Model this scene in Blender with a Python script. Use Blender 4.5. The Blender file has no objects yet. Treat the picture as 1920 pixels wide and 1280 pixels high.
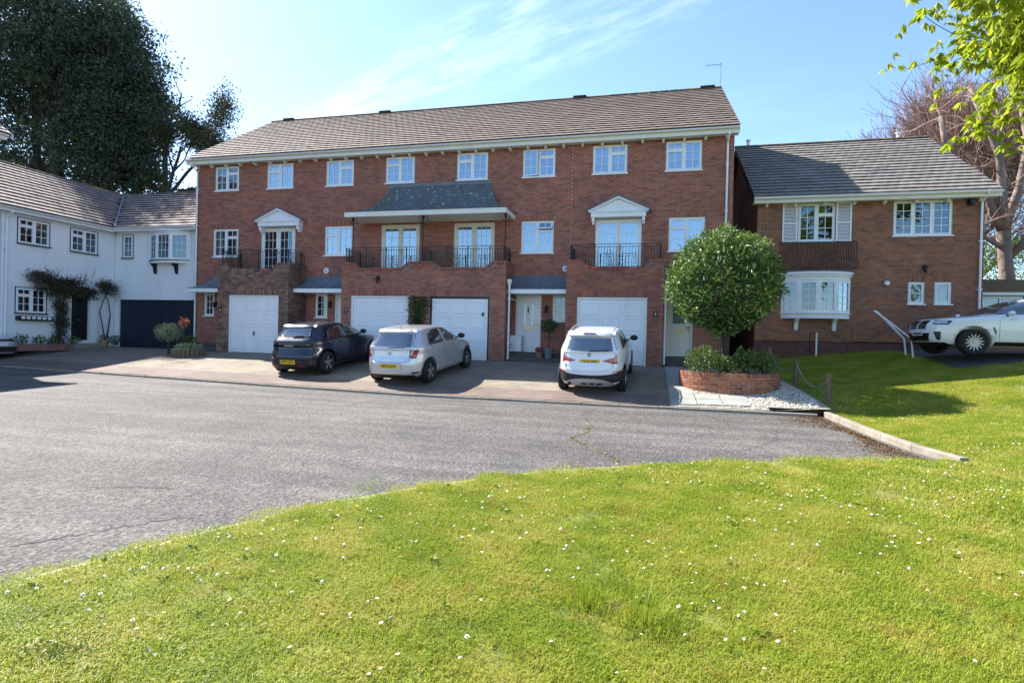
import bpy, bmesh, math, random
import numpy as np
from mathutils import Matrix, Vector
random.seed(7); RNG = np.random.default_rng(7)
SC = bpy.context.scene
COL = SC.collection
R = math.radians
# ------------------------------------------------------------------ camera
F_PX, YAW, PITCH, ROLL = 1052.0, -0.236367, -0.006364, 0.023745
CAMZ = 0.85
cam = bpy.data.cameras.new('camera'); cam.sensor_width = 36; cam.lens = 36 * F_PX / 1920
cam.clip_start = 0.05; cam.clip_end = 3000
camo = bpy.data.objects.new('camera', cam); COL.objects.link(camo)
_f = Vector((math.sin(YAW) * math.cos(PITCH), math.cos(YAW) * math.cos(PITCH), math.sin(PITCH)))
_r = Vector((math.cos(YAW), -math.sin(YAW), 0)); _u = _r.cross(_f)
_r2 = _r * math.cos(ROLL) + _u * math.sin(ROLL); _u2 = -_r * math.sin(ROLL) + _u * math.cos(ROLL)
camo.matrix_world = Matrix(((_r2.x, _u2.x, -_f.x, 0), (_r2.y, _u2.y, -_f.y, 0), (_r2.z, _u2.z, -_f.z, CAMZ), (0, 0, 0, 1)))
SC.camera = camo
# ------------------------------------------------------------------ sun, sky, exposure
SUN_A, SUN_B = 0.98, -0.48            # ground shift of a shadow for each metre of height
SUN_EL = math.atan(1 / math.hypot(SUN_A, SUN_B))
SUN_AZ = math.atan2(-SUN_A, -SUN_B)   # compass angle of the sun, from +Y towards +X
sl = bpy.data.lights.new('sun', 'SUN'); sl.energy = 5.0; sl.angle = R(0.53); sl.color = (1.0, 0.95, 0.87)
so = bpy.data.objects.new('sun', sl); COL.objects.link(so)
so.rotation_euler = Vector((SUN_A, SUN_B, -1)).to_track_quat('-Z', 'Y').to_euler()
so.location = (-20, 10, 30)
w = bpy.data.worlds.new('World'); SC.world = w; w.use_nodes = True
nt = w.node_tree; nt.nodes.clear()
N = nt.nodes.new; L = nt.links.new
out = N('ShaderNodeOutputWorld'); bg = N('ShaderNodeBackground'); bg.inputs['Strength'].default_value = 0.115
sky = N('ShaderNodeTexSky'); sky.sky_type = 'NISHITA'; sky.sun_disc = False
sky.sun_elevation = SUN_EL; sky.sun_rotation = SUN_AZ
sky.air_density = 1.0; sky.dust_density = 0.35; sky.ozone_density = 4.5; sky.altitude = 50
# thin cirrus: two long feathery bands lying across the sky above the terrace, and a faint broken veil
tc = N('ShaderNodeTexCoord')
def ray(px, py): return (_f + _r2 * ((px - 960) / F_PX) + _u2 * ((640 - py) / F_PX)).normalized()
def vmath(op, a, val=None):
    n = N('ShaderNodeVectorMath'); n.operation = op; L(a, n.inputs[0])
    if val is not None: n.inputs[1].default_value = val
    return n
def remap(src, a, b, c, d):
    n = N('ShaderNodeMapRange'); n.interpolation_type = 'SMOOTHSTEP'; L(src, n.inputs['Value'])
    for k, v in zip(('From Min', 'From Max', 'To Min', 'To Max'), (a, b, c, d)): n.inputs[k].default_value = v
    return n.outputs['Result']
def mth(op, a, b):
    n = N('ShaderNodeMath'); n.operation = op
    for i, q in enumerate((a, b)):
        if isinstance(q, (int, float)): n.inputs[i].default_value = q
        else: L(q, n.inputs[i])
    return n.outputs[0]
dirn = vmath('NORMALIZE', tc.outputs['Generated']).outputs['Vector']
veil = None
for (p0, p1, wid, amt) in (((560, 235), (1080, -40), .055, .26), ((560, 260), (1420, -60), .06, .18)):
    r0, r1 = ray(*p0), ray(*p1); nv = r0.cross(r1).normalized(); md = (r0 + r1).normalized(); al = (r1 - r0).normalized()
    off = mth('ABSOLUTE', vmath('DOT_PRODUCT', dirn, nv).outputs['Value'], 0.0)
    band = remap(off, 0.0, wid, 1.0, 0.0); lng = remap(vmath('DOT_PRODUCT', dirn, md).outputs['Value'], .86, .985, 0.0, 1.0)
    cb = N('ShaderNodeCombineXYZ'); L(mth('MULTIPLY', vmath('DOT_PRODUCT', dirn, al).outputs['Value'], 5.0), cb.inputs['X']); L(mth('MULTIPLY', vmath('DOT_PRODUCT', dirn, nv).outputs['Value'], 26.0), cb.inputs['Y']); cb.inputs['Z'].default_value = wid * 50
    nz = N('ShaderNodeTexNoise'); nz.inputs['Scale'].default_value = 1.6; nz.inputs['Detail'].default_value = 8; nz.inputs['Roughness'].default_value = .65; L(cb.outputs['Vector'], nz.inputs['Vector'])
    v = mth('MULTIPLY', mth('MULTIPLY', band, lng), mth('MULTIPLY', remap(nz.outputs['Fac'], .36, .72, 0.0, 1.0), amt)); veil = v if veil is None else mth('ADD', veil, v)
mp = N('ShaderNodeMapping'); mp.inputs['Rotation'].default_value = (0, R(32), R(15)); mp.inputs['Scale'].default_value = (0.8, 3.0, 7.5); L(dirn, mp.inputs['Vector'])
n2 = N('ShaderNodeTexNoise'); n2.inputs['Scale'].default_value = 1.4; n2.inputs['Detail'].default_value = 7; n2.inputs['Roughness'].default_value = .6; L(mp.outputs['Vector'], n2.inputs['Vector'])
veil = mth('MINIMUM', mth('ADD', veil, remap(n2.outputs['Fac'], .55, .85, 0.0, .12)), .8)
mx = N('ShaderNodeMixRGB'); mx.inputs['Color2'].default_value = (6.6, 7.2, 7.9, 1)
L(veil, mx.inputs['Fac']); L(sky.outputs['Color'], mx.inputs['Color1']); L(mx.outputs['Color'], bg.inputs['Color'])
L(bg.outputs['Background'], out.inputs['Surface'])
SC.view_settings.view_transform = 'Standard'; SC.view_settings.look = 'None'
SC.view_settings.exposure = 1.5; SC.view_settings.gamma = 1.0; SC.view_settings.use_curve_mapping = False
SC.cycles.max_bounces = 8; SC.cycles.transparent_max_bounces = 12

# ------------------------------------------------------------------ helpers: materials
def _nt(name):
    m = bpy.data.materials.new(name); m.use_nodes = True
    t = m.node_tree; return m, t, t.nodes['Principled BSDF']
def mat(name, col, rough=0.6, var=0.12, scale=6.0, bump=0.0, bscale=60.0, metal=0.0, spec=0.4, ramp=None, coat=0.0,
        stain=None, trans=0.0, stretch=(1, 1, 1), detail=5):
    """procedural material: base colour (or a ramp over the per-face 'tone'), world-space noise, optional stains and fine relief"""
    m, t, b = _nt(name); N = t.nodes.new; L = t.links.new
    g = N('ShaderNodeNewGeometry'); mp = N('ShaderNodeMapping'); mp.inputs['Scale'].default_value = stretch
    L(g.outputs['Position'], mp.inputs['Vector'])
    nz = N('ShaderNodeTexNoise'); nz.inputs['Scale'].default_value = scale; nz.inputs['Detail'].default_value = detail
    L(mp.outputs['Vector'], nz.inputs['Vector'])
    mr = N('ShaderNodeMapRange'); mr.inputs['From Min'].default_value = 0.25; mr.inputs['From Max'].default_value = 0.75
    mr.inputs['To Min'].default_value = 1 - var; mr.inputs['To Max'].default_value = 1 + var
    L(nz.outputs['Fac'], mr.inputs['Value'])
    mul = N('ShaderNodeMixRGB'); mul.blend_type = 'MULTIPLY'; mul.inputs['Fac'].default_value = 1
    if ramp:
        at = N('ShaderNodeAttribute'); at.attribute_name = 'tone'
        cr = N('ShaderNodeValToRGB'); e = cr.color_ramp.elements
        while len(e) > 1: e.remove(e[-1])
        for i, (p, c) in enumerate(ramp):
            q = e[0] if i == 0 else e.new(p)
            q.position = p; q.color = (*c, 1)
        L(at.outputs['Fac'], cr.inputs['Fac']); L(cr.outputs['Color'], mul.inputs['Color1'])
    else:
        mul.inputs['Color1'].default_value = (*col, 1)
    L(mr.outputs['Result'], mul.inputs['Color2'])
    last = mul.outputs['Color']
    for st in (stain or []):
        c, sc, lo, hi, amt = st[:5]
        n2 = N('ShaderNodeTexNoise'); n2.inputs['Scale'].default_value = sc; n2.inputs['Detail'].default_value = 6; n2.inputs['Roughness'].default_value = 0.6
        if len(st) > 5:
            m2 = N('ShaderNodeMapping'); m2.inputs['Scale'].default_value = st[5]; m2.inputs['Location'].default_value = (sc, 3 * sc, 7)
            L(g.outputs['Position'], m2.inputs['Vector']); L(m2.outputs['Vector'], n2.inputs['Vector'])
        else: L(g.outputs['Position'], n2.inputs['Vector'])
        r2 = N('ShaderNodeMapRange'); r2.inputs['From Min'].default_value = lo; r2.inputs['From Max'].default_value = hi
        r2.inputs['To Max'].default_value = amt; L(n2.outputs['Fac'], r2.inputs['Value'])
        mm = N('ShaderNodeMixRGB'); mm.inputs['Color2'].default_value = (*c, 1)
        L(r2.outputs['Result'], mm.inputs['Fac']); L(last, mm.inputs['Color1']); last = mm.outputs['Color']
    L(last, b.inputs['Base Color'])
    b.inputs['Roughness'].default_value = rough; b.inputs['Metallic'].default_value = metal
    b.inputs['Specular IOR Level'].default_value = spec
    if coat: b.inputs['Coat Weight'].default_value = coat; b.inputs['Coat Roughness'].default_value = 0.03
    if bump:
        nb = N('ShaderNodeTexNoise'); nb.inputs['Scale'].default_value = bscale; nb.inputs['Detail'].default_value = 4
        L(g.outputs['Position'], nb.inputs['Vector'])
        bp = N('ShaderNodeBump'); bp.inputs['Strength'].default_value = bump; bp.inputs['Distance'].default_value = 0.02
        L(nb.outputs['Fac'], bp.inputs['Height']); L(bp.outputs['Normal'], b.inputs['Normal'])
    if trans:
        tr = N('ShaderNodeBsdfTranslucent'); mxs = N('ShaderNodeMixShader'); mxs.inputs['Fac'].default_value = trans
        L(last, tr.inputs['Color']); o = t.nodes['Material Output']
        L(b.outputs['BSDF'], mxs.inputs[1]); L(tr.outputs['BSDF'], mxs.inputs[2]); L(mxs.outputs['Shader'], o.inputs['Surface'])
    return m
def glass_mat(name, tint, refl, rough=0.02):
    """thin window glass: part mirror, part see-through"""
    m, t, b = _nt(name); N = t.nodes.new; L = t.links.new
    t.nodes.remove(b)
    tr = N('ShaderNodeBsdfTransparent'); tr.inputs['Color'].default_value = (*tint, 1)
    gl = N('ShaderNodeBsdfGlossy'); gl.inputs['Roughness'].default_value = rough; gl.inputs['Color'].default_value = (0.70, 0.86, 1, 1)
    fr = N('ShaderNodeLayerWeight'); fr.inputs['Blend'].default_value = 0.25
    mr = N('ShaderNodeMapRange'); mr.inputs['To Min'].default_value = refl; mr.inputs['To Max'].default_value = 0.95
    g = N('ShaderNodeNewGeometry'); nz = N('ShaderNodeTexNoise'); nz.inputs['Scale'].default_value = 0.8; nz.inputs['Detail'].default_value = 0; bp = N('ShaderNodeBump')
    bp.inputs['Strength'].default_value = 0.05; bp.inputs['Distance'].default_value = 0.004
    L(g.outputs['Position'], nz.inputs['Vector']); L(nz.outputs['Fac'], bp.inputs['Height']); 
    mx = N('ShaderNodeMixShader'); L(fr.outputs['Fresnel'], mr.inputs['Value']); L(mr.outputs['Result'], mx.inputs['Fac'])
    L(tr.outputs['BSDF'], mx.inputs[1]); L(gl.outputs['BSDF'], mx.inputs[2]); L(mx.outputs['Shader'], t.nodes['Material Output'].inputs['Surface'])
    return m

BR_T = [(0.0, (0.19, 0.082, 0.064)), (0.15, (0.245, 0.092, 0.066)), (0.4, (0.315, 0.108, 0.072)), (0.7, (0.365, 0.125, 0.08)), (0.9, (0.39, 0.145, 0.094)), (1.0, (0.33, 0.15, 0.105))]
BR_R = [(0.0, (0.155, 0.075, 0.05)), (0.15, (0.205, 0.086, 0.053)), (0.45, (0.27, 0.1, 0.056)), (0.75, (0.315, 0.115, 0.062)), (1.0, (0.315, 0.145, 0.08))]
BR_P = [(0.0, (0.13, 0.06, 0.04)), (0.3, (0.27, 0.095, 0.055)), (0.7, (0.36, 0.12, 0.06)), (1.0, (0.38, 0.17, 0.09))]
TL_T = [(0.0, (0.1995, 0.153, 0.1247)), (0.4, (0.2232, 0.171, 0.1393)), (0.8, (0.2422, 0.1863, 0.1531)), (1.0, (0.266, 0.207, 0.1677))]
MT = {}
MT['brick'] = mat('brick_red', None, 0.85, 0.16, 2.2, 0.25, 90, ramp=BR_T, stain=[((0.10, 0.075, 0.06), 0.55, 0.52, 0.75, 0.45)])
MT['brick_dirty'] = mat('brick_weathered', None, 0.88, 0.2, 2.5, 0.25, 90, ramp=[(0.0, (0.10, 0.065, 0.056)), (0.3, (0.2, 0.105, 0.083)), (0.7, (0.28, 0.145, 0.107)), (1.0, (0.31, 0.2, 0.14))],
    stain=[((0.05, 0.042, 0.038), 1.1, 0.47, 0.68, 0.75)])
MT['brick_right'] = mat('brick_orange', None, 0.85, 0.16, 2.0, 0.25, 90, ramp=BR_R, stain=[((0.10, 0.08, 0.05), 0.6, 0.5, 0.75, 0.5)])
MT['brick_planter'] = mat('brick_planter', None, 0.85, 0.18, 5, 0.3, 90, ramp=BR_P, stain=[((0.33, 0.28, 0.22), 3.0, 0.58, 0.75, 0.6), ((0.06, 0.06, 0.035), 2.0, 0.55, 0.75, 0.6)])
MT['mortar'] = mat('mortar', (0.52, 0.43, 0.36), 0.9, 0.15, 3.0, 0.2, 120, stain=[((0.14, 0.11, 0.09), 0.6, 0.5, 0.75, 0.5)])
MT['mortar_dirty'] = mat('mortar_dirty', (0.25, 0.2, 0.165), 0.9, 0.2, 3.0, 0.2, 120)
MT['upvc'] = mat('white_upvc', (0.80, 0.81, 0.82), 0.35, 0.05, 2.2, spec=0.5, stain=[((0.55, 0.54, 0.50), 1.1, 0.55, 0.85, 0.35, (2.5, 2.5, .7))])
MT['cream'] = mat('cream_paint', (0.74, 0.71, 0.62), 0.5, 0.06, 3, stain=[((0.45, 0.42, 0.33), 3, 0.6, 0.8, 0.4, (1, 1, 4))])
MT['render'] = mat('white_render', (0.78, 0.79, 0.80), 0.85, 0.04, 1.2, 0.12, 60, stain=[((0.5, 0.5, 0.47), 0.9, 0.56, 0.8, 0.4, (2, 2, 0.5))])
MT['navy'] = mat('navy_paint', (0.014, 0.019, 0.038), 0.45, 0.1, 2)
MT['blackpaint'] = mat('black_paint', (0.012, 0.013, 0.016), 0.4, 0.1, 2)
MT['iron'] = mat('black_iron', (0.012, 0.012, 0.014), 0.5, 0.2, 20, metal=0.0)
MT['lead'] = mat('lead_sheet', (0.15, 0.18, 0.215), 0.55, 0.15, 2.5, 0.1, 20, metal=0.15, stain=[((0.19, 0.21, 0.20), 5, 0.55, 0.7, 0.5)])
MT['lead_old'] = mat('lead_lichen', (0.105, 0.125, 0.135), 0.6, 0.2, 3, 0.2, 25, metal=0.1, stain=[((0.085, 0.10, 0.065), 1.5, 0.45, 0.65, 0.8), ((0.42, 0.43, 0.39), 7, 0.58, 0.66, 0.8)])
MT['tile'] = mat('concrete_tile', None, 0.85, 0.14, 3, 0.3, 60, ramp=TL_T, stain=[((0.30, 0.28, 0.245), 7, 0.66, 0.76, 0.4), ((0.13, 0.11, 0.088), 0.8, 0.50, 0.75, 0.5)])
MT['tile_moss'] = mat('concrete_tile_moss', None, 0.85, 0.2, 3, 0.3, 60, ramp=[(0, (0.18, 0.145, 0.122)), (0.5, (0.215, 0.174, 0.148)), (1, (0.25, 0.203, 0.175))], stain=[((0.42, 0.41, 0.37), 8, 0.63, 0.70, 0.7), ((0.10, 0.095, 0.06), 2, 0.55, 0.75, 0.5)])
MT['tile_grey'] = mat('concrete_tile_grey', None, 0.85, 0.16, 3, 0.3, 60, ramp=[(0, (0.185, 0.165, 0.147)), (0.5, (0.215, 0.19, 0.17)), (1, (0.245, 0.218, 0.196))], stain=[((0.36, 0.36, 0.33), 8, 0.62, 0.70, 0.6), ((0.10, 0.10, 0.08), 1.5, 0.5, 0.75, 0.5)])
MT['ridge'] = mat('ridge_tile', None, 0.85, 0.15, 4, ramp=[(0, (0.10, 0.08, 0.06)), (0.6, (0.17, 0.12, 0.08)), (1, (0.30, 0.19, 0.07))])
MT['underlay'] = mat('roof_underlay', (0.03, 0.028, 0.027), 0.9)
MT['glass'] = glass_mat('window_glass', (0.85, 0.9, 0.9), 0.30)
MT['glass_dark'] = glass_mat('window_glass_clear', (0.8, 0.84, 0.84), 0.09)
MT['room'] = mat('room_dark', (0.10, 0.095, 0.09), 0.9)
MT['curtain'] = mat('net_curtain', (0.62, 0.65, 0.68), 0.9, 0.08, 3)
MT['blind'] = mat('cream_blind', (0.55, 0.52, 0.44), 0.9, 0.08, 3)
MT['brass'] = mat('brass', (0.55, 0.38, 0.08), 0.3, 0.1, 5, metal=0.9)
MT['steel'] = mat('steel', (0.45, 0.46, 0.48), 0.35, 0.1, 8, metal=0.9)
MT['plasticwhite'] = mat('white_plastic', (0.76, 0.77, 0.78), 0.4, 0.04, 3)
MT['concrete'] = mat('kerb_concrete', (0.27, 0.235, 0.19), 0.9, 0.2, 5, 0.4, 80, stain=[((0.16, 0.14, 0.10), 3, 0.5, 0.7, 0.6)])
MT['soil'] = mat('soil', (0.055, 0.042, 0.03), 0.95, 0.35, 12, 0.6, 40)
MT['wood'] = mat('old_wood', (0.15, 0.11, 0.075), 0.85, 0.25, 6, 0.3, 40, stretch=(6, 6, 1))
MT['darkwood'] = mat('dark_timber', (0.022, 0.018, 0.015), 0.85, 0.25, 8, 0.3, 40)
MT['rope'] = mat('chain_grey', (0.30, 0.29, 0.27), 0.6, 0.2, 30)
MT['terracotta'] = mat('terracotta', (0.33, 0.17, 0.10), 0.85, 0.15, 8)
MT['greenpot'] = mat('glazed_pot', (0.14, 0.2, 0.19), 0.35, 0.15, 4)

# ------------------------------------------------------------------ helpers: meshes
def woff(o):
    v = Vector((0, 0, 0))
    while o is not None:
        v += o.location; o = o.parent
    return v
def link(name, me, parent=None):
    o = bpy.data.objects.new(name, me); COL.objects.link(o)
    if parent is not None: o.parent = parent
    return o
def tag(o, label=None, cat=None, group=None, kind=None):
    if label: o['label'] = label
    if cat: o['category'] = cat
    if group: o['group'] = group
    if kind: o['kind'] = kind
    return o
def thing(name, loc, label, cat, group=None, rot=(0, 0, 0)):
    o = bpy.data.objects.new(name, None); COL.objects.link(o); o.empty_display_size = 0.2
    o.location = loc; o.rotation_euler = rot
    return tag(o, label, cat, group)
def np_mesh(name, V, Fc, mats, tone=None, smooth=False, mi=None):
    """fast mesh from arrays; every face has the same corner count"""
    V = np.asarray(V, dtype=np.float32).reshape(-1, 3); Fc = np.asarray(Fc, dtype=np.int32)
    k = Fc.shape[1]; me = bpy.data.meshes.new(name)
    me.vertices.add(len(V)); me.vertices.foreach_set('co', V.ravel())
    me.loops.add(Fc.size); me.loops.foreach_set('vertex_index', Fc.ravel())
    me.polygons.add(len(Fc)); me.polygons.foreach_set('loop_start', np.arange(0, Fc.size, k, dtype=np.int32))
    me.polygons.foreach_set('loop_total', np.full(len(Fc), k, dtype=np.int32))
    if mi is not None: me.polygons.foreach_set('material_index', np.asarray(mi, dtype=np.int32))
    me.polygons.foreach_set('use_smooth', np.full(len(Fc), bool(smooth)))
    me.update(calc_edges=True)
    for m in (mats if isinstance(mats, (list, tuple)) else [mats]): me.materials.append(m)
    if tone is not None:
        a = me.attributes.new('tone', 'FLOAT', 'FACE'); a.data.foreach_set('value', np.asarray(tone, dtype=np.float32))
    return me
class MB:
    """collects simple solids; T maps (u, depth, z) of a wall frame, or plain xyz, to the world"""
    def __init__(s, T=None): s.v = []; s.f = []; s.m = []; s.t = []; s.T = T
    def add(s, pts, faces, m=0, tone=0.5):
        b = len(s.v)
        for p in pts: s.v.append(tuple(s.T @ Vector(p)) if s.T is not None else tuple(p))
        for f in faces: s.f.append(tuple(b + i for i in f)); s.m.append(m); s.t.append(tone)
    def box(s, x0, x1, y0, y1, z0, z1, m=0, tone=0.5):
        s.add([(x0, y0, z0), (x1, y0, z0), (x1, y1, z0), (x0, y1, z0), (x0, y0, z1), (x1, y0, z1), (x1, y1, z1), (x0, y1, z1)],
              [(0, 3, 2, 1), (4, 5, 6, 7), (0, 1, 5, 4), (1, 2, 6, 5), (2, 3, 7, 6), (3, 0, 4, 7)], m, tone); return s
    def quad(s, a, b, c, d, m=0, tone=0.5): s.add([a, b, c, d], [(0, 1, 2, 3)], m, tone); return s
    def tube(s, pts, r, n=8, m=0, cap=True, flat=None):
        pts = [Vector(p) for p in pts]; rs = r if isinstance(r, (list, tuple)) else [r] * len(pts)
        ring = []; up = Vector((0, 0, 1)); prev = None
        for i, p in enumerate(pts):
            d = (pts[min(i + 1, len(pts) - 1)] - pts[max(i - 1, 0)])
            d = d.normalized() if d.length > 1e-9 else Vector((0, 0, 1))
            a = (prev - d * prev.dot(d)) if prev is not None else d.cross(up)
            if a.length < 1e-4: a = d.cross(Vector((1, 0, 0)))
            a.normalize(); prev = a; b = d.cross(a)
            ring.append([p + (a * math.cos(2 * math.pi * k / n) + b * math.sin(2 * math.pi * k / n)) * rs[i] for k in range(n)])
        P = [q for g in ring for q in g]; Fc = []
        for i in range(len(pts) - 1):
            for k in range(n):
                k2 = (k + 1) % n; Fc.append((i * n + k, i * n + k2, (i + 1) * n + k2, (i + 1) * n + k))
        if cap: Fc.append(tuple(range(n))[::-1]); Fc.append(tuple((len(pts) - 1) * n + k for k in range(n)))
        s.add(P, Fc, m); return s
    def lathe(s, prof, c=(0, 0, 0), n=20, m=0, axis='z'):
        P = []; Fc = []
        for (r, z) in prof:
            for k in range(n):
                a = 2 * math.pi * k / n
                q = (r * math.cos(a), r * math.sin(a), z)
                if axis == 'x': q = (q[2], q[0], q[1])
                if axis == 'y': q = (q[0], q[2], q[1])
                P.append((c[0] + q[0], c[1] + q[1], c[2] + q[2]))
        for i in range(len(prof) - 1):
            for k in range(n):
                k2 = (k + 1) % n; Fc.append((i * n + k, i * n + k2, (i + 1) * n + k2, (i + 1) * n + k))
        s.add(P, Fc, m); return s
    def prism(s, poly, d0, d1, m=0):
        """polygon in (u, z), from depth d0 to d1"""
        n = len(poly); P = [(u, d0, z) for u, z in poly] + [(u, d1, z) for u, z in poly]
        Fc = [tuple(range(n)), tuple(range(2 * n - 1, n - 1, -1))] + [(i, n + i, n + (i + 1) % n, (i + 1) % n) for i in range(n)]
        s.add(P, Fc, m); return s
    def build(s, name, mats, parent=None, smooth=False, local=False):
        off = woff(parent) if (parent is not None and not local) else Vector((0, 0, 0))
        me = bpy.data.meshes.new(name)
        me.from_pydata([(a - off.x, b - off.y, c - off.z) for a, b, c in s.v], [], s.f)
        for mm in (mats if isinstance(mats, (list, tuple)) else [mats]): me.materials.append(MT[mm] if isinstance(mm, str) else mm)
        if len(set(s.m)) > 1: me.polygons.foreach_set('material_index', s.m)
        a = me.attributes.new('tone', 'FLOAT', 'FACE'); a.data.foreach_set('value', s.t)
        if smooth: me.polygons.foreach_set('use_smooth', [True] * len(s.f))
        me.update()
        return link(name, me, parent)
def frame(o, u):
    """wall frame: u runs to the viewer's right, depth goes into the wall"""
    o = Vector(o); u = Vector(u).normalized(); z = Vector((0, 0, 1)); d = z.cross(u)
    return Matrix(((u.x, d.x, 0, o.x), (u.y, d.y, 0, o.y), (0, 0, 1, o.z), (0, 0, 0, 1)))
TMP = bpy.data.scenes.new('workbench')
def eval_mesh(o, others=()):
    """evaluated mesh of o, worked out in an otherwise empty scene so that it stays quick"""
    for q in (o, *others):
        for cl in list(q.users_collection): cl.objects.unlink(q)
        TMP.collection.objects.link(q)
    with bpy.context.temp_override(scene=TMP, view_layer=TMP.view_layers[0]):
        dg = bpy.context.evaluated_depsgraph_get(); dg.update(); me = bpy.data.meshes.new_from_object(o.evaluated_get(dg))
    for q in (o, *others): TMP.collection.objects.unlink(q)
    return me
def text_mesh(txt, size, mname):
    cu = bpy.data.curves.new('t', 'FONT'); cu.body = txt; cu.size = size; cu.extrude = 0.001; cu.align_x = 'CENTER'; cu.align_y = 'CENTER'; cu.resolution_u = 2; cu.offset = size * .018
    o = bpy.data.objects.new('t', cu); me = eval_mesh(o); bpy.data.objects.remove(o); bpy.data.curves.remove(cu)
    me.materials.clear(); me.materials.append(MT[mname]); return me
# ================================================================== THE SETTING
def kz(X): return np.interp(X, [-26, -19.6, -10.6, -6, 4], [-0.47, -0.53, -0.644, -0.69, -0.69])
def ky(X): return np.interp(X, [-26, -19.6, -10.6, -6, 4], [15.0, 14.5, 14.0, 13.75, 13.7])
def sstep(x): x = np.clip(x, 0, 1); return x * x * (3 - 2 * x)
def drive_z(X, Y):
    k = kz(X); return k * (1 - np.clip((Y - ky(X)) / (19.5 - ky(X)), 0, 1))
def road_z(X, Y):
    b = kz(X) - 0.055; f = np.clip((ky(X) - Y) / 5, 0, 1); return b + (-0.80 - b) * f
def lawn_z(X, Y):
    X = np.asarray(X, float); Y = np.asarray(Y, float)
    gx = np.clip(X - 4.0, 0, 6); gx = gx * gx / (gx + 0.6)
    z = -0.735 + 0.13 * gx * (0.55 + 0.45 * sstep((Y - 4) / 9)) + 0.125 * np.clip(Y - 13.4, 0, None)
    z = z + 0.015 * np.sin(X * 1.3 + 0.6) * np.cos(Y * 1.1) + 0.006 * np.sin(X * 2.3 + Y * 1.7)
    return np.where(z > 0.45, 0.45 + 0.42 * np.tanh((z - 0.45) / 0.42), z)
def grid_obj(name, P, mats, kind='structure', uv=False):
    """P: array (n, m, 3) of points -> one sheet"""
    n, m = P.shape[:2]; i = np.arange(n - 1)[:, None] * m + np.arange(m - 1)[None, :]
    Fc = np.stack([i, i + 1, i + m + 1, i + m], -1).reshape(-1, 4)
    me = np_mesh(name, P.reshape(-1, 3), Fc, mats, smooth=True)
    o = link(name, me); o['kind'] = kind; return o
# base terrain out to the horizon
MT['ground'] = mat('rough_ground', (0.06, 0.075, 0.03), 0.95, 0.3, 0.8, 0.3, 20)
xs = np.concatenate([np.linspace(-420, -45, 12), np.linspace(-40, 30, 71), np.linspace(40, 420, 12)])
ys = np.concatenate([np.linspace(-420, -30, 12), np.linspace(-25, 45, 71), np.linspace(55, 600, 14)])
gx, gy = np.meshgrid(xs, ys, indexing='ij')
gz = -1.05 + sstep((gy - 16) / 4) * 1.0 + 0.55 * sstep((gx - 3) / 2) * sstep((gy - 20) / 3)
gz = gz + sstep((gy - 40) / 120) * 9
grid_obj('ground', np.stack([gx, gy, gz], -1), MT['ground'])
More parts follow.
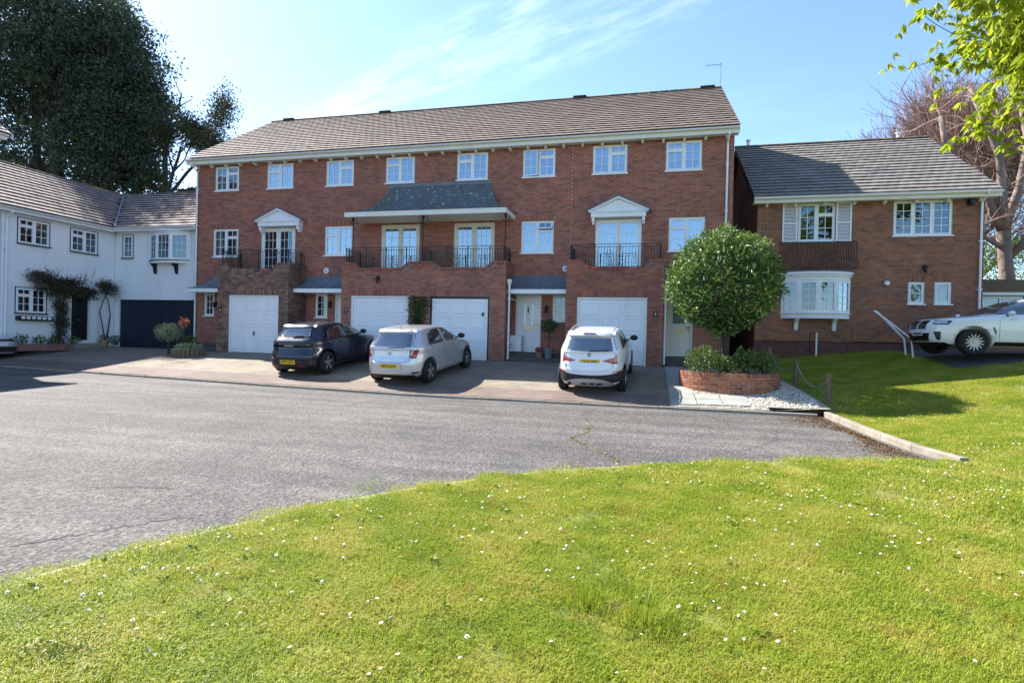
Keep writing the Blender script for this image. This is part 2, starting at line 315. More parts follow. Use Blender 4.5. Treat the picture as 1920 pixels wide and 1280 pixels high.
# road
def road_mat():
    m, t, b = _nt('worn_asphalt'); N = t.nodes.new; L = t.links.new
    g = N('ShaderNodeNewGeometry')
    def noise(s, d=4, r=0.5):
        n = N('ShaderNodeTexNoise'); n.inputs['Scale'].default_value = s; n.inputs['Detail'].default_value = d; n.inputs['Roughness'].default_value = r
        L(g.outputs['Position'], n.inputs['Vector']); return n
    v = N('ShaderNodeTexVoronoi'); v.inputs['Scale'].default_value = 40; L(g.outputs['Position'], v.inputs['Vector'])
    v2 = N('ShaderNodeTexVoronoi'); v2.inputs['Scale'].default_value = 22; L(g.outputs['Position'], v2.inputs['Vector'])
    cr = N('ShaderNodeValToRGB'); e = cr.color_ramp.elements
    e[0].position = 0.0; e[0].color = (0.02, 0.019, 0.0175, 1); e[1].position = 1.0; e[1].color = (0.195, 0.18, 0.164, 1)
    q = e.new(0.5); q.color = (0.085, 0.079, 0.073, 1)
    sep = N('ShaderNodeSeparateColor'); L(v.outputs['Color'], sep.inputs['Color'])
    n1 = noise(0.35, 6, 0.6); n2 = noise(3.0, 5); n3 = noise(14, 4, .7)
    a = N('ShaderNodeMath'); a.operation = 'MULTIPLY_ADD'; a.inputs[1].default_value = 0.6; L(sep.outputs['Red'], a.inputs[0])
    s = N('ShaderNodeMath'); s.operation = 'MULTIPLY_ADD'; s.inputs[1].default_value = 0.42; s.inputs[2].default_value = -0.34; L(n1.outputs['Fac'], s.inputs[0])
    s2 = N('ShaderNodeMath'); s2.operation = 'MULTIPLY_ADD'; s2.inputs[1].default_value = 0.22; L(n2.outputs['Fac'], s2.inputs[0]); L(s.outputs[0], s2.inputs[2])
    s3 = N('ShaderNodeMath'); s3.operation = 'MULTIPLY_ADD'; s3.inputs[1].default_value = 0.55; L(n3.outputs['Fac'], s3.inputs[0]); L(s2.outputs[0], s3.inputs[2])
    L(s3.outputs[0], a.inputs[2]); L(a.outputs[0], cr.inputs['Fac'])
    # pale dusty patches
    n4 = noise(0.55, 7, 0.65); r4 = N('ShaderNodeMapRange'); r4.inputs['From Min'].default_value = 0.56; r4.inputs['From Max'].default_value = 0.72; r4.inputs['To Max'].default_value = 0.35
    L(n4.outputs['Fac'], r4.inputs['Value']); mx = N('ShaderNodeMixRGB'); mx.inputs['Color2'].default_value = (0.22, 0.205, 0.185, 1)
    L(r4.outputs['Result'], mx.inputs['Fac']); L(cr.outputs['Color'], mx.inputs['Color1'])
    n5 = noise(0.9, 4, .55); r5 = N('ShaderNodeMapRange'); r5.inputs['From Min'].default_value = .57; r5.inputs['From Max'].default_value = .60; r5.inputs['To Max'].default_value = .28; L(n5.outputs['Fac'], r5.inputs['Value'])
    m5 = N('ShaderNodeMixRGB'); m5.inputs['Color2'].default_value = (0.05, 0.048, 0.047, 1); L(r5.outputs['Result'], m5.inputs['Fac']); L(mx.outputs['Color'], m5.inputs['Color1'])
    mp = N('ShaderNodeMapping'); mp.inputs['Scale'].default_value = (.12, 1.1, 1); mp.inputs['Rotation'].default_value = (0, 0, R(-14)); L(g.outputs['Position'], mp.inputs['Vector'])
    n6 = N('ShaderNodeTexNoise'); n6.inputs['Scale'].default_value = 1.6; n6.inputs['Detail'].default_value = 5; L(mp.outputs['Vector'], n6.inputs['Vector']); r6 = N('ShaderNodeMapRange'); r6.inputs['From Min'].default_value = .42; r6.inputs['From Max'].default_value = .66; r6.inputs['To Min'].default_value = .86; r6.inputs['To Max'].default_value = 1.28; L(n6.outputs['Fac'], r6.inputs['Value'])
    m6 = N('ShaderNodeMixRGB'); m6.blend_type = 'MULTIPLY'; m6.inputs['Fac'].default_value = 1; L(m5.outputs['Color'], m6.inputs['Color1']); L(r6.outputs['Result'], m6.inputs['Color2']); L(m6.outputs['Color'], b.inputs['Base Color'])
    b.inputs['Roughness'].default_value = 0.85; b.inputs['Specular IOR Level'].default_value = 0.3
    bp = N('ShaderNodeBump'); bp.inputs['Strength'].default_value = 0.65; bp.inputs['Distance'].default_value = 0.018
    ad = N('ShaderNodeMath'); ad.operation = 'ADD'; L(v.outputs['Distance'], ad.inputs[0]); L(v2.outputs['Distance'], ad.inputs[1])
    L(ad.outputs[0], bp.inputs['Height']); L(bp.outputs['Normal'], b.inputs['Normal'])
    return m
MT['asphalt'] = road_mat()
xs = np.concatenate([np.linspace(-70, -26, 12), np.linspace(-25, 4.35, 90)]); ts = np.linspace(0, 1, 70) ** 1.6
gx = np.repeat(xs[:, None], len(ts), 1); gy = (ky(xs) + 0.06)[:, None] - ts[None, :] * 44
grid_obj('road', np.stack([gx, gy, road_z(gx, gy)], -1), MT['asphalt'])
# paved forecourt: tan block paving, with a red band along the kerb
def paving_mat(name, c1, c2, cm):
    m, t, b = _nt(name); N = t.nodes.new; L = t.links.new
    g = N('ShaderNodeNewGeometry'); br = N('ShaderNodeTexBrick'); L(g.outputs['Position'], br.inputs['Vector'])
    br.inputs['Scale'].default_value = 1.0; br.inputs['Brick Width'].default_value = 0.2; br.inputs['Row Height'].default_value = 0.1
    br.inputs['Mortar Size'].default_value = 0.006; br.inputs['Color1'].default_value = (*c1, 1); br.inputs['Color2'].default_value = (*c2, 1); br.inputs['Mortar'].default_value = (*cm, 1)
    nz = N('ShaderNodeTexNoise'); nz.inputs['Scale'].default_value = 1.1; nz.inputs['Detail'].default_value = 7; nz.inputs['Roughness'].default_value = 0.65; L(g.outputs['Position'], nz.inputs['Vector'])
    mr = N('ShaderNodeMapRange'); mr.inputs['From Min'].default_value = 0.3; mr.inputs['From Max'].default_value = 0.7; mr.inputs['To Min'].default_value = 0.68; mr.inputs['To Max'].default_value = 1.22
    L(nz.outputs['Fac'], mr.inputs['Value']); mu = N('ShaderNodeMixRGB'); mu.blend_type = 'MULTIPLY'; mu.inputs['Fac'].default_value = 1
    L(br.outputs['Color'], mu.inputs['Color1']); L(mr.outputs['Result'], mu.inputs['Color2']); L(mu.outputs['Color'], b.inputs['Base Color'])
    b.inputs['Roughness'].default_value = 0.88
    bp = N('ShaderNodeBump'); bp.inputs['Strength'].default_value = 0.5; bp.inputs['Distance'].default_value = 0.005; bp.invert = True
    L(br.outputs['Fac'], bp.inputs['Height']); L(bp.outputs['Normal'], b.inputs['Normal']); return m
MT['pave_tan'] = paving_mat('tan_block_paving', (0.245, 0.205, 0.15), (0.195, 0.162, 0.12), (0.12, 0.10, 0.072))
MT['pave_red'] = paving_mat('red_block_paving', (0.185, 0.128, 0.102), (0.15, 0.105, 0.085), (0.09, 0.07, 0.056))
xs = np.linspace(-27, 0.55, 60)
def drive_sheet(name, f0, f1, n, dz, m):
    gx = np.repeat(xs[:, None], n, 1); k = ky(xs)[:, None]
    gy = (k + f0) + np.linspace(0, 1, n)[None, :] * (f1(xs)[:, None] - (k + f0))
    grid_obj(name, np.stack([gx, gy, drive_z(gx, gy) + dz], -1), MT[m])
drive_sheet('driveway', 0.1, lambda x: np.full_like(x, 22.5), 24, 0.0, 'pave_tan')
drive_sheet('driveway_border', 0.1, lambda x: ky(x) + 1.25, 6, 0.004, 'pave_red')
# kerbs: every stone a piece
def stone_row(root, name, pts, width, h, ztop, gap=0.012, m='concrete', length=0.91, inward=1):
    """stones along a polyline; ztop(x, y) gives the top height"""
    P = [Vector((x, y, 0)) for x, y in pts]; seg = [(P[i + 1] - P[i]).length for i in range(len(P) - 1)]; tot = sum(seg)
    def at(s):
        for i, l in enumerate(seg):
            if s <= l or i == len(seg) - 1: return P[i].lerp(P[i + 1], s / l)
            s -= l
    n = max(1, int(round(tot / length)))
    for i in range(n):
        a = at(tot * i / n + gap / 2); b = at(tot * (i + 1) / n - gap / 2); d = (b - a).normalized(); nr = Vector((-d.y, d.x, 0)) * width * inward
        za, zb = ztop(a.x, a.y) + random.uniform(-.004, .004), ztop(b.x, b.y) + random.uniform(-.004, .004)
        mb = MB(); c = 0.012
        q = [(a, za), (b, zb), (b + nr, zb), (a + nr, za)]; ci = [(a + nr.normalized() * c, za), (b + nr.normalized() * c, zb), (b + nr, zb), (a + nr, za)]
        mb.add([(p.x, p.y, z - h) for p, z in q] + [(p.x, p.y, z - c) for p, z in q[:2]] + [(p.x, p.y, z) for p, z in q[2:]] + [(p.x, p.y, z) for p, z in ci[:2]],
               [(0, 1, 5, 4), (4, 5, 9, 8), (8, 9, 6, 7), (1, 2, 6, 9, 5), (3, 0, 4, 8, 7), (2, 3, 7, 6), (0, 3, 2, 1)], 0, random.random())
        mb.build(name, m, root)
def struct_root(name): o = bpy.data.objects.new(name, None); COL.objects.link(o); o['kind'] = 'structure'; return o
kr = struct_root('kerb')
stone_row(kr, 'kerb_stone', [(x, float(ky(x)) - 0.02) for x in (-26, -19.6, -10.6, -6, 1.2)], 0.13, 0.12, lambda x, y: float(kz(x)) + 0.004)
stone_row(kr, 'kerb_stone', [(1.2, 13.68), (3.72, 13.68)], 0.13, 0.14, lambda x, y: float(kz(x)) + 0.006)
KERB_R = [(4.32, 9.15), (4.12, 9.75), (4.0, 10.6), (3.92, 12.2), (3.86, 13.8)]
kr2 = struct_root('lawn_kerb')
stone_row(kr2, 'kerb_stone', KERB_R, -0.12, 0.2, lambda x, y: -0.685 + 0.012 * (y - 9), length=0.95)
EDGE = [(-9.5, -6.5), (-6.4, -1.6), (-4.7, 0.9), (-3.95, 2.4), (-3.84, 2.65), (-3.72, 3.03), (-3.6, 3.42), (-3.32, 4.05), (-2.9, 4.82), (-2.42, 5.52), (-1.85, 6.2), (-0.96, 6.96), (0.65, 7.9), (2.11, 8.52), (3.4, 8.98), (4.17, 9.19)]
def smooth_line(P, n=90):
    P = np.array(P, float); s_ = np.concatenate([[0], np.cumsum(np.linalg.norm(np.diff(P, axis=0), axis=1))]); t_ = np.linspace(0, s_[-1], n); Q = np.stack([np.interp(t_, s_, P[:, 0]), np.interp(t_, s_, P[:, 1])], -1)
    for _ in range(10): Q[1:-1] = .25 * Q[:-2] + .5 * Q[1:-1] + .25 * Q[2:]
    return [tuple(q) for q in Q]
EDGE = smooth_line(EDGE)
er = struct_root('lawn_edging')
MT['sandstone'] = mat('sandy_edging', (0.42, 0.35, 0.22), 0.9, 0.25, 6, 0.3, 60, stain=[((0.2, 0.18, 0.13), 2.5, .5, .62, .8)])
stone_row(er, 'edging_stone', EDGE[1:], 0.085, 0.1, lambda x, y: float(road_z(x, y)) + 0.012, length=0.9, m='sandstone')
# lawn
MT['lawn_soil'] = mat('mossy_soil', (0.17, 0.18, 0.035), 0.95, 0.3, 5, 0.6, 60, stain=[((0.16, 0.12, 0.035), 1.6, 0.5, 0.66, 0.7), ((0.07, 0.10, 0.02), 2.6, 0.52, 0.68, 0.6)])
BORDER = EDGE + [(4.24, 9.6), (4.14, 10.7), (4.06, 12.2), (4.0, 13.8), (4.02, 14.6), (3.92, 16.0), (3.74, 17.5), (3.64, 19.5), (3.72, 21.76)]
def resample(P, n):
    P = np.array(P, float); s = np.concatenate([[0], np.cumsum(np.linalg.norm(np.diff(P, axis=0), axis=1))])
    t = np.linspace(0, s[-1], n); return np.stack([np.interp(t, s, P[:, 0]), np.interp(t, s, P[:, 1])], -1)
B_ = resample(BORDER, 300)
O_ = resample([(-9.0, -9.0), (-4, -9.5), (10, -9.5), (26, -9), (27, 8), (27, 15), (27, 21.76)], 300)
tt = np.linspace(0, 1, 170) ** 1.3
G2 = B_[:, None, :] * (1 - tt)[None, :, None] + O_[:, None, :] * tt[None, :, None]
gz = lawn_z(G2[..., 0], G2[..., 1]); gz -= 0.014; gz[:, 0] -= 0.05
grid_obj('lawn', np.concatenate([G2, gz[..., None]], -1), MT['lawn_soil'])
LAWN_POLY = np.concatenate([B_, O_[::-1]])
def inside(P, poly):
    x, y = P[:, 0], P[:, 1]; r = np.zeros(len(P), bool); x0, y0 = poly[-1]
    for x1, y1 in poly:
        c = ((y1 > y) != (y0 > y)) & (x < (x0 - x1) * (y - y1) / (y0 - y1 + 1e-12) + x1); r ^= c; x0, y0 = x1, y1
    return r
# parking pad of the house on the bank
xs = np.linspace(8.3, 18, 20); ys = np.linspace(17.85, 21.7, 14); gx, gy = np.meshgrid(xs, ys, indexing='ij')
MT['pad'] = mat('dark_tarmac', (0.075, 0.072, 0.07), 0.9, 0.25, 10, 0.4, 90)
grid_obj('parking_pad', np.stack([gx, gy, lawn_z(gx, gy) + 0.012], -1), MT['pad'])
# gravel bed and stepping flags beside the planter
MT['gravel_bed'] = mat('gravel_bed', (0.30, 0.27, 0.22), 0.95, 0.35, 30, 0.7, 60)
GRAVEL = [(1.18, 13.84), (3.8, 13.84), (3.9, 14.6), (3.8, 16.0), (3.62, 17.5), (3.5, 19.4), (1.9, 19.4), (1.25, 18.2), (1.2, 16)]
def grav_z(x, y): return drive_z(x, y) + 0.02 + 0.10 * sstep((x - 2.6) / 1.4)
gA = resample([(0.56, 13.8), (0.56, 19.45)], 40); gB = resample([(4.02, 13.8), (4.0, 14.6), (3.9, 16.0), (3.72, 17.5), (3.6, 19.45)], 40)
tt = np.linspace(0, 1, 24); G3 = gA[:, None, :] * (1 - tt)[None, :, None] + gB[:, None, :] * tt[None, :, None]
grid_obj('gravel_bed', np.concatenate([G3, (grav_z(G3[..., 0], G3[..., 1]) - 0.012)[..., None]], -1), MT['gravel_bed'])
# ================================================================== BUILDING KIT
BW, BH, JT, CH = 0.215, 0.065, 0.010, 0.075
BRICK_V = {}
def brick_variants(key, mname, w=BW, h=BH, axis='u'):
    k = (mname, w, h, axis)
    if k not in BRICK_V:
        out = []
        for i in range(8):
            mb = MB(); d = 0.014
            if axis == 'u': mb.add([(0, 0, 0), (w, 0, 0), (w, d, 0), (0, d, 0), (0, 0, h), (w, 0, h), (w, d, h), (0, d, h)], [(4, 5, 6, 7), (0, 1, 5, 4), (1, 2, 6, 5), (3, 0, 4, 7), (0, 3, 2, 1)], 0, (i + 0.5) / 8)
            me = bpy.data.meshes.new('brick'); me.from_pydata(mb.v, [], mb.f); me.materials.append(MT[mname])
            a = me.attributes.new('tone', 'FLOAT', 'FACE'); a.data.foreach_set('value', mb.t); me.update(); out.append(me)
        BRICK_V[k] = out
    return BRICK_V[k]
def bricks_mesh(name, rects, T, mname, parent, tones, proud):
    """all bricks of a wall that are too small to pick apart: real blocks, one mesh. rects: (u0, u1, z0, z1)"""
    n = len(rects); r = np.asarray(rects, float); p = np.asarray(proud)
    u0, u1, z0, z1 = r.T; d0 = -p; d1 = np.full(n, 0.014)
    V = np.stack([np.stack(c, -1) for c in ((u0, d0, z0), (u1, d0, z0), (u1, d1, z0), (u0, d1, z0), (u0, d0, z1), (u1, d0, z1), (u1, d1, z1), (u0, d1, z1))], 1)
    M = np.array(T); V = V.reshape(-1, 3) @ M[:3, :3].T + M[:3, 3] - np.array(woff(parent))
    fc = np.array([(4, 5, 6, 7), (0, 1, 5, 4), (1, 2, 6, 5), (3, 0, 4, 7), (0, 3, 2, 1)]); Fc = (np.arange(n)[:, None, None] * 8 + fc[None]).reshape(-1, 4)
    o = link(name, np_mesh(name, V, Fc, MT[mname], tone=np.repeat(tones, 5)), parent); o['kind'] = 'stuff'; return o
def brick_wall(parent, T, u0, u1, z0, z1, holes=(), soldiers=(), m='brick', mm='mortar', single=0, reveal=0.12, top=None, back=0.1, near=None, wname='wall'):
    """mortar backing with openings and reveals, plus stretcher-bond bricks. holes: (u0, u1, z0, z1); top(u) trims the upper edge"""
    mb = MB(T); us = sorted({u0, u1, *[h for q in holes for h in q[:2] if u0 < h < u1]}); zs = sorted({z0, z1, *[h for q in holes for h in q[2:4] if z0 < h < z1]})
    for i in range(len(us) - 1):
        for j in range(len(zs) - 1):
            cu, cz = (us[i] + us[i + 1]) / 2, (zs[j] + zs[j + 1]) / 2
            if any(q[0] < cu < q[1] and q[2] < cz < q[3] for q in holes): continue
            mb.box(us[i], us[i + 1], 0.008, back, zs[j], zs[j + 1])
    for a, b, c, d in holes:
        mb.box(a - 0.001, a + 0.004, 0.009, reveal, c, d); mb.box(b - 0.004, b + 0.001, 0.009, reveal, c, d)
        mb.box(a, b, 0.009, reveal, d - 0.004, d + 0.001); mb.box(a, b, 0.009, reveal, c - 0.001, c + 0.004)
    if wname: mb.build(wname, mm, parent)
    if m is None: return
    full = []; part = []
    k0 = int(round(z0 / CH)); k1 = int(round(z1 / CH))
    for k in range(k0, k1):
        za = k * CH; zb = za + BH; cut = [(a, b) for a, b, c, d in list(holes) + list(soldiers) if c < za + CH * .5 < d]
        x = u0 - (0.1125 if k % 2 else 0)
        while x < u1:
            a, b = max(x, u0), min(x + BW, u1); x += BW + JT
            segs = [(a, b)] if b - a > 0.03 else []
            for c, d in cut:
                ns = []
                for s, e in segs:
                    if d <= s or c >= e: ns.append((s, e)); continue
                    if c - s > 0.03: ns.append((s, c - JT / 2))
                    if e - d > 0.03: ns.append((d + JT / 2, e))
                segs = ns
            for s, e in segs:
                if top is not None and (top(s) < zb or top(e) < zb): continue
                (full if abs(e - s - BW) < 1e-6 else part).append((s, e, za, zb))
    for a, b, c, d in soldiers:
        n = max(1, int(round((b - a) / CH))); st = (b - a) / n
        for i in range(n): part.append((a + i * st + 0.005, a + (i + 1) * st - 0.005, c + 0.005, d - 0.005))
    ind = []
    if single and full:
        cen = np.array([T @ Vector(((q[0] + q[1]) / 2, 0, q[2])) for q in full]); key = np.linalg.norm(cen - np.array([0, 0, CAMZ]), axis=1)
        order = np.argsort(key)[:single]; ind = set(order.tolist())
        var = brick_variants(m, m); off = woff(parent); rot = T.to_3x3().to_4x4()
        for i in order:
            q = full[i]; o = bpy.data.objects.new('brick', random.choice(var)); COL.objects.link(o); o.parent = parent
            p = T @ Vector((q[0], -random.uniform(0, 0.003), q[2])); o.matrix_local = Matrix.Translation(p - off) @ rot
        full = [q for i, q in enumerate(full) if i not in ind]
    rects = full + part
    if rects: bricks_mesh('brickwork', rects, T, m, parent, RNG.random(len(rects)) ** 0.9, RNG.uniform(0, 0.003, len(rects)))
def pane_bars(mb, u0, u1, z0, z1, nu, nz, d, w=0.02):
    for i in range(1, nu): x = u0 + (u1 - u0) * i / nu; mb.box(x - w / 2, x + w / 2, d - 0.008, d + 0.012, z0, z1)
    for j in range(1, nz): z = z0 + (z1 - z0) * j / nz; mb.box(u0, u1, d - 0.0075, d + 0.0115, z - w / 2, z + w / 2)
def rect_frame(mb, u0, u1, z0, z1, w, d0, d1, mi=0):
    mb.box(u0, u0 + w, d0, d1, z0, z1, mi); mb.box(u1 - w, u1, d0, d1, z0, z1, mi); mb.box(u0 + w, u1 - w, d0, d1, z1 - w, z1, mi); mb.box(u0 + w, u1 - w, d0, d1, z0, z0 + w, mi)
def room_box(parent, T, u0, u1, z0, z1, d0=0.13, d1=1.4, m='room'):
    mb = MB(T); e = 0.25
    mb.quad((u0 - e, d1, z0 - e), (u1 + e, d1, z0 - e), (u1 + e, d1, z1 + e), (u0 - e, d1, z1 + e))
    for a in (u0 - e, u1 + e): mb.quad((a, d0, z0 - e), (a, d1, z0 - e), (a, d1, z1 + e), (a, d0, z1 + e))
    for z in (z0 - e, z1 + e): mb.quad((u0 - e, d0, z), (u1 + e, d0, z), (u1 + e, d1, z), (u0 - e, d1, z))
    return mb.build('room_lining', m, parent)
def curtain(parent, T, u0, u1, z0, z1, d=0.2, m='curtain', waves=9, amp=0.025):
    n = waves * 6; us = np.linspace(u0, u1, n + 1); V = []; Fc = []
    for i, u in enumerate(us):
        dd = d + amp * math.sin(i / 6 * 2 * math.pi) + random.uniform(-.004, .004)
        V += [tuple(T @ Vector((u, dd, z0))), tuple(T @ Vector((u, dd * 0.97, z1)))]
    off = woff(parent); V = [(a - off.x, b - off.y, c - off.z) for a, b, c in V]
    for i in range(n): Fc.append((2 * i, 2 * i + 2, 2 * i + 3, 2 * i + 1))
    return link('curtain', np_mesh('curtain', V, Fc, MT[m], smooth=True), parent)
def window(parent, T, u0, u1, z0, z1, tall='L', glass='glass', cur=None, fm='upvc', sill=True, d=0.03, fan_open=False, lights=None, sillm=None, sash_open=False):
    """casement window: a tall 2x3 sash beside a fanlight over a 2x2 sash; the frame mesh carries panes, sill and curtain"""
    fw = 0.055; mb = MB(T); rect_frame(mb, u0, u1, z0, z1, fw, d, d + 0.07)
    panes = []
    if lights is None:
        um = (u0 + u1) / 2; mb.box(um - 0.035, um + 0.035, d, d + 0.07, z0 + fw, z1 - fw)
        zt = z0 + (z1 - z0) * 0.70
        A = (u0 + fw, um - 0.035); B = (um + 0.035, u1 - fw); tl, sp = (A, B) if tall == 'L' else (B, A)
        mb.box(sp[0], sp[1], d + 0.001, d + 0.069, zt - 0.03, zt + 0.03)
        panes = [(tl[0], tl[1], z0 + fw, z1 - fw, 2, 3, 'tall'), (sp[0], sp[1], z0 + fw, zt - 0.03, 2, 2, 'low'), (sp[0], sp[1], zt + 0.03, z1 - fw, 2, 1, 'fan')]
    else:
        n = len(lights); wd = (u1 - u0 - 2 * fw + 0.06) / n
        for i, (nu, nz) in enumerate(lights):
            a = u0 + fw + i * wd - (0 if i == 0 else 0.0); b = a + wd - 0.06; panes.append((a, b, z0 + fw, z1 - fw, nu, nz, 'tall'))
            if i < n - 1: mb.box(b, b + 0.06, d, d + 0.07, z0 + fw, z1 - fw)
    swing = []
    for a, b, c, e, nu, nz, kd in panes:
        if kd == 'fan' and fan_open or kd == 'tall' and sash_open: swing.append((a, b, c, e, nu, nz, kd)); continue
        rect_frame(mb, a, b, c, e, 0.032, d - 0.012, d + 0.05); pane_bars(mb, a + 0.03, b - 0.03, c + 0.03, e - 0.03, nu, nz, d + 0.012)
    o = mb.build('window', fm, parent)
    for a, b, c, e, nu, nz, kd in panes:
        if (a, b, c, e, nu, nz, kd) in swing: continue
        MB(T).box(a + 0.03, b - 0.03, d + 0.016, d + 0.024, c + 0.03, e - 0.03).build('pane', glass, o)
    for a, b, c, e, nu, nz, kd in swing:
        if kd == 'fan': piv = T @ Matrix.Translation((0, d, e)) @ Matrix.Rotation(R(-24), 4, 'X') @ Matrix.Translation((0, -d, -e))
        else: piv = T @ Matrix.Translation((a, d, 0)) @ Matrix.Rotation(R(-9), 4, 'Z') @ Matrix.Translation((-a, -d, 0))
        s = MB(piv); rect_frame(s, a, b, c, e, 0.036, d - 0.03, d + 0.02); pane_bars(s, a + 0.03, b - 0.03, c + 0.03, e - 0.03, nu, nz, d - 0.008); s.build('open_sash', fm, o)
        MB(piv).box(a + 0.03, b - 0.03, d - 0.004, d + 0.003, c + 0.03, e - 0.03).build('pane', glass, o)
    if sill: MB(T).box(u0 - 0.04, u1 + 0.04, d - 0.085, d + 0.02, z0 - 0.035, z0 + 0.006).build('sill', sillm or fm, o)
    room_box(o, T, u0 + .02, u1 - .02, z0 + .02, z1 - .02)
    if cur == 'net': curtain(o, T, u0 + 0.03, u1 - 0.03, z0 + 0.02, z1 - 0.03, 0.22)
    if cur == 'sides':
        w = (u1 - u0) * 0.26; curtain(o, T, u0 + 0.03, u0 + w, z0 + 0.02, z1 - 0.03, 0.2, 'curtain', 4); curtain(o, T, u1 - w, u1 - 0.03, z0 + 0.02, z1 - 0.03, 0.2, 'curtain', 4)
    if cur == 'blind': MB(T).box(u0 + .03, u1 - .03, 0.19, 0.195, z0 + (z1 - z0) * .45, z1 - .03).build('blind', 'blind', o)
    return o
def french_door(parent, T, u0, u1, z0, z1, nu=3, nz=5, cur='net', d=0.03, m='upvc', glass='glass'):
    mb = MB(T); fw = 0.06; rect_frame(mb, u0, u1, z0, z1, fw, d, d + 0.07); um = (u0 + u1) / 2
    lv = [(u0 + fw, um - 0.004), (um + 0.004, u1 - fw)]
    for a, b in lv:
        rect_frame(mb, a, b, z0 + fw, z1 - fw, 0.095, d - 0.008, d + 0.05); pane_bars(mb, a + .09, b - .09, z0 + fw + .09, z1 - fw - .09, nu, nz, d + 0.014, 0.016)
    o = mb.build('balcony_door', m, parent)
    for a, b in lv: MB(T).box(a + 0.09, b - 0.09, d + 0.016, d + 0.024, z0 + fw + 0.09, z1 - fw - 0.09).build('pane', glass, o)
    h = MB(T); h.box(um + 0.03, um + 0.06, d - 0.05, d - 0.008, z0 + 0.98, z0 + 1.12); h.box(um + 0.03, um + 0.14, d - 0.055, d - 0.04, z0 + 1.06, z0 + 1.08); h.build('handle', 'brass', o)
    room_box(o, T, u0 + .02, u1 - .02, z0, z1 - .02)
    if cur == 'net': curtain(o, T, u0 + 0.05, u1 - 0.05, z0 + 0.02, z1 - 0.05, 0.24, 'curtain', 14)
    if cur == 'sides':
        curtain(o, T, u0 + 0.05, u0 + 0.4, z0 + 0.02, z1 - 0.05, 0.24, 'blind', 5); curtain(o, T, u1 - 0.4, u1 - 0.05, z0 + 0.02, z1 - 0.05, 0.24, 'blind', 5)
    return o
def garage_door(parent, T, u0, u1, z0, z1, frame_m='upvc', d=0.07, cols=3, rows=4, handle=True):
    mb = MB(T); fw = 0.075
    mb.box(u0, u0 + fw, d - 0.03, d + 0.05, z0, z1); mb.box(u1 - fw, u1, d - 0.03, d + 0.05, z0, z1); mb.box(u0 + fw, u1 - fw, d - 0.03, d + 0.05, z1 - fw, z1)
    root = MB(T).box(u0 + fw + 0.006, u1 - fw - 0.006, d, d + 0.03, z0 + 0.012, z1 - fw - 0.008).build('garage_door', 'upvc', parent)
    mb.build('door_frame', frame_m, root)
    a, b = u0 + fw + 0.05, u1 - fw - 0.05; c, e = z0 + 0.09, z1 - fw - 0.08; pw, ph = (b - a) / cols, (e - c) / rows
    for i in range(cols):
        for j in range(rows):
            x0, x1, y0, y1 = a + i * pw + 0.045, a + (i + 1) * pw - 0.045, c + j * ph + 0.045, c + (j + 1) * ph - 0.045
            p = MB(T); s = 0.035
            for k, (q0, q1) in enumerate(((0.0, 0.012), (0.012, -0.004))):
                pass
            P = [(x0, d - 0.001, y0), (x1, d - 0.001, y0), (x1, d - 0.001, y1), (x0, d - 0.001, y1), (x0 + s * .4, d - 0.016, y0 + s * .4), (x1 - s * .4, d - 0.016, y0 + s * .4), (x1 - s * .4, d - 0.016, y1 - s * .4), (x0 + s * .4, d - 0.016, y1 - s * .4),
                 (x0 + s, d - 0.006, y0 + s), (x1 - s, d - 0.006, y0 + s), (x1 - s, d - 0.006, y1 - s), (x0 + s, d - 0.006, y1 - s)]
            p.add(P, [(0, 1, 5, 4), (1, 2, 6, 5), (2, 3, 7, 6), (3, 0, 4, 7), (4, 5, 9, 8), (5, 6, 10, 9), (6, 7, 11, 10), (7, 4, 8, 11), (8, 9, 10, 11)])
            p.build('panel', 'upvc', root)
    if handle:
        um = (u0 + u1) / 2 + 0.02; zc = z0 + (z1 - z0) * 0.33
        h = MB(T); h.box(um - 0.04, um + 0.04, d - 0.024, d - 0.002, zc + 0.03, zc + 0.09); h.box(um - 0.012, um + 0.018, d - 0.05, d - 0.024, zc - 0.07, zc + 0.08); h.build('handle', 'blackpaint', root)
    return root
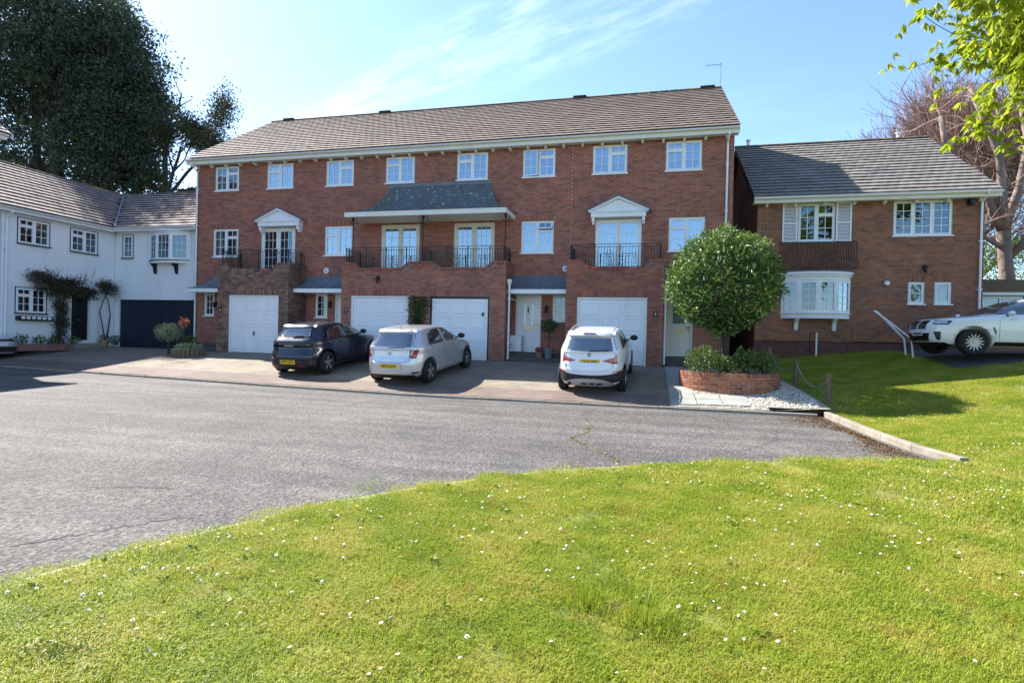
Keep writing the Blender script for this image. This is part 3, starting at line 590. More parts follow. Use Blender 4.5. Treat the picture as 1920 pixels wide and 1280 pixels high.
def front_door(parent, T, u0, u1, z0, z1, m='upvc', d=0.05, style=0):
    mb = MB(T); fw = 0.06; mb.box(u0, u0 + fw, d - 0.03, d + 0.05, z0, z1); mb.box(u1 - fw, u1, d - 0.03, d + 0.05, z0, z1); mb.box(u0 + fw, u1 - fw, d - 0.03, d + 0.05, z1 - fw, z1)
    a, b, c, e = u0 + fw + .004, u1 - fw - .004, z0 + 0.02, z1 - fw - .004
    root = MB(T).box(a, b, d, d + 0.04, c, e).build('front_door', m, parent); mb.build('door_frame', m, root)
    w = b - a; h = e - c
    if style == 0:
        for f in (0.27, 0.62): g = MB(T); rect_frame(g, a + w * f, a + w * (f + .13), c + h * .48, c + h * .88, 0.012, d - 0.012, d); g.build('glazing_bead', m, root); MB(T).box(a + w * f + .01, a + w * (f + .13) - .01, d - 0.006, d - 0.001, c + h * .48 + .01, c + h * .88 - .01).build('pane', 'glass_dark', root)
        k = MB(T); k.tube([(a + w * .49, d - .02, c + h * .76), (a + w * .49, d - .02, c + h * .82)], [0.03, 0.008], 8); k.tube([(a + w * .49, d - .02, c + h * .70), (a + w * .49, d - .02, c + h * .76)], [0.008, 0.03], 8); k.build('knocker', 'iron', root)
    else:
        g = MB(T); rect_frame(g, a + w * .2, a + w * .8, c + h * .55, c + h * .9, 0.02, d - 0.012, d); g.build('glazing_bead', m, root)
        MB(T).box(a + w * .2 + .015, a + w * .8 - .015, d - 0.006, d - 0.001, c + h * .55 + .015, c + h * .9 - .015).build('pane', 'glass_dark', root)
    for f in (0.18, 0.54):
        g = MB(T); rect_frame(g, a + w * f, a + w * (f + .28), c + h * .08, c + h * .40, 0.014, d - 0.010, d); g.build('panel', m, root)
    MB(T).box(a + w * .33, a + w * .67, d - 0.014, d, c + h * .425, c + h * .455).build('letter_plate', 'brass', root)
    hd = MB(T); hd.box(b - 0.09, b - 0.05, d - 0.012, d, c + h * .42, c + h * .54); hd.box(b - 0.16, b - 0.055, d - 0.05, d - 0.035, c + h * .49, c + h * .505); hd.box(b - 0.08, b - 0.06, d - 0.05, d - .01, c + h * .49, c + h * .505); hd.build('handle', 'brass', root)
    return root
# ---- roofs
TILE_V = {}
def tile_variants(mname, w=0.297, l=0.36, th=0.05):
    if mname not in TILE_V:
        out = []
        for i in range(8):
            mb = MB(); c = 0.002   # local: x across, y up the slope, z off the roof; lower edge proud, a slight camber
            P = [(0.002, .05, 0.0), (w, .05, 0.0), (w, l, -0.004), (0.002, l, -0.004), (0.002, 0, th), (w * .5, 0, th + c), (w, 0, th - .003), (w, l, 0.008), (w * .5, l, 0.012), (0.002, l, 0.008), (0.002, .012, th + .003), (w * .5, .012, th + c + .003), (w, .012, th)]
            mb.add(P, [(0, 1, 6, 5, 4), (4, 5, 11, 10), (5, 6, 12, 11), (10, 11, 8, 9), (11, 12, 7, 8), (1, 2, 7, 12, 6), (3, 0, 4, 10, 9)], 0, (i + .5) / 8)
            me = bpy.data.meshes.new('roof_tile'); me.from_pydata(mb.v, [], mb.f); me.materials.append(MT[mname])
            a = me.attributes.new('tone', 'FLOAT', 'FACE'); a.data.foreach_set('value', mb.t); me.update(); out.append(me)
        TILE_V[mname] = out
    return TILE_V[mname]
def tile_roof(parent, O, udir, sdir, width, length, m='tile', single=300, keep=None, rows=None, tw=0.30, seed=1):
    """O: eave corner; udir across, sdir up the slope. Individual tiles nearest the viewer, the rest one mesh"""
    rg = random.Random(seed); O, U, S = Vector(O), Vector(udir).normalized(), Vector(sdir).normalized(); Nn = U.cross(S)
    rot = Matrix((U, S, Nn)).transposed(); rows = rows or int(round(length / 0.345)); g = length / rows; n = int(round(width / tw)); tw2 = width / n
    items = []
    for r in range(rows):
        for i in range(n + (r % 2)):
            u = i * tw2 - (tw2 / 2 if r % 2 else 0)
            p = O + U * u + S * (r * g - 0.03)
            c = p + U * tw2 / 2 + S * 0.17
            if u < -1e-6 or u + tw2 > width + 1e-6:
                if not (u + tw2 > width + 1e-6 or u < -1e-6): continue
                u = min(max(u, 0), width - tw2); p = O + U * u + S * (r * g - 0.03) - Nn * 0.004
            if keep and not keep(c): continue
            items.append((p + Nn * rg.uniform(-.002, .003), rg.randrange(8), rg.uniform(-.003, .003)))
    var = tile_variants(m); off = woff(parent); items.sort(key=lambda q: (q[0] - Vector((0, 0, CAMZ))).length)
    sx = (tw2 - 0.003) / 0.297
    for k, (p, v, tw_) in enumerate(items[:single]):
        o = bpy.data.objects.new('roof_tile', var[v]); COL.objects.link(o); o.parent = parent
        o.matrix_local = Matrix.Translation(p - off) @ rot.to_4x4() @ Matrix.Rotation(tw_, 4, 'Z') @ Matrix.Diagonal((sx, 1, 1, 1))
    rest = items[single:]
    if rest:
        vs = np.array([v.co[:] for v in var[0].vertices]) * np.array([sx, 1, 1]); A = np.array(rot)
        V = []; polys = [tuple(p.vertices) for p in var[0].polygons]; nv = len(vs); Fq = []; tn = []
        tri = []
        for f in polys:
            for j in range(1, len(f) - 1): tri.append((f[0], f[j], f[j + 1]))
        tri = np.array(tri)
        base = vs @ A.T; V = (base[None] + np.array([(q[0] - off)[:] for q in rest])[:, None]).reshape(-1, 3)
        Fq = (np.arange(len(rest))[:, None, None] * nv + tri[None]).reshape(-1, 3); tn = np.repeat([(q[1] + .5) / 8 for q in rest], len(tri))
        o = link('tiling', np_mesh('tiling', V, Fq, MT[m], tone=tn), parent); o['kind'] = 'stuff'
def ridge_row(parent, a, b, r=0.12, m='ridge'):
    a, b = Vector(a), Vector(b); L_ = (b - a).length; n = max(1, int(round(L_ / 0.45))); d = (b - a) / n
    for i in range(n):
        p, q = a + d * i, a + d * (i + 1) - d.normalized() * 0.012; t = MB(); side = d.normalized().cross(Vector((0, 0, 1))); P = []
        for e in (p, q):
            for k in range(7):
                an = math.pi * k / 6; P.append(e + side * math.cos(an) * r + Vector((0, 0, 1)) * (math.sin(an) * r * .8 - 0.02))
        t.add([tuple(x) for x in P], [(k, k + 1, k + 8, k + 7) for k in range(6)] + [tuple(range(6, -1, -1)), tuple(range(7, 14))], 0, random.random()); t.build('ridge_tile', m, parent)
def gutter(parent, T, u0, u1, z, d, m='upvc', r=0.06):
    mb = MB(T); n = 8; P = []
    for u in (u0, u1):
        for k in range(n + 1): a = math.pi + math.pi * k / n; P.append((u, d + r * math.cos(a), z + r * math.sin(a) * 0.95))
        for k in range(n + 1): a = 2 * math.pi - math.pi * k / n; P.append((u, d + (r - .006) * math.cos(a), z + (r - .006) * math.sin(a) * 0.95))
    k = 2 * n + 2; mb.add(P, [(i, (i + 1) % k, k + (i + 1) % k, k + i) for i in range(k)] + [tuple(range(k))[::-1], tuple(range(k, 2 * k))]); return mb.build('gutter', m, parent)
def downpipe(parent, T, u, z0, z1, d=-0.07, dtop=None, r=0.036, m='upvc', hopper=False, shoe=True):
    mb = MB(T); pts = []
    if dtop is not None: pts += [(u, dtop, z1 + 0.32), (u, dtop, z1 + 0.22)]
    pts += [(u, d, z1), (u, d, z0 + 0.12)]
    if shoe: pts += [(u, d - 0.09, z0 + 0.03)]
    mb.tube(pts, r, 10)
    for z in np.arange(z0 + 0.6, z1, 1.6): mb.box(u - 0.055, u + 0.055, d - 0.042, 0.0, z, z + 0.035)
    o = mb.build('downpipe', m, parent, smooth=False)
    if hopper: MB(T).lathe([(0.03, z1 - 0.12), (0.05, z1), (0.095, z1 + 0.13), (0.105, z1 + 0.2), (0.09, z1 + 0.2), (0.05, z1 + .05)], (u, d - 0.02, 0), 12).build('hopper', m, o)
    return o
def railing(parent, T, u0, u1, z0, z1, d=0.0, gap=0.105, name='railing', scroll=None, bottom=None):
    mb = MB(T); mb.box(u0, u1, d - 0.016, d + 0.016, z1 - 0.012, z1); mb.box(u0, u1, d - 0.011, d + 0.011, z1 - 0.1, z1 - 0.085)
    if bottom is None: mb.box(u0, u1, d - 0.011, d + 0.011, z0 + 0.05, z0 + 0.062)
    o = mb.build(name, 'iron', parent); n = max(2, int(round((u1 - u0) / gap)))
    for i in range(n + 1):
        u = u0 + (u1 - u0) * i / n; th = 0.016 if i % 8 == 0 else 0.0075; zb = z0 if bottom is None else bottom(u)
        MB(T).box(u - th, u + th, d - th, d + th, zb, z1 - (0.0 if i % 8 == 0 else 0.085)).build('baluster', 'iron', o)
    if scroll:
        s = MB(T)
        for c in scroll:
            for sg in (1, -1):
                for zc in (z0 + 0.22, z0 + 0.5):
                    s.tube([(c + sg * (0.02 + 0.11 * math.sin(t) * (1 - t / 9)), d - 0.01, zc + 0.13 * math.cos(t) * (1 - t / 9)) for t in np.linspace(0, 6.2, 18)], 0.007, 5)
        s.build('scrollwork', 'iron', o)
    return o
def eaves(parent, T, u0, u1, z, over=0.35, fasc=0.2, m='cream', gm='upvc', step=0.74, corb=True, gz=None):
    """soffit, fascia, gutter and small bracket blocks. z: soffit height"""
    MB(T).box(u0, u1, -over, 0.0, z, z + 0.02).build('soffit', m, parent)
    MB(T).box(u0, u1, -over - 0.022, -over - 0.001, z - 0.03, z + fasc).build('fascia', m, parent)
    gutter(parent, T, u0, u1, z + fasc - 0.01 if gz is None else gz, -over - 0.09, gm)
    if corb:
        n = int((u1 - u0) / step)
        for i in range(n + 1):
            u = u0 + (u1 - u0) * (i + .5) / (n + 1); c = MB(T); c.box(u - 0.045, u + 0.045, -0.19, -0.004, z - 0.085, z - 0.002); c.box(u - 0.035, u + 0.035, -0.13, -0.004, z - 0.12, z - 0.087); c.build('bracket', m, parent)
# ================================================================== THE BRICK TERRACE
YW, YG, YP = 20.7, 19.5, 19.8                      # main wall, garage fronts, porch fascias
TM = frame((0, YW, 0), (1, 0, 0)); TG = frame((0, YG, 0), (1, 0, 0))
EAVE, RIDGE = (20.28, 8.24), (26.0, 11.97)
def porch(parent, x0, x1, hip0=0.0, hip1=0.0):
    prof = [(0.0, 3.2), (0.22, 2.98), (0.45, 2.81), (0.7, 2.69), (YW - YP + 0.04, 2.625)]; P = []; n = len(prof); D = prof[-1][0]
    for d, z in prof:
        f = 1 - d / D; P += [(x0 + hip0 * f, -d, z), (x1 - hip1 * f, -d, z)]
    m = MB(TM); m.add(P, [(2 * i, 2 * i + 1, 2 * i + 3, 2 * i + 2) for i in range(n - 1)])
    if hip0: m.add([(x0 + hip0, 0, 3.2)] + [(x0 + hip0 * (1 - d / D), -d, z) for d, z in prof[1:]] + [(x0, 0, 2.6)], [(i, i + 1, n) for i in range(n - 1)])
    o = m.build('porch_roof', 'lead', parent)
    f = MB(TM); f.box(x0 + 0.01, x1 - 0.005, -(YW - YP) - 0.03, -(YW - YP), 2.46, 2.615); f.box(x0 + 0.012, x1 - 0.006, -(YW - YP), -0.003, 2.475, 2.495)
    if hip0: f.box(x0 + .012, x0 + .04, -(YW - YP), -0.003, 2.5, 2.6)
    f.build('fascia', 'upvc', o)
    s = MB(TM)
    for k in range(1, 4): x = x0 + (x1 - x0) * k / 4; s.tube([(x, -d, z + 0.006) for d, z in prof], 0.012, 5)
    s.build('lead_roll', 'lead', o); return o
def top_profile(x0, x1, mids=()):
    hi, lo = 3.53, 3.30; pts = [x0, x1, *mids]
    def f(u):
        z = lo
        for p in pts:
            a = abs(u - p); w = 0.40 if p in (x0, x1) else 0.42
            t = 1.0 if a <= w else (0.5 + 0.5 * math.cos(math.pi * min(1, (a - w) / 0.42)))
            z = max(z, lo + (hi - lo) * t)
        return z
    return f
def garage_block(parent, x0, x1, opens, prof, m, mm, sides, single, sol=True):
    holes = [(a, b, -0.2, 2.325) for a, b in opens]; sold = [(a, b, 2.325, 2.55) for a, b in opens]
    brick_wall(parent, TG, x0, x1, 0, 3.3, holes, sold, m, mm, single=single, reveal=0.22, back=0.2, wname='garage_wall')
    n = 60; us = np.linspace(x0, x1, n + 1); mb = MB(TG)
    for i in range(n): mb.prism([(us[i], 3.3), (us[i + 1], 3.3), (us[i + 1], prof(us[i + 1]) - .005), (us[i], prof(us[i]) - .005)], 0.008, 0.2)
    mb.build('parapet', 'mortar_dirty', parent)
    brick_wall(parent, TG, x0, x1, 3.3, 3.525, (), (), m, mm, top=prof, wname=None)
    u = x0 - 0.02; k = 0
    while u < x1:
        z = prof(u + 0.035); sl = math.atan2(prof(u + 0.07) - prof(u), 0.07)
        Tm = TG @ Matrix.Translation((u + 0.035, 0.1, z + 0.035)) @ Matrix.Rotation(-sl, 4, 'Y')
        MB(Tm).box(-0.032, 0.032, -0.125, 0.115, -0.045, 0.05, 0, random.random()).build('coping_brick', m, parent); u += 0.0745 * math.cos(sl); k += 1
    for sd, full in sides:
        Ts = frame((x1, YG, 0), (0, 1, 0)) if sd > 0 else frame((x0, YW, 0), (0, -1, 0))
        brick_wall(parent, Ts, 0.0, YW - YG, 0, 3.525, (), (), m, mm, wname='garage_side_wall')
        c = MB(Ts)
        for i in range(15): c.box(0.03 + i * 0.0765, 0.096 + i * 0.0765, -0.02, 0.2, 3.527, 3.61, 0, random.random())
        c.build('coping', m, parent)
    MB(TG).box(x0 + 0.05, x1 - 0.05, 0.15, YW - YG - 0.002, 2.95, 3.1).build('balcony_deck', 'lead', parent)
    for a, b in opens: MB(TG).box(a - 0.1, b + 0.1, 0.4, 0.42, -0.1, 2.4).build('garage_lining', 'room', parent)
def corner_rails(parent, x0, x1, prof, sides, scroll, z1=4.17):
    railing(parent, TG, x0 + 0.12, x1 - 0.12, 3.3, z1, d=0.12, scroll=scroll, bottom=lambda u: prof(u) + 0.02)
    for sd in sides:
        Ts = frame((x1 - 0.12, YG, 0), (0, 1, 0)) if sd > 0 else frame((x0 + 0.12, YW, 0), (0, -1, 0))
        a, b = (0.14, YW - YG - 0.02) if sd > 0 else (0.02, YW - YG - 0.14)
        railing(parent, Ts, a, b, 3.6, z1, d=0.0)
def pediment(parent, xc):
    w, fr = 1.03, 0.36; o = MB(TM)
    o.box(xc - w + .06, xc + w - .06, -fr + .04, -0.002, 5.27, 5.44); o.box(xc - w, xc + w, -fr, -0.003, 5.44, 5.475)
    root = o.build('pediment', 'upvc', parent)
    t = MB(TM); t.prism([(xc - w + .02, 5.477), (xc + w - .02, 5.477), (xc, 5.90)], -fr + 0.05, -0.004); t.build('tympanum', 'upvc', root)
    r = MB(TM)
    for s in (-1, 1): r.prism([(xc + s * (w + .04), 5.445), (xc + s * (w + .04), 5.50), (xc, 5.985), (xc, 5.915)][::s], -fr - 0.03, -0.005)
    r.build('raking_cornice', 'upvc', root)
    l = MB(TM)
    for s in (-1, 1): l.prism([(xc + s * (w + .11), 5.485), (xc + s * (w + .11), 5.515), (xc, 6.02), (xc, 5.988)][::s], -fr - 0.05, -0.006)
    l.build('lead_capping', 'lead', root)
    b = MB(TM)
    for s in (-1, 1): u = xc + s * (w - 0.14); b.box(u - .05, u + .05, -fr + .08, -0.004, 5.12, 5.269); b.box(u - .038, u + .038, -fr + .16, -0.0045, 5.03, 5.12)
    b.build('console', 'upvc', root)
MT['step'] = mat('dark_step', (0.10, 0.09, 0.08), 0.9, 0.25, 6, 0.3, 60)
def steps(parent, x0, x1, top=0.31):
    MB(TM).box(x0, x1, -0.62, 0.0, -0.1, top).build('step', 'step', parent); MB(TM).box(x0 + .004, x1 - .004, -0.96, -0.622, -0.1, top / 2).build('step', 'step', parent)
def wall_lamp(parent, T, u, z, d=0.0):
    m = MB(T); m.box(u - .04, u + .04, d - .02, d, z - .02, z + .12); m.tube([(u, d - .02, z + .08), (u, d - .1, z + .13), (u, d - .13, z + .1)], .01, 6); m.lathe([(.02, z + .1), (.075, z + .06), (.06, z + .05), (.055, z - .12), (.02, z - .15)], (u, d - .13, 0), 8); return m.build('wall_lamp', 'iron', parent)
def plaque(parent, T, u, z, txt):
    o = MB(T).box(u - .075, u + .075, -.014, -.004, z - .09, z + .09).build('number_plaque', 'blackpaint', parent)
    me = text_mesh(txt, .13, 'plasticwhite'); t = link('numeral', me, o); p = T @ Vector((u, -.016, z)); t.matrix_local = Matrix.Translation(p - woff(o)) @ Matrix.Rotation(R(90), 4, 'X')
def alarm(u, z, label):
    m = MB(); m.lathe([(0.0, -.09), (.09, -.088), (.125, -.07), (.13, -.01), (.13, 0)], (0, 0, 0), 8, axis='y')
    m.v = [tuple(TM @ Vector((u + a, b, z + c))) for a, b, c in m.v]; o = m.build('alarm_box', 'plasticwhite'); tag(o, label, 'alarm box', 'burglar alarm boxes on the terrace')
    MB(TM).box(u - .025, u + .025, -.097, -.091, z - .03, z + .02).build('badge', 'iron', o)
HB = [-19.4, -13.82, -8.25, -2.83, 2.77]
def terrace_house(i, label):
    x0, x1 = HB[i], HB[i + 1]; root = thing('terrace_house', ((x0 + x1) / 2, YW, 0), label, 'house', 'houses of the brick terrace')
    top = [[(-18.41, -17.23, 'L', 'sides'), (-15.82, -14.58, 'R', 'net')], [(-13.02, -11.78, 'L', None), (-10.35, -9.12, 'R', None)], [(-7.34, -6.10, 'R', None), (-4.72, -3.49, 'L', None)], [(-2.095, -0.86, 'L', 'blind'), (0.49, 1.71, 'R', 'blind')]][i]
    mid = [(-18.45, -17.2, 'L', 'sides'), (-13.02, -11.78, 'R', 'net'), (-4.72, -3.49, 'L', None), (0.645, 1.865, 'R', 'net')][i]
    fd = [(-16.05, -14.42), (-10.49, -8.84), (-7.41, -5.77), (-1.945, -0.29)][i]
    gf = [((-18.86, -18.36), (-18.06, -17.16)), ((-13.4, -12.85), (-12.5, -11.56)), ((-3.46, -2.93), (-4.86, -3.90)), ((1.72, 2.25), (0.62, 1.54))][i]
    zt0, zt1, zm0, zm1 = 6.9, 7.95, 4.05, 5.25
    holes = [(a, b, zt0, zt1) for a, b, *_ in top] + [(mid[0], mid[1], zm0, zm1), (fd[0], fd[1], 3.15, 5.25), (gf[0][0], gf[0][1], 1.5, 2.475), (gf[1][0], gf[1][1], 0.3, 2.475)]
    sold = [(mid[0] - .05, mid[1] + .05, 5.25, 5.475)]
    brick_wall(root, TM, x0, x1, 0, 8.025, holes, sold, 'brick', 'mortar')
    for k, (a, b, t, c) in enumerate(top): window(root, TM, a, b, zt0, zt1, t, glass='glass_dark' if i == 0 and k == 0 else 'glass', cur=c, sash_open=(i == 2 and k == 1))
    window(root, TM, mid[0], mid[1], zm0, zm1, mid[2], glass='glass_dark' if i == 0 else 'glass', cur=mid[3], fan_open=(i == 2))
    french_door(root, TM, fd[0], fd[1], 3.15, 5.25, nu=2 if i in (1,) else 3, cur={0: None, 1: 'net', 2: 'sides', 3: 'net'}[i], m='upvc' if i in (0, 3) else 'cream', glass='glass_dark' if i == 0 else 'glass')
    window(root, TM, gf[0][0], gf[0][1], 1.5, 2.475, glass='glass_dark', lights=[(2, 3)])
    front_door(root, TM, gf[1][0], gf[1][1], 0.31, 2.47, 'upvc' if i < 3 else 'cream', style=0 if i < 3 else 1)
    room_box(root, TM, gf[1][0], gf[1][1], 0.3, 2.4)
    # roof
    a, b = x0 - (0.24 if i == 0 else 0), x1 + (0.13 if i == 3 else 0); sv = (0, RIDGE[0] - EAVE[0], RIDGE[1] - EAVE[1]); ln = math.hypot(sv[1], sv[2])
    mb = MB(); e, rg = EAVE, RIDGE; bk = 31.7
    P = [(x, y, z) for x in (a, b) for y, z in ((e[0] + .1, e[1] - .01), (rg[0], rg[1] - .06), (bk, e[1] - .05), (bk, e[1] - .2), (rg[0], rg[1] - .25), (e[0] + .12, e[1] - .16))]
    mb.add(P, [(0, 1, 7, 6), (1, 2, 8, 7), (2, 3, 9, 8), (3, 4, 10, 9), (4, 5, 11, 10), (5, 0, 6, 11), (5, 4, 3, 2, 1, 0), (6, 7, 8, 9, 10, 11)])
    rf = mb.build('roof', 'underlay', root)
    tile_roof(rf, (a, e[0], e[1]), (1, 0, 0), sv, b - a, ln, 'tile', 300, rows=20, seed=i)
    ridge_row(rf, (a, rg[0], rg[1] + .01), (b, rg[0], rg[1] + .01))
    for vx in ([-18.9], [-13.4], [-3.6], [2.0])[i]:
        MB().box(vx, vx + 0.6, rg[0] - .13, rg[0] + .13, rg[1] + .02, rg[1] + .12).build('ridge_vent', 'darkwood', rf)
    eaves(root, TM, a + (.02 if i == 0 else 0), b - (.02 if i == 3 else 0), 8.03, over=0.33, gz=8.2)
    MB().box(x0 + .003, x1 - .003, 22.45, 31.4, -0.2, 8.1).build('rear_shell', 'mortar', root)
    gz = [(20.72, 8.03), (26.0, 11.7), (31.4, 8.03)]
    if i == 3:
        Tg_ = frame((x1, 20.7, 0), (0, 1, 0)); tp = lambda u: 8.1 + max(0, min(u, 10.7 - u)) * 0.66
        MB(Tg_).prism([(0.0, -.2), (10.7, -.2), (10.7, 8.05), (5.3, 11.7), (0.0, 8.05)], 0.008, 0.12).build('gable_wall', 'mortar', root)
        brick_wall(root, Tg_, 0, 10.7, 0, 11.7, (), (), 'brick', 'mortar', top=tp, wname=None)
    if i == 0:
        MB(frame((x0, 31.4, 0), (0, -1, 0))).prism([(0, -.2), (10.7, -.2), (10.7, 8.05), (5.4, 11.7), (0, 8.05)], 0.0, 0.12).build('gable_wall', 'brick', root)
    return root
H = [terrace_house(0, 'end brick terrace house beside the white cottage, with stained brown garage walls'),
     terrace_house(1, 'brick terrace house with the dark hatchback outside and half the lead balcony canopy'),
     terrace_house(2, 'brick terrace house with black-framed garage door and white front door in view'),
     terrace_house(3, 'end brick terrace house behind the white crossover, aerial on its ridge')]
pA = top_profile(-17.14, -13.84); pBC = top_profile(-11.51, -4.99, (-8.25,)); pD = top_profile(-2.8, 0.495)
garage_block(H[0], -17.14, -13.84, [(-16.6, -14.28)], pA, 'brick_dirty', 'mortar_dirty', [(1, 1)], 300)
garage_door(H[0], TG, -16.6, -14.28, 0.0, 2.32)
for k, (a, b, o, hh, fm) in enumerate([(-11.51, -8.25, (-11.1, -8.72), 1, 'upvc'), (-8.25, -4.99, (-7.88, -5.56), 2, 'blackpaint')]):
    garage_block(H[hh], a, b, [o], pBC, 'brick' if k else 'brick', 'mortar', [(-1, 1)] if k == 0 else [(1, 1)], 300)
    gd = garage_door(H[hh], TG, o[0], o[1], 0.0, 2.32, frame_m=fm, handle=False)
    if k: MB(TG).box(-5.86, -5.78, .045, .055, 1.62, 1.74).build('keypad', 'blackpaint', gd)
garage_block(H[3], -2.8, 0.495, [(-2.41, -0.03)], pD, 'brick', 'mortar_dirty', [(-1, 1), (1, 1)], 300)
garage_door(H[3], TG, -2.41, -0.03, 0.0, 2.32)
corner_rails(H[0], -17.14, -13.84, pA, [1, -1], None); corner_rails(H[3], -2.8, 0.495, pD, [1, -1], [-1.35, -1.0])
corner_rails(H[1], -11.51, -8.25, pBC, [-1], [-10.6, -10.3]); corner_rails(H[2], -8.25, -4.99, pBC, [1], [-7.2, -6.9])
Ts = frame((-8.25, YG, 0), (0, 1, 0)); railing(H[1], Ts, 0.14, 1.18, 3.4, 4.17)
pediment(H[0], -15.03); pediment(H[3], -1.12)
porch(H[0], -19.0, -17.145, hip0=0.75); porch(H[1], -13.83, -11.515, hip0=0.12); porch(H[2], -4.985, -2.805); porch(H[3], 0.5, 2.35, hip1=0.5)
for h, a, b in ((0, -18.3, -17.16), (1, -13.8, -11.53), (2, -4.97, -2.82), (3, 0.51, 2.0)): steps(H[h], a, b)
# curved lead canopy on posts over the pair of balconies: two halves, one on each house
def canopy(parent, x0, x1, xt0, xt1, outer):
    D = YW - 19.3; prof = [(0.0, 6.74), (0.10, 6.5), (0.24, 6.22), (0.44, 5.93), (0.68, 5.72), (0.96, 5.58), (1.2, 5.51), (D + .03, 5.475)]; n = len(prof)
    def side(k): t = prof[k][0] / prof[-1][0]; g = t ** 0.9; return (xt0 + (x0 - xt0) * g, xt1 + (x1 - xt1) * g)
    m = MB(TM); P = []
    for k, (d, z) in enumerate(prof): a, b = side(k); P += [(a, -d, z), (b, -d, z)]
    m.add(P, [(2 * i, 2 * i + 1, 2 * i + 3, 2 * i + 2) for i in range(n - 1)])
    j = 0 if outer < 0 else 1; xe = (x0, x1)[j]
    for k in range(n - 1): a, b = side(k)[j], side(k + 1)[j]; m.add([(a, -prof[k][0], prof[k][1]), (b, -prof[k + 1][0], prof[k + 1][1]), (b, 0, prof[k + 1][1]), (a, 0, prof[k][1])], [(0, 1, 2, 3)])
    o = m.build('canopy_roof', 'lead_old', parent, smooth=False)
    fl = MB(TM); fl.box(xt0 - (.08 if outer < 0 else 0), xt1 + (.08 if outer > 0 else 0), -0.03, 0, 6.72, 6.84)
    for xr in np.linspace(xt0, xt1, 4)[1:3]:
        t0 = (xr - xt0) / (xt1 - xt0); fl.tube([(side(k)[0] + (side(k)[1] - side(k)[0]) * t0, -d, z + .008) for k, (d, z) in enumerate(prof)], .014, 5)
    fl.tube([(side(k)[j], -d, z + .01) for k, (d, z) in enumerate(prof)], .02, 6); fl.build('flashing', 'lead', o)
    f = MB(TM); f.box(x0, x1, -D - .02, -D, 5.29, 5.47); f.box(xe - (.02 if outer > 0 else 0), xe + (.02 if outer < 0 else 0), -D, -.003, 5.292, 5.468); f.build('fascia', 'cream', o)
    s = MB(TM); s.box(x0 + .022, x1 - .022, -D + .001, -.004, 5.315, 5.335); s.build('soffit', 'cream', o)
    return o
def post(parent, x):
    m = MB(TG); m.tube([(x, .05, 3.5), (x, .05, 5.31)], .022, 8); m.lathe([(.05, 3.55), (.05, 3.6), (.025, 3.64)], (x, .05, 0), 8); m.lathe([(.022, 5.1), (.05, 5.22), (.06, 5.3)], (x, .05, 0), 8)
    for s in (-1, 1): m.tube([(x, .05, 5.05), (x + s * .1, .05, 5.1), (x + s * .17, .05, 5.22), (x + s * .14, .05, 5.3)], .009, 5)
    m.build('canopy_post', 'iron', parent)
canopy(H[1], -11.33, -8.25, -10.1, -8.25, -1); canopy(H[2], -8.25, -4.97, -8.25, -6.0, 1)
post(H[1], -11.1); post(H[1], -8.22); post(H[2], -5.05)
# pipes, lamps, number plaques
downpipe(H[0], TM, -19.28, 0, 7.75, dtop=-0.4); downpipe(H[3], TM, 2.55, 0, 7.75, dtop=-0.4)
downpipe(H[2], TM, -4.88, 0.05, 2.75, d=-1.03, hopper=True); downpipe(H[3], TM, 0.56, 0.05, 2.5, d=-1.05, hopper=True)
wall_lamp(H[0], TM, -18.22, 2.0); wall_lamp(H[1], TM, -12.68, 2.05); wall_lamp(H[2], TM, -3.68, 1.95); wall_lamp(H[1], TG, -9.95, 2.95)
plaque(H[0], TG, -16.98, 1.7, '6'); plaque(H[1], TG, -11.3, 1.75, '7'); plaque(H[3], TG, 0.25, 1.75, '9')
MB(TM).box(-4.95, -4.88 + .35, -.5, -.003, 0.35, 0.95).build('meter_box', 'plasticwhite', H[2])
alarm(-12.9, 3.42, 'white alarm box on the terrace wall above the porch beside the dark car'); alarm(-3.0, 3.45, 'white alarm box on the wall above the panelled front door')
gn = MB(TG); [gn.box(-8.1 + .055 * k, -8.095 + .055 * k, .18, .184, 3.36, 4.08) for k in range(15)]; [gn.box(-8.1, -7.325, .185, .189, 3.36 + .05 * k, 3.366 + .05 * k) for k in range(15)]; MT['net'] = mat('green_net', (0.04, 0.16, 0.05), .7); tag(gn.build('green_netting', 'net'), 'green netting tied behind the balcony railing beside the middle post', 'netting', kind='stuff')
ae = MB(); ae.tube([(2.84, 26, 11.9), (2.84, 26, 13.1)], .02, 6); ae.tube([(2.84, 26, 13.02), (2.2, 25.7, 12.86)], .012, 5)
for k in range(6): q = k / 5; ae.tube([(2.84 - .6 * q - .05, 26 - .28 * q - .12, 13.02 - .15 * q), (2.84 - .6 * q + .05, 26 - .28 * q + .12, 13.02 - .15 * q)], .007, 4)
tag(ae.build('television_aerial', 'steel'), 'thin television aerial standing on the end of the terrace ridge', 'aerial')
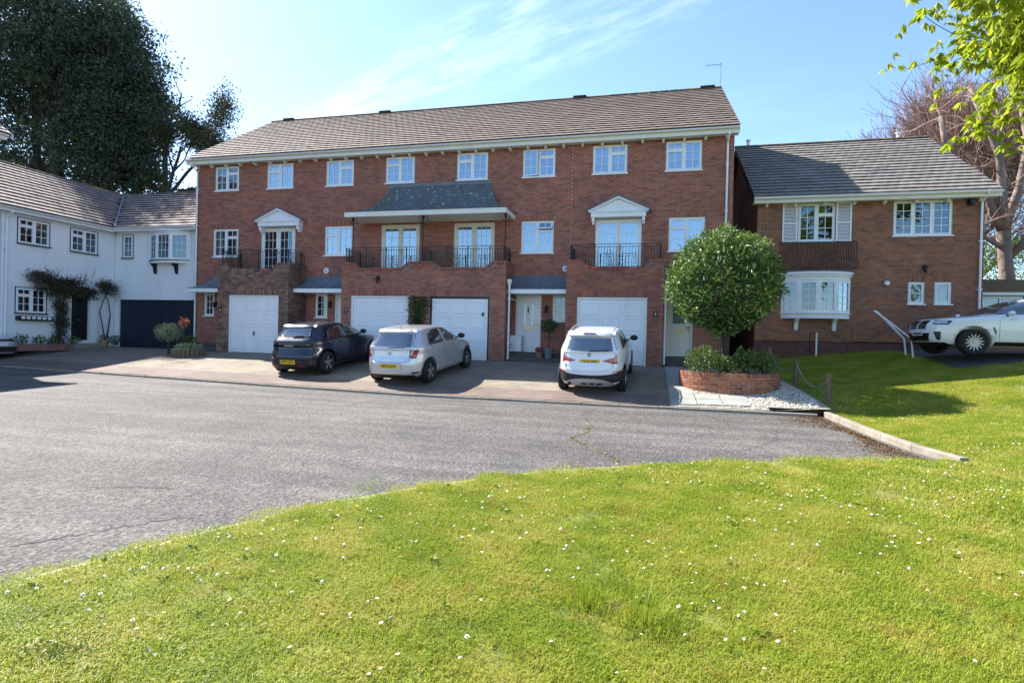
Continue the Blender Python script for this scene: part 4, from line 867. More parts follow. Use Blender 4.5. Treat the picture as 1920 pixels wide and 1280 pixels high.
# ================================================================== HOUSE ON THE BANK (right)
MT['plinth'] = mat('painted_plinth', (0.115, 0.055, 0.045), 0.85, 0.3, 4, 0.3, 60)
TR = frame((0, 21.8, 0), (1, 0, 0)); RX0, RX1 = 3.77, 10.8
hr = thing('detached_house', (7.3, 21.8, 0.4), 'two-storey brick house with bow window, shutters and the shadow of the terrace on its roof', 'house')
holes = [(5.12, 6.31, 4.5, 5.85), (8.12, 9.87, 4.65, 5.85), (8.62, 9.11, 2.325, 3.075), (9.41, 9.9, 2.325, 3.075), (4.75, 6.7, 1.95, 3.15)]
brick_wall(hr, TR, RX0, RX1, 0.0, 6.0, holes, [(8.57, 9.16, 3.075, 3.3), (9.36, 9.95, 3.075, 3.3)], 'brick_right', 'mortar', single=300)
window(hr, TR, 5.12, 6.31, 4.5, 5.85, 'L', glass='glass_dark'); window(hr, TR, 8.12, 9.87, 4.65, 5.85, lights=[(2, 4)] * 3, glass='glass_dark')
for a in (8.62, 9.41): window(hr, TR, a, a + .49, 2.325, 3.075, lights=[(1, 2)], glass='glass_dark', cur='net')
for a in (4.6, 6.33):
    s = MB(TR); rect_frame(s, a, a + .49, 4.5, 5.88, .05, -.04, -.003); s.box(a + .05, a + .44, -.038, -.004, 5.15, 5.2)
    o = s.build('shutter', 'upvc', hr); q = MB(TR)
    for z in np.arange(4.57, 5.82, .05):
        if not 5.12 < z < 5.2: q.add([(a + .05, -.036, z), (a + .44, -.036, z), (a + .44, -.012, z + .035), (a + .05, -.012, z + .035), (a + .05, -.03, z), (a + .44, -.03, z), (a + .44, -.006, z + .035), (a + .05, -.006, z + .035)], [(0, 1, 2, 3), (7, 6, 5, 4), (0, 4, 5, 1), (3, 2, 6, 7)])
    q.build('louvres', 'upvc', o)['kind'] = 'stuff'
def bow(parent, T, u0, u1, z0, z1, dep, nf, lights, fm, top_h, sill_h, glass, trim=None, capm=None):
    c = (u0 + u1) / 2; h = (u1 - u0) / 2; rad = (h * h + dep * dep) / (2 * dep); A = math.asin(h / rad)
    def arc(ex, n=16): return [(c + (rad + ex) * math.sin(t), -((rad + ex) * math.cos(t) - (rad - dep))) for t in np.linspace(-A, A, n + 1)]
    P = arc(0, nf); root = None
    def slab(z0_, z1_, ex, m, name, par):
        b = MB(T); pts = [(u0 - ex * .6, 0)] + arc(ex) + [(u1 + ex * .6, 0)]; n = len(pts)
        b.add([(u, d, z0_) for u, d in pts] + [(u, d, z1_) for u, d in pts], [tuple(range(n)), tuple(range(2 * n - 1, n - 1, -1))] + [(i, (i + 1) % n, n + (i + 1) % n, n + i) for i in range(n)])
        return b.build(name, m, par)
    root = slab(z0 - sill_h, z0 - .03, 0.0, fm, 'bow_window', parent); slab(z0 - .028, z0, 0.05, trim or fm, 'sill', root)
    slab(z1, z1 + top_h * .45, 0.0, fm, 'head', root); slab(z1 + top_h * .45, z1 + top_h * .75, 0.05, fm, 'cornice', root); slab(z1 + top_h * .75, z1 + top_h, 0.11, fm, 'cornice', root); slab(z1 + top_h + .001, z1 + top_h + .05, 0.07, capm or 'lead', 'capping', root)
    for i in range(nf):
        a, b = Vector((P[i][0], P[i][1], 0)), Vector((P[i + 1][0], P[i + 1][1], 0)); wa, wb = T @ a, T @ b; Tf = frame((wa.x, wa.y, 0), (wb - wa)); ln = (wb - wa).length
        m = MB(Tf); rect_frame(m, 0.0, ln, z0, z1, .06, 0.0, .06); rect_frame(m, .06, ln - .06, z0 + .06, z1 - .06, .03, -.01, .05); nu, nz = lights[i]; pane_bars(m, .08, ln - .08, z0 + .08, z1 - .08, nu, nz, .014, .016)
        m.build('light', fm, root); MB(Tf).box(.08, ln - .08, .018, .024, z0 + .08, z1 - .08).build('pane', glass, root)
    room_box(root, T, u0 + .12, u1 - .12, z0 + .02, z1 - .02, d0=.0, d1=1.3); return root
bw = bow(hr, TR, 4.62, 6.84, 1.98, 3.12, .42, 4, [(2, 4)] * 4, 'upvc', .27, .2, 'glass_dark')
MB(TR).box(4.8, 5.25, .35, .38, 2.0, 3.1).build('blind', 'blind', bw); curtain(bw, TR, 6.0, 6.6, 2.0, 3.08, .3, 'blind', 5)
for u in (5.12, 6.34):
    b = MB(TR); b.prism([(0, 0), (0, 0), (0, 0)], 0, 0); b = MB(TR @ Matrix.Translation((u, 0, 0)))
    P = [(-.003, 1.34), (-.07, 1.36), (-.1, 1.45), (-.13, 1.62), (-.28, 1.775), (-.003, 1.775)]; n = len(P)
    b.add([(-.06, d, z) for d, z in P] + [(.06, d, z) for d, z in P], [tuple(range(n)), tuple(range(2 * n - 1, n - 1, -1))] + [(i, (i + 1) % n, n + (i + 1) % n, n + i) for i in range(n)]); b.build('bracket', 'upvc', bw)
# bellied iron balcony under the shuttered window
ju = MB(TR); U0, U1 = 4.5, 6.98
for z, d in ((4.46, -.14), (3.52, -.2)):
    ju.box(U0, U1, d - .012, d + .012, z, z + .02); ju.box(U0, U0 + .02, d + .0125, -.002, z + .0005, z + .0195); ju.box(U1 - .02, U1, d + .0125, -.002, z + .0005, z + .0195)
jo = ju.build('bellied_railing', 'iron', hr)
for k in range(31):
    u = U0 + .02 + (U1 - U0 - .04) * k / 30
    MB(TR).tube([(u, -.14, 4.47), (u, -.17, 4.25), (u, -.15, 4.05), (u, -.22, 3.82), (u, -.3, 3.66), (u, -.26, 3.54), (u, -.2, 3.52)], .013, 5).build('baluster', 'iron', jo)
vt = MB(); vt.lathe([(0, -.1), (.07, -.1), (.085, -.07), (.085, 0)], (0, 0, 0), 14, axis='y'); vt.v = [(7.96 + a, 21.8 + b, 3.03 + c) for a, b, c in vt.v]; vt.build('boiler_flue', 'plasticwhite', hr)
wall_lamp(hr, TR, 9.07, 3.52); sb = MB(TR); sb.box(10.28, 10.44, -.12, -.003, 5.62, 5.82); sb.box(10.3, 10.42, -.2, -.12, 5.66, 5.78); sb.build('security_lamp', 'blackpaint', hr)
MB(TR).box(RX0 + .01, RX1 - .01, -.03, -.004, .0, .955).build('plinth', 'plinth', hr); MB(TR).box(RX0 + .01, RX1 - .01, -.034, -.03, .955, .975).build('damp_course', 'darkwood', hr)
downpipe(hr, TR, 10.68, .6, 5.72, dtop=-.45); MB(TR).tube([(5.79, -.09, 1.3), (5.79, -.09, .45)], .03, 8).build('waste_pipe', 'upvc', hr)
cbl = MB(TR); cbl.tube([(5.6, -.05, 1.3), (5.58, -.05, .9), (5.62, -.06, .5)], .012, 5); cbl.tube([(6.92, -.045, 1.4), (6.92, -.045, 1.0), (9.4, -.045, .985)], .012, 5); cbl.build('cable', 'iron', hr)
RE, RR = (21.4, 6.06), (26.6, 9.52); mb = MB(); a, b, bk = 3.58, 11.08, 31.8
P = [(x, y, z) for x in (a, b) for y, z in ((RE[0] + .03, RE[1] - .05), (RR[0], RR[1] - .06), (bk, RE[1] - .05), (bk, RE[1] - .2), (RR[0], RR[1] - .25), (RE[0] + .06, RE[1] - .2))]
mb.add(P, [(0, 1, 7, 6), (1, 2, 8, 7), (2, 3, 9, 8), (3, 4, 10, 9), (4, 5, 11, 10), (5, 0, 6, 11), (5, 4, 3, 2, 1, 0), (6, 7, 8, 9, 10, 11)]); rf = mb.build('roof', 'underlay', hr)
sv = (0, RR[0] - RE[0], RR[1] - RE[1]); tile_roof(rf, (a, RE[0], RE[1]), (1, 0, 0), sv, b - a, math.hypot(sv[1], sv[2]), 'tile_grey', 300, rows=19, seed=9); ridge_row(rf, (a, RR[0], RR[1] + .01), (b, RR[0], RR[1] + .01))
eaves(hr, TR, a, b, 5.86, over=.36, fasc=.2, gz=6.0, step=.95)
Tl = frame((RX0, 31.6, 0), (0, -1, 0)); tp = lambda u: 5.95 + max(0, min(u, 9.8 - u)) * 0.66
MB(Tl).prism([(0, 0), (9.8, 0), (9.8, 5.9), (4.9, 9.25), (0, 5.9)], .008, .12).build('gable_wall', 'mortar', hr); brick_wall(hr, Tl, 0, 9.8, 0, 9.2, (), (), 'brick_right', 'mortar', top=tp, wname=None)
MB(frame((RX1, 21.8, 0), (0, 1, 0))).prism([(.0, 0), (9.8, 0), (9.8, 5.9), (4.9, 9.25), (.0, 5.9)], 0.0, .12).build('gable_wall', 'brick_right', hr)
MB().box(RX0 + .13, RX1 - .13, 23.4, 31.6, 0, 6.0).build('rear_shell', 'mortar', hr)
for x, y, hgt in ((4.15, 26.7, .32), (10.05, 26.75, .3)): MB().lathe([(.07, 9.5), (.07, 9.5 + hgt), (.1, 9.5 + hgt), (.1, 9.56 + hgt), (0, 9.58 + hgt)], (x, y, 0), 10).build('flue', 'plasticwhite', rf)
fl = MB(); fl.tube([(9.45, 26.7, 9.5), (9.45, 26.7, 10.1)], .015, 6); fl.tube([(9.0, 26.5, 9.95), (9.8, 26.9, 10.15)], .01, 5)
for k in range(5): fl.tube([(9.1 + .15 * k, 26.4 + .08 * k, 9.98 + .03 * k), (9.0 + .15 * k, 26.75 + .08 * k, 10.0 + .03 * k)], .006, 4)
tag(fl.build('television_aerial', 'steel'), 'small aerial on the ridge of the detached house, against bare twigs', 'aerial')
# handrail on the bank
hl = thing('handrail', (8.0, 20.2, 0.6), 'white metal handrail for steps in front of the small windows', 'handrail')
for n_, dy in ((0, 0), (1, -.5)):
    q = MB(); q.tube([(6.9 - .25 * n_ + .35, 20.6 + dy, 2.0), (7.95, 20.6 + dy - .3, 1.12), (8.02, 20.6 + dy - .32, 0.45)], .028, 8); q.build('rail', 'upvc', hl)
# ================================================================== WHITE COTTAGE (left)
TWL = frame((-24.1, 0, 0), (0, 1, 0)); TWG = frame((0, 21.0, 0), (1, 0, 0))
wh = thing('white_cottage', (-24.1, 20.0, 0), 'white rendered cottage with navy garage door, black front door and shaded tiled roof', 'house')
hl_ = [(16.86, 18.05, 4.12, 5.12), (18.93, 20.13, 4.12, 5.12), (16.82, 17.97, 1.38, 2.38), (18.99, 19.8, .3, 2.3)]
brick_wall(wh, TWL, 16.3, 21.0, -.1, 5.45, hl_, (), None, 'render', reveal=.1); hg_ = [(-23.65, -23.08, 4.1, 5.15), (-22.05, -20.05, 3.95, 5.2), (-23.84, -19.6, -.15, 2.2)]
brick_wall(wh, TWG, -24.1, -19.42, -.1, 5.5, hg_, (), None, 'render', reveal=.2)
for a, b, c, e in hl_[:3]: window(wh, TWL, a, b, c, e, 'R', glass='glass_dark', sillm='navy', d=.0)
window(wh, TWG, -23.65, -23.08, 4.1, 5.15, lights=[(2, 3)], glass='glass_dark', sillm='navy', d=.0)
for T_, a, b, c, e in ((TWL, *hl_[0]), (TWL, *hl_[1]), (TWL, *hl_[2]), (TWG, *hg_[0])): q = MB(T_); rect_frame(q, a - .03, b + .03, c - .03, e + .03, .03, -.012, .0); q.build('window_trim', 'navy', wh)
wb = bow(wh, TWG, -22.12, -20.02, 3.97, 5.16, .36, 3, [(2, 4), (3, 3), (3, 3)], 'upvc', .12, .14, 'glass_dark', trim='navy', capm='render')
for u in (-21.78, -20.62):
    b = MB(TWG @ Matrix.Translation((u, 0, 0))); P = [(-.003, 3.36), (-.05, 3.38), (-.08, 3.5), (-.12, 3.66), (-.3, 3.82), (-.003, 3.82)]; n = len(P)
    b.add([(-.06, d, z) for d, z in P] + [(.06, d, z) for d, z in P], [tuple(range(n)), tuple(range(2 * n - 1, n - 1, -1))] + [(i, (i + 1) % n, n + (i + 1) % n, n + i) for i in range(n)]); b.build('bracket', 'blackpaint', wb)
gd = MB(TWG).box(-23.84, -19.6, .1, .14, .0, 2.2).build('garage_door', 'navy', wh)
for k in range(17): MB(TWG).box(-23.8 + k * .247, -23.565 + k * .247, .085, .1, .03, 2.17).build('board', 'navy', gd)
fd = MB(TWL).box(19.02, 19.77, .05, .09, .32, 2.28).build('front_door', 'blackpaint', wh)
for a in (19.1, 19.42):
    for c, e in ((.45, 1.1), (1.25, 2.15)): q = MB(TWL); rect_frame(q, a, a + .27, c, e, .02, .035, .05); q.build('panel', 'blackpaint', fd)
MB(TWL).box(19.3, 19.5, .036, .05, 1.16, 1.2).build('letter_plate', 'brass', fd)
q = MB(TWL); q.box(18.8, 18.98, -.06, -.003, .1, 2.32); q.box(19.81, 20.15, -.06, -.003, .1, 2.32); q.box(18.72, 20.2, -.09, -.003, 2.32, 2.55); q.box(18.66, 20.26, -.16, -.003, 2.55, 2.63); q.build('door_surround', 'render', wh)
MB(TWL).box(18.8, 20.3, -.5, -.061, -.1, .17).build('step', 'concrete', wh)
q = MB(TWL)
for k in range(2):
    rect_frame(q, 16.85 + k * .62, 17.42 + k * .62, 1.1, 1.26, .018, -.2, -.185)
    for j in range(3): q.lathe([(.055, 0), (.055, .01), (.04, .01)], (0, 0, 0), 10)
q = MB(TWL); q.box(16.82, 18.1, -.2, -.003, 1.08, 1.12); q.box(16.82, 18.1, -.2, -.19, 1.12, 1.26); q.box(16.82, 16.84, -.19, -.003, 1.12, 1.26); q.box(18.08, 18.1, -.19, -.003, 1.12, 1.26)
wbx = q.build('window_box', 'blackpaint', wh)
for k in range(6): MB(TWL).box(16.9 + k * .2, 17.04 + k * .2, -.206, -.2, 1.14, 1.24).build('panel', 'render', wbx)
WE, WRZ = 5.45, 8.02; s_l = (-3.95, 0, WRZ - WE); ll = math.hypot(3.95, WRZ - WE)
mb = MB(); mb.add([(-23.78, 15.9, WE - .06), (-23.78, 20.68, WE - .06), (-27.7, 24.6, WRZ - .06), (-27.7, 15.9, WRZ - .06), (-31.6, 15.9, WE - .06), (-31.6, 28.5, WE - .06)], [(0, 1, 2, 3), (3, 2, 5, 4)])
mb.add([(-23.78, 20.68, WE - .06), (-19.42, 20.68, WE - .06), (-19.42, 24.6, WRZ - .06), (-27.7, 24.6, WRZ - .06), (-19.42, 28.5, WE - .06), (-31.6, 28.5, WE - .06)], [(0, 1, 2, 3), (3, 2, 4, 5)]); wr = mb.build('roof', 'underlay', wh)
tile_roof(wr, (-23.75, 15.85, WE), (0, 1, 0), s_l, 8.9, ll, 'tile_moss', 200, keep=lambda c: c.y < 20.65 + (-23.75 - c.x) - .05, rows=14, seed=21)
tile_roof(wr, (-27.75, 20.65, WE), (1, 0, 0), (0, 3.95, WRZ - WE), 8.33, ll, 'tile_moss', 100, keep=lambda c: c.x > -23.75 - (c.y - 20.65) + .05, rows=14, seed=22)
MB().tube([(-23.72, 20.63, WE + .03), (-27.7, 24.6, WRZ + .03)], .06, 6).build('valley', 'lead', wr); ridge_row(wr, (-27.7, 15.9, WRZ), (-27.7, 24.6, WRZ), .11); ridge_row(wr, (-27.6, 24.6, WRZ), (-19.45, 24.6, WRZ), .11)
eaves(wh, TWL, 15.9, 20.68, 5.27, over=.3, fasc=.16, m='render', corb=False, gz=5.4); eaves(wh, TWG, -23.8, -19.42, 5.3, over=.3, fasc=.16, m='render', corb=False, gz=5.42)
MB().box(-31.4, -25.6, 16.3, 28.3, 0, 5.4).build('rear_shell', 'render', wh); MB().box(-25.59, -19.45, 22.5, 28.3, 0, 5.4).build('rear_shell', 'render', wh)
downpipe(wh, TWL, 16.42, 0, 5.0, dtop=-.36); MB(TWL).box(16.3, 18.6, -.75, -.3, -.1, .16).build('raised_bed_wall', 'brick_dirty', wh)
# brick house standing end-on at the edge of the picture: its eaves corner and its shadow on the road
TL_ = frame((-24.6, 0, 0), (0, 1, 0)); nb = thing('neighbouring_house', (-24.6, 12, 0), 'tall brick house at the picture edge, only its eaves corner showing above the cottage', 'house')
brick_wall(nb, TL_, 7.0, 16.25, -.3, 8.1, (), (), 'brick', 'mortar'); eaves(nb, TL_, 6.8, 16.5, 8.03, over=.36, gz=8.2)
MB().box(-34, -24.75, 7.0, 16.2, -.5, 8.0).build('rear_shell', 'brick', nb)
mb = MB(); P = [(x, y, z) for y in (6.7, 16.6) for x, z in ((-24.15, 8.2), (-29.5, 11.7), (-34.9, 8.2))]; mb.add(P, [(0, 1, 4, 3), (1, 2, 5, 4), (0, 2, 1), (3, 4, 5), (0, 3, 5, 2)]); nr = mb.build('roof', 'underlay', nb)
tile_roof(nr, (-24.12, 6.7, 8.24), (0, 1, 0), (-5.38, 0, 3.5), 9.9, 6.4, 'tile', 60, rows=19, seed=31)
MB(frame((0, 16.62, 0), (-1, 0, 0))).prism([(24.1, 8.05), (24.1, 8.25), (29.5, 11.8), (29.5, 11.55)], -.02, .02).build('bargeboard', 'upvc', nb)
# flat-roofed garage beyond the parked car
fg = thing('flat_garage', (14, 24.5, .8), 'low flat-roofed garage with brown boarded parapet behind the car on the bank', 'garage'); TF = frame((0, 24.0, 0), (1, 0, 0))
MB(TF).box(11.6, 20, 0, 4, .5, 2.3).build('wall', 'brick_right', fg); MB(TF).box(11.4, 20.2, -.3, 4.2, 2.92, 3.36).build('parapet', 'wood', fg); MB(TF).box(11.42, 20.2, -.26, 4.1, 2.8, 2.915).build('fascia', 'upvc', fg)
MB(TF).box(11.6, 20, .1, 4, 2.3, 2.8).build('frieze', 'darkwood', fg)
for k in range(3): window(fg, TF, 11.75 + k * 1.45, 13.1 + k * 1.45, 1.6, 2.78, lights=[(1, 1), (1, 1)], glass='glass_dark', d=-.08, sill=False)
gf_ = thing('side_gate', (3.27, 25, 0), 'dark boarded gate in the narrow gap between terrace and detached house', 'gate')
for k in range(8): MB().box(2.8 + k * .12, 2.912 + k * .12, 25.0, 25.03, 0, 2.0).build('board', 'darkwood', gf_)
for z in (.4, 1.7): MB().box(2.79, 3.76, 25.031, 25.06, z, z + .1).build('ledge', 'darkwood', gf_)
# ================================================================== CARS
def paint(name, col, metal=0.0, rough=0.3, coat=1.0):
    m, t, b = _nt(name); b.inputs['Base Color'].default_value = (*col, 1); b.inputs['Metallic'].default_value = metal; b.inputs['Roughness'].default_value = rough
    b.inputs['Coat Weight'].default_value = coat; b.inputs['Coat Roughness'].default_value = 0.02
    N = t.nodes.new; L = t.links.new; g = N('ShaderNodeNewGeometry'); nz = N('ShaderNodeTexNoise'); nz.inputs['Scale'].default_value = 3.0; nz.inputs['Detail'].default_value = 6
    mr = N('ShaderNodeMapRange'); mr.inputs['To Min'].default_value = rough * .75; mr.inputs['To Max'].default_value = rough * 1.5; L(g.outputs['Position'], nz.inputs['Vector']); L(nz.outputs['Fac'], mr.inputs['Value']); L(mr.outputs['Result'], b.inputs['Roughness']); return m
MT['p_white'] = paint('car_paint_white', (0.72, 0.74, 0.77)); MT['p_silver'] = paint('car_paint_silver', (0.57, 0.585, 0.61), 0.55, 0.28); MT['p_navy'] = paint('car_paint_dark_blue', (0.006, 0.010, 0.022), 0.2, 0.25)
MT['p_grey'] = paint('car_paint_pale_grey', (0.5, 0.53, 0.57), 0.5, 0.3)
MT['tyre'] = mat('tyre_rubber', (0.013, 0.013, 0.014), 0.8, 0.2, 20); MT['trim'] = mat('black_trim', (0.014, 0.014, 0.016), 0.5, 0.15, 12); MT['gloss'] = mat('gloss_black', (0.006, 0.006, 0.008), 0.08, 0.1, 5, spec=0.6)
MT['carglass'] = mat('car_glass', (0.010, 0.013, 0.014), 0.03, 0.1, 2, spec=0.9); MT['carglass2'] = mat('car_glass_light', (0.035, 0.055, 0.055), 0.04, 0.5, 2.2, spec=0.9)
MT['redlens'] = mat('red_lens', (0.32, 0.008, 0.012), 0.12, 0.35, 18, spec=0.6, coat=0.6); MT['darkred'] = mat('dark_red_lens', (0.09, 0.006, 0.008), 0.15, 0.3, 18, coat=.6); MT['clearlens'] = mat('lamp_lens', (0.42, 0.45, 0.48), 0.12, 0.4, 14, spec=0.7, metal=.4)
MT['plate_y'] = mat('yellow_plate', (0.72, 0.46, 0.02), 0.4, 0.04, 5); MT['plate_w'] = mat('white_plate', (0.7, 0.7, 0.68), 0.4, 0.04, 5); MT['plate_g'] = mat('green_flash', (0.03, 0.32, 0.12), 0.4, 0.04, 5)
MT['alloy'] = mat('alloy', (0.55, 0.56, 0.58), 0.28, 0.08, 8, metal=0.85); MT['alloy_dark'] = mat('alloy_dark', (0.03, 0.03, 0.033), 0.35, 0.1, 8, metal=0.5); MT['alloy_mid'] = mat('alloy_grey', (0.3, 0.3, 0.31), 0.35, 0.1, 8, metal=0.8); MT['chrome'] = mat('chrome', (0.75, 0.76, 0.78), 0.1, 0.03, 5, metal=1.0); MT['silverplastic'] = mat('silver_plastic', (0.42, 0.42, 0.44), 0.4, 0.06, 8, metal=.4)
MT['ink'] = mat('plate_ink', (0.01, 0.01, 0.012), 0.6, 0.05, 5)
for k_ in ('carglass', 'carglass2'): MT[k_].node_tree.nodes['Principled BSDF'].inputs['IOR'].default_value = 2.2
def pchip(x, xp, yp):
    xp = np.array(xp, float); yp = np.array(yp, float); h = np.diff(xp); dl = np.diff(yp) / h; m = np.zeros(len(xp))
    for i in range(1, len(xp) - 1):
        if dl[i - 1] * dl[i] > 0: w1, w2 = 2 * h[i] + h[i - 1], h[i] + 2 * h[i - 1]; m[i] = (w1 + w2) / (w1 / dl[i - 1] + w2 / dl[i])
    m[0], m[-1] = dl[0], dl[-1]; x = np.clip(x, xp[0], xp[-1]); i = np.clip(np.searchsorted(xp, x) - 1, 0, len(h) - 1); t = (x - xp[i]) / h[i]
    return (2 * t**3 - 3 * t**2 + 1) * yp[i] + (t**3 - 2 * t**2 + t) * h[i] * m[i] + (-2 * t**3 + 3 * t**2) * yp[i + 1] + (t**3 - t**2) * h[i] * m[i + 1]
class Car:
    """body as horizontal slices: table rows (z, rear y, front y, half width, corner exponent). Local: x right, y forward, z up, rear at y = 0"""
    def __init__(s, root, table, axles, wr, pm, arch=None):
        s.root = root; s.tb = np.array(table, float); s.ax = axles; s.wr = wr; s.pm = pm; s.arch = arch or wr + .055
    def sl(s, z):
        t = s.tb; return tuple(float(pchip(np.array([z]), t[:, 0], t[:, k])[0]) for k in (1, 2, 3, 4))
    def pt(s, z, t):
        r, f, w_, n = s.sl(z); c, h = (r + f) / 2, (f - r) / 2; ct, st = math.cos(t), math.sin(t)
        return (w_ * math.copysign(abs(ct) ** (2 / n), ct), c + h * math.copysign(abs(st) ** (2 / n), st), z)
    def rear(s, x, z):
        r, f, w_, n = s.sl(z); c, h = (r + f) / 2, (f - r) / 2; return c - h * max(0, 1 - min(1, abs(x / w_)) ** n) ** (1 / n)
    def front(s, x, z):
        r, f, w_, n = s.sl(z); c, h = (r + f) / 2, (f - r) / 2; return c + h * max(0, 1 - min(1, abs(x / w_)) ** n) ** (1 / n)
    def side(s, y, z):
        r, f, w_, n = s.sl(z); c, h = (r + f) / 2, (f - r) / 2; return w_ * max(0, 1 - min(1, abs((y - c) / h)) ** n) ** (1 / n)
    def body(s):
        t = s.tb; zs = np.concatenate([np.linspace(t[i, 0], t[i + 1, 0], 5)[:-1] for i in range(len(t) - 1)] + [[t[-1, 0]]]); n = 72; P = []
        for z in zs:
            for k in range(n): P.append(s.pt(z, 2 * math.pi * (k + .5) / n))
        Fc = []
        for i in range(len(zs) - 1):
            for k in range(n): k2 = (k + 1) % n; Fc.append((i * n + k, i * n + k2, (i + 1) * n + k2, (i + 1) * n + k))
        Fc.append(tuple(range(n))[::-1]); Fc.append(tuple((len(zs) - 1) * n + k for k in range(n)))
        me = bpy.data.meshes.new('body'); me.from_pydata(P, [], Fc); me.polygons.foreach_set('use_smooth', [True] * (len(Fc) - 2) + [False, True])
        for m in (s.pm, 'trim'): me.materials.append(MT[m])
        o = link('body', me, None); cut = MB()
        for y in s.ax:
            for sx in (-1, 1):
                w_ = max(t[:, 3]); x0, x1 = sorted((sx * (w_ - .30), sx * (w_ + .1)))
                cut.lathe([(s.arch, x0), (s.arch, x1)], (0, y, s.wr + .01), 32, 1, axis='x'); b = len(cut.v); cut.f += [tuple(range(b - 64, b - 32))[::-1], tuple(range(b - 32, b))]; cut.m += [1, 1]; cut.t += [.5, .5]
        co = cut.build('cutter', [s.pm, 'trim']); bmx = bmesh.new(); bmx.from_mesh(co.data); bmesh.ops.recalc_face_normals(bmx, faces=bmx.faces); bmx.to_mesh(co.data); bmx.free()
        bmx = bmesh.new(); bmx.from_mesh(me); bmesh.ops.recalc_face_normals(bmx, faces=bmx.faces); bmx.to_mesh(me); bmx.free()
        md = o.modifiers.new('b', 'BOOLEAN'); md.operation = 'DIFFERENCE'; md.object = co; md.solver = 'FAST'
        m2 = eval_mesh(o, (co,)); COL.objects.link(o); o.modifiers.clear(); o.data = m2; m2.name = 'body'
        bpy.data.objects.remove(co); o.parent = s.root; s.b = o; return o
    def grid(s, name, fn, n, m, mt, parent=None, eps=.004, smooth=True):
        P = np.array([[fn(i / n, j / m) for j in range(m + 1)] for i in range(n + 1)]); cen = np.array([0, (s.tb[:, 1].min() + s.tb[:, 2].max()) / 2, .7])
        du = np.gradient(P, axis=0); dv = np.gradient(P, axis=1); nn = np.cross(du, dv); nn /= np.linalg.norm(nn, axis=-1, keepdims=True) + 1e-9
        sg = np.sign(((P - cen) * nn).sum()); Q = P + nn * sg * eps; Q2 = P - nn * sg * .01; V = np.concatenate([Q.reshape(-1, 3), Q2.reshape(-1, 3)]); k = (n + 1) * (m + 1); Fc = []
        for i in range(n):
            for j in range(m): a = i * (m + 1) + j; Fc.append((a, a + 1, a + m + 2, a + m + 1))
        rim = [j for j in range(m + 1)] + [i * (m + 1) + m for i in range(1, n + 1)] + [n * (m + 1) + j for j in range(m - 1, -1, -1)] + [i * (m + 1) for i in range(n - 1, 0, -1)]
        for a, b in zip(rim, rim[1:] + rim[:1]): Fc.append((a, b, b + k, a + k))
        return link(name, np_mesh(name, V, Fc, MT[mt], smooth=smooth), parent or s.root)
    def rpatch(s, name, z0, z1, xa, xb, mt, parent=None, eps=.004, n=8, m=12, fr=False):
        """patch on the rear (or front): z0..z1, x from xa(v) to xb(v)"""
        fa = xa if callable(xa) else (lambda v: xa); fb = xb if callable(xb) else (lambda v: xb); z0f = z0 if callable(z0) else (lambda q: z0); z1f = z1 if callable(z1) else (lambda q: z1)
        def f(v, u):
            x = fa(v) + (fb(v) - fa(v)) * u; z = z0f(u) + (z1f(u) - z0f(u)) * v; return (x, s.front(x, z) if fr else s.rear(x, z), z)
        return s.grid(name, f, n, m, mt, parent, eps)
    def spatch(s, name, z0, z1, ya, yb, sx, mt, parent=None, eps=.004, n=6, m=12):
        fa = ya if callable(ya) else (lambda v: ya); fb = yb if callable(yb) else (lambda v: yb); z1f = z1 if callable(z1) else (lambda q: z1); z0f = z0 if callable(z0) else (lambda q: z0)
        def f(v, u):
            y = fa(v) + (fb(v) - fa(v)) * u; z = z0f(u) + (z1f(u) - z0f(u)) * v; return (sx * s.side(y, z), y, z)
        return s.grid(name, f, n, m, mt, parent, eps)
    def wrap(s, name, z0, z1, xin, yout, sx, mt, parent=None, eps=.006, fr=False, n=6, m=16):
        """patch that turns the corner from x = xin(v) on the end to y = yout(v) on the side"""
        fi = xin if callable(xin) else (lambda v: xin); fo = yout if callable(yout) else (lambda v: yout)
        def f(v, u):
            z = z0 + (z1 - z0) * v; r, fq, w_, e = s.sl(z); c, h = (r + fq) / 2, (fq - r) / 2
            ta = math.acos(min(1, (fi(v) / w_)) ** (e / 2)); tb = math.asin(min(1, abs(c - fo(v)) / h) ** (e / 2)); t = ta + (tb - ta) * u
            p = s.pt(z, t if fr else -t); return (sx * p[0], p[1], z)
        return s.grid(name, f, n, m, mt, parent, eps)
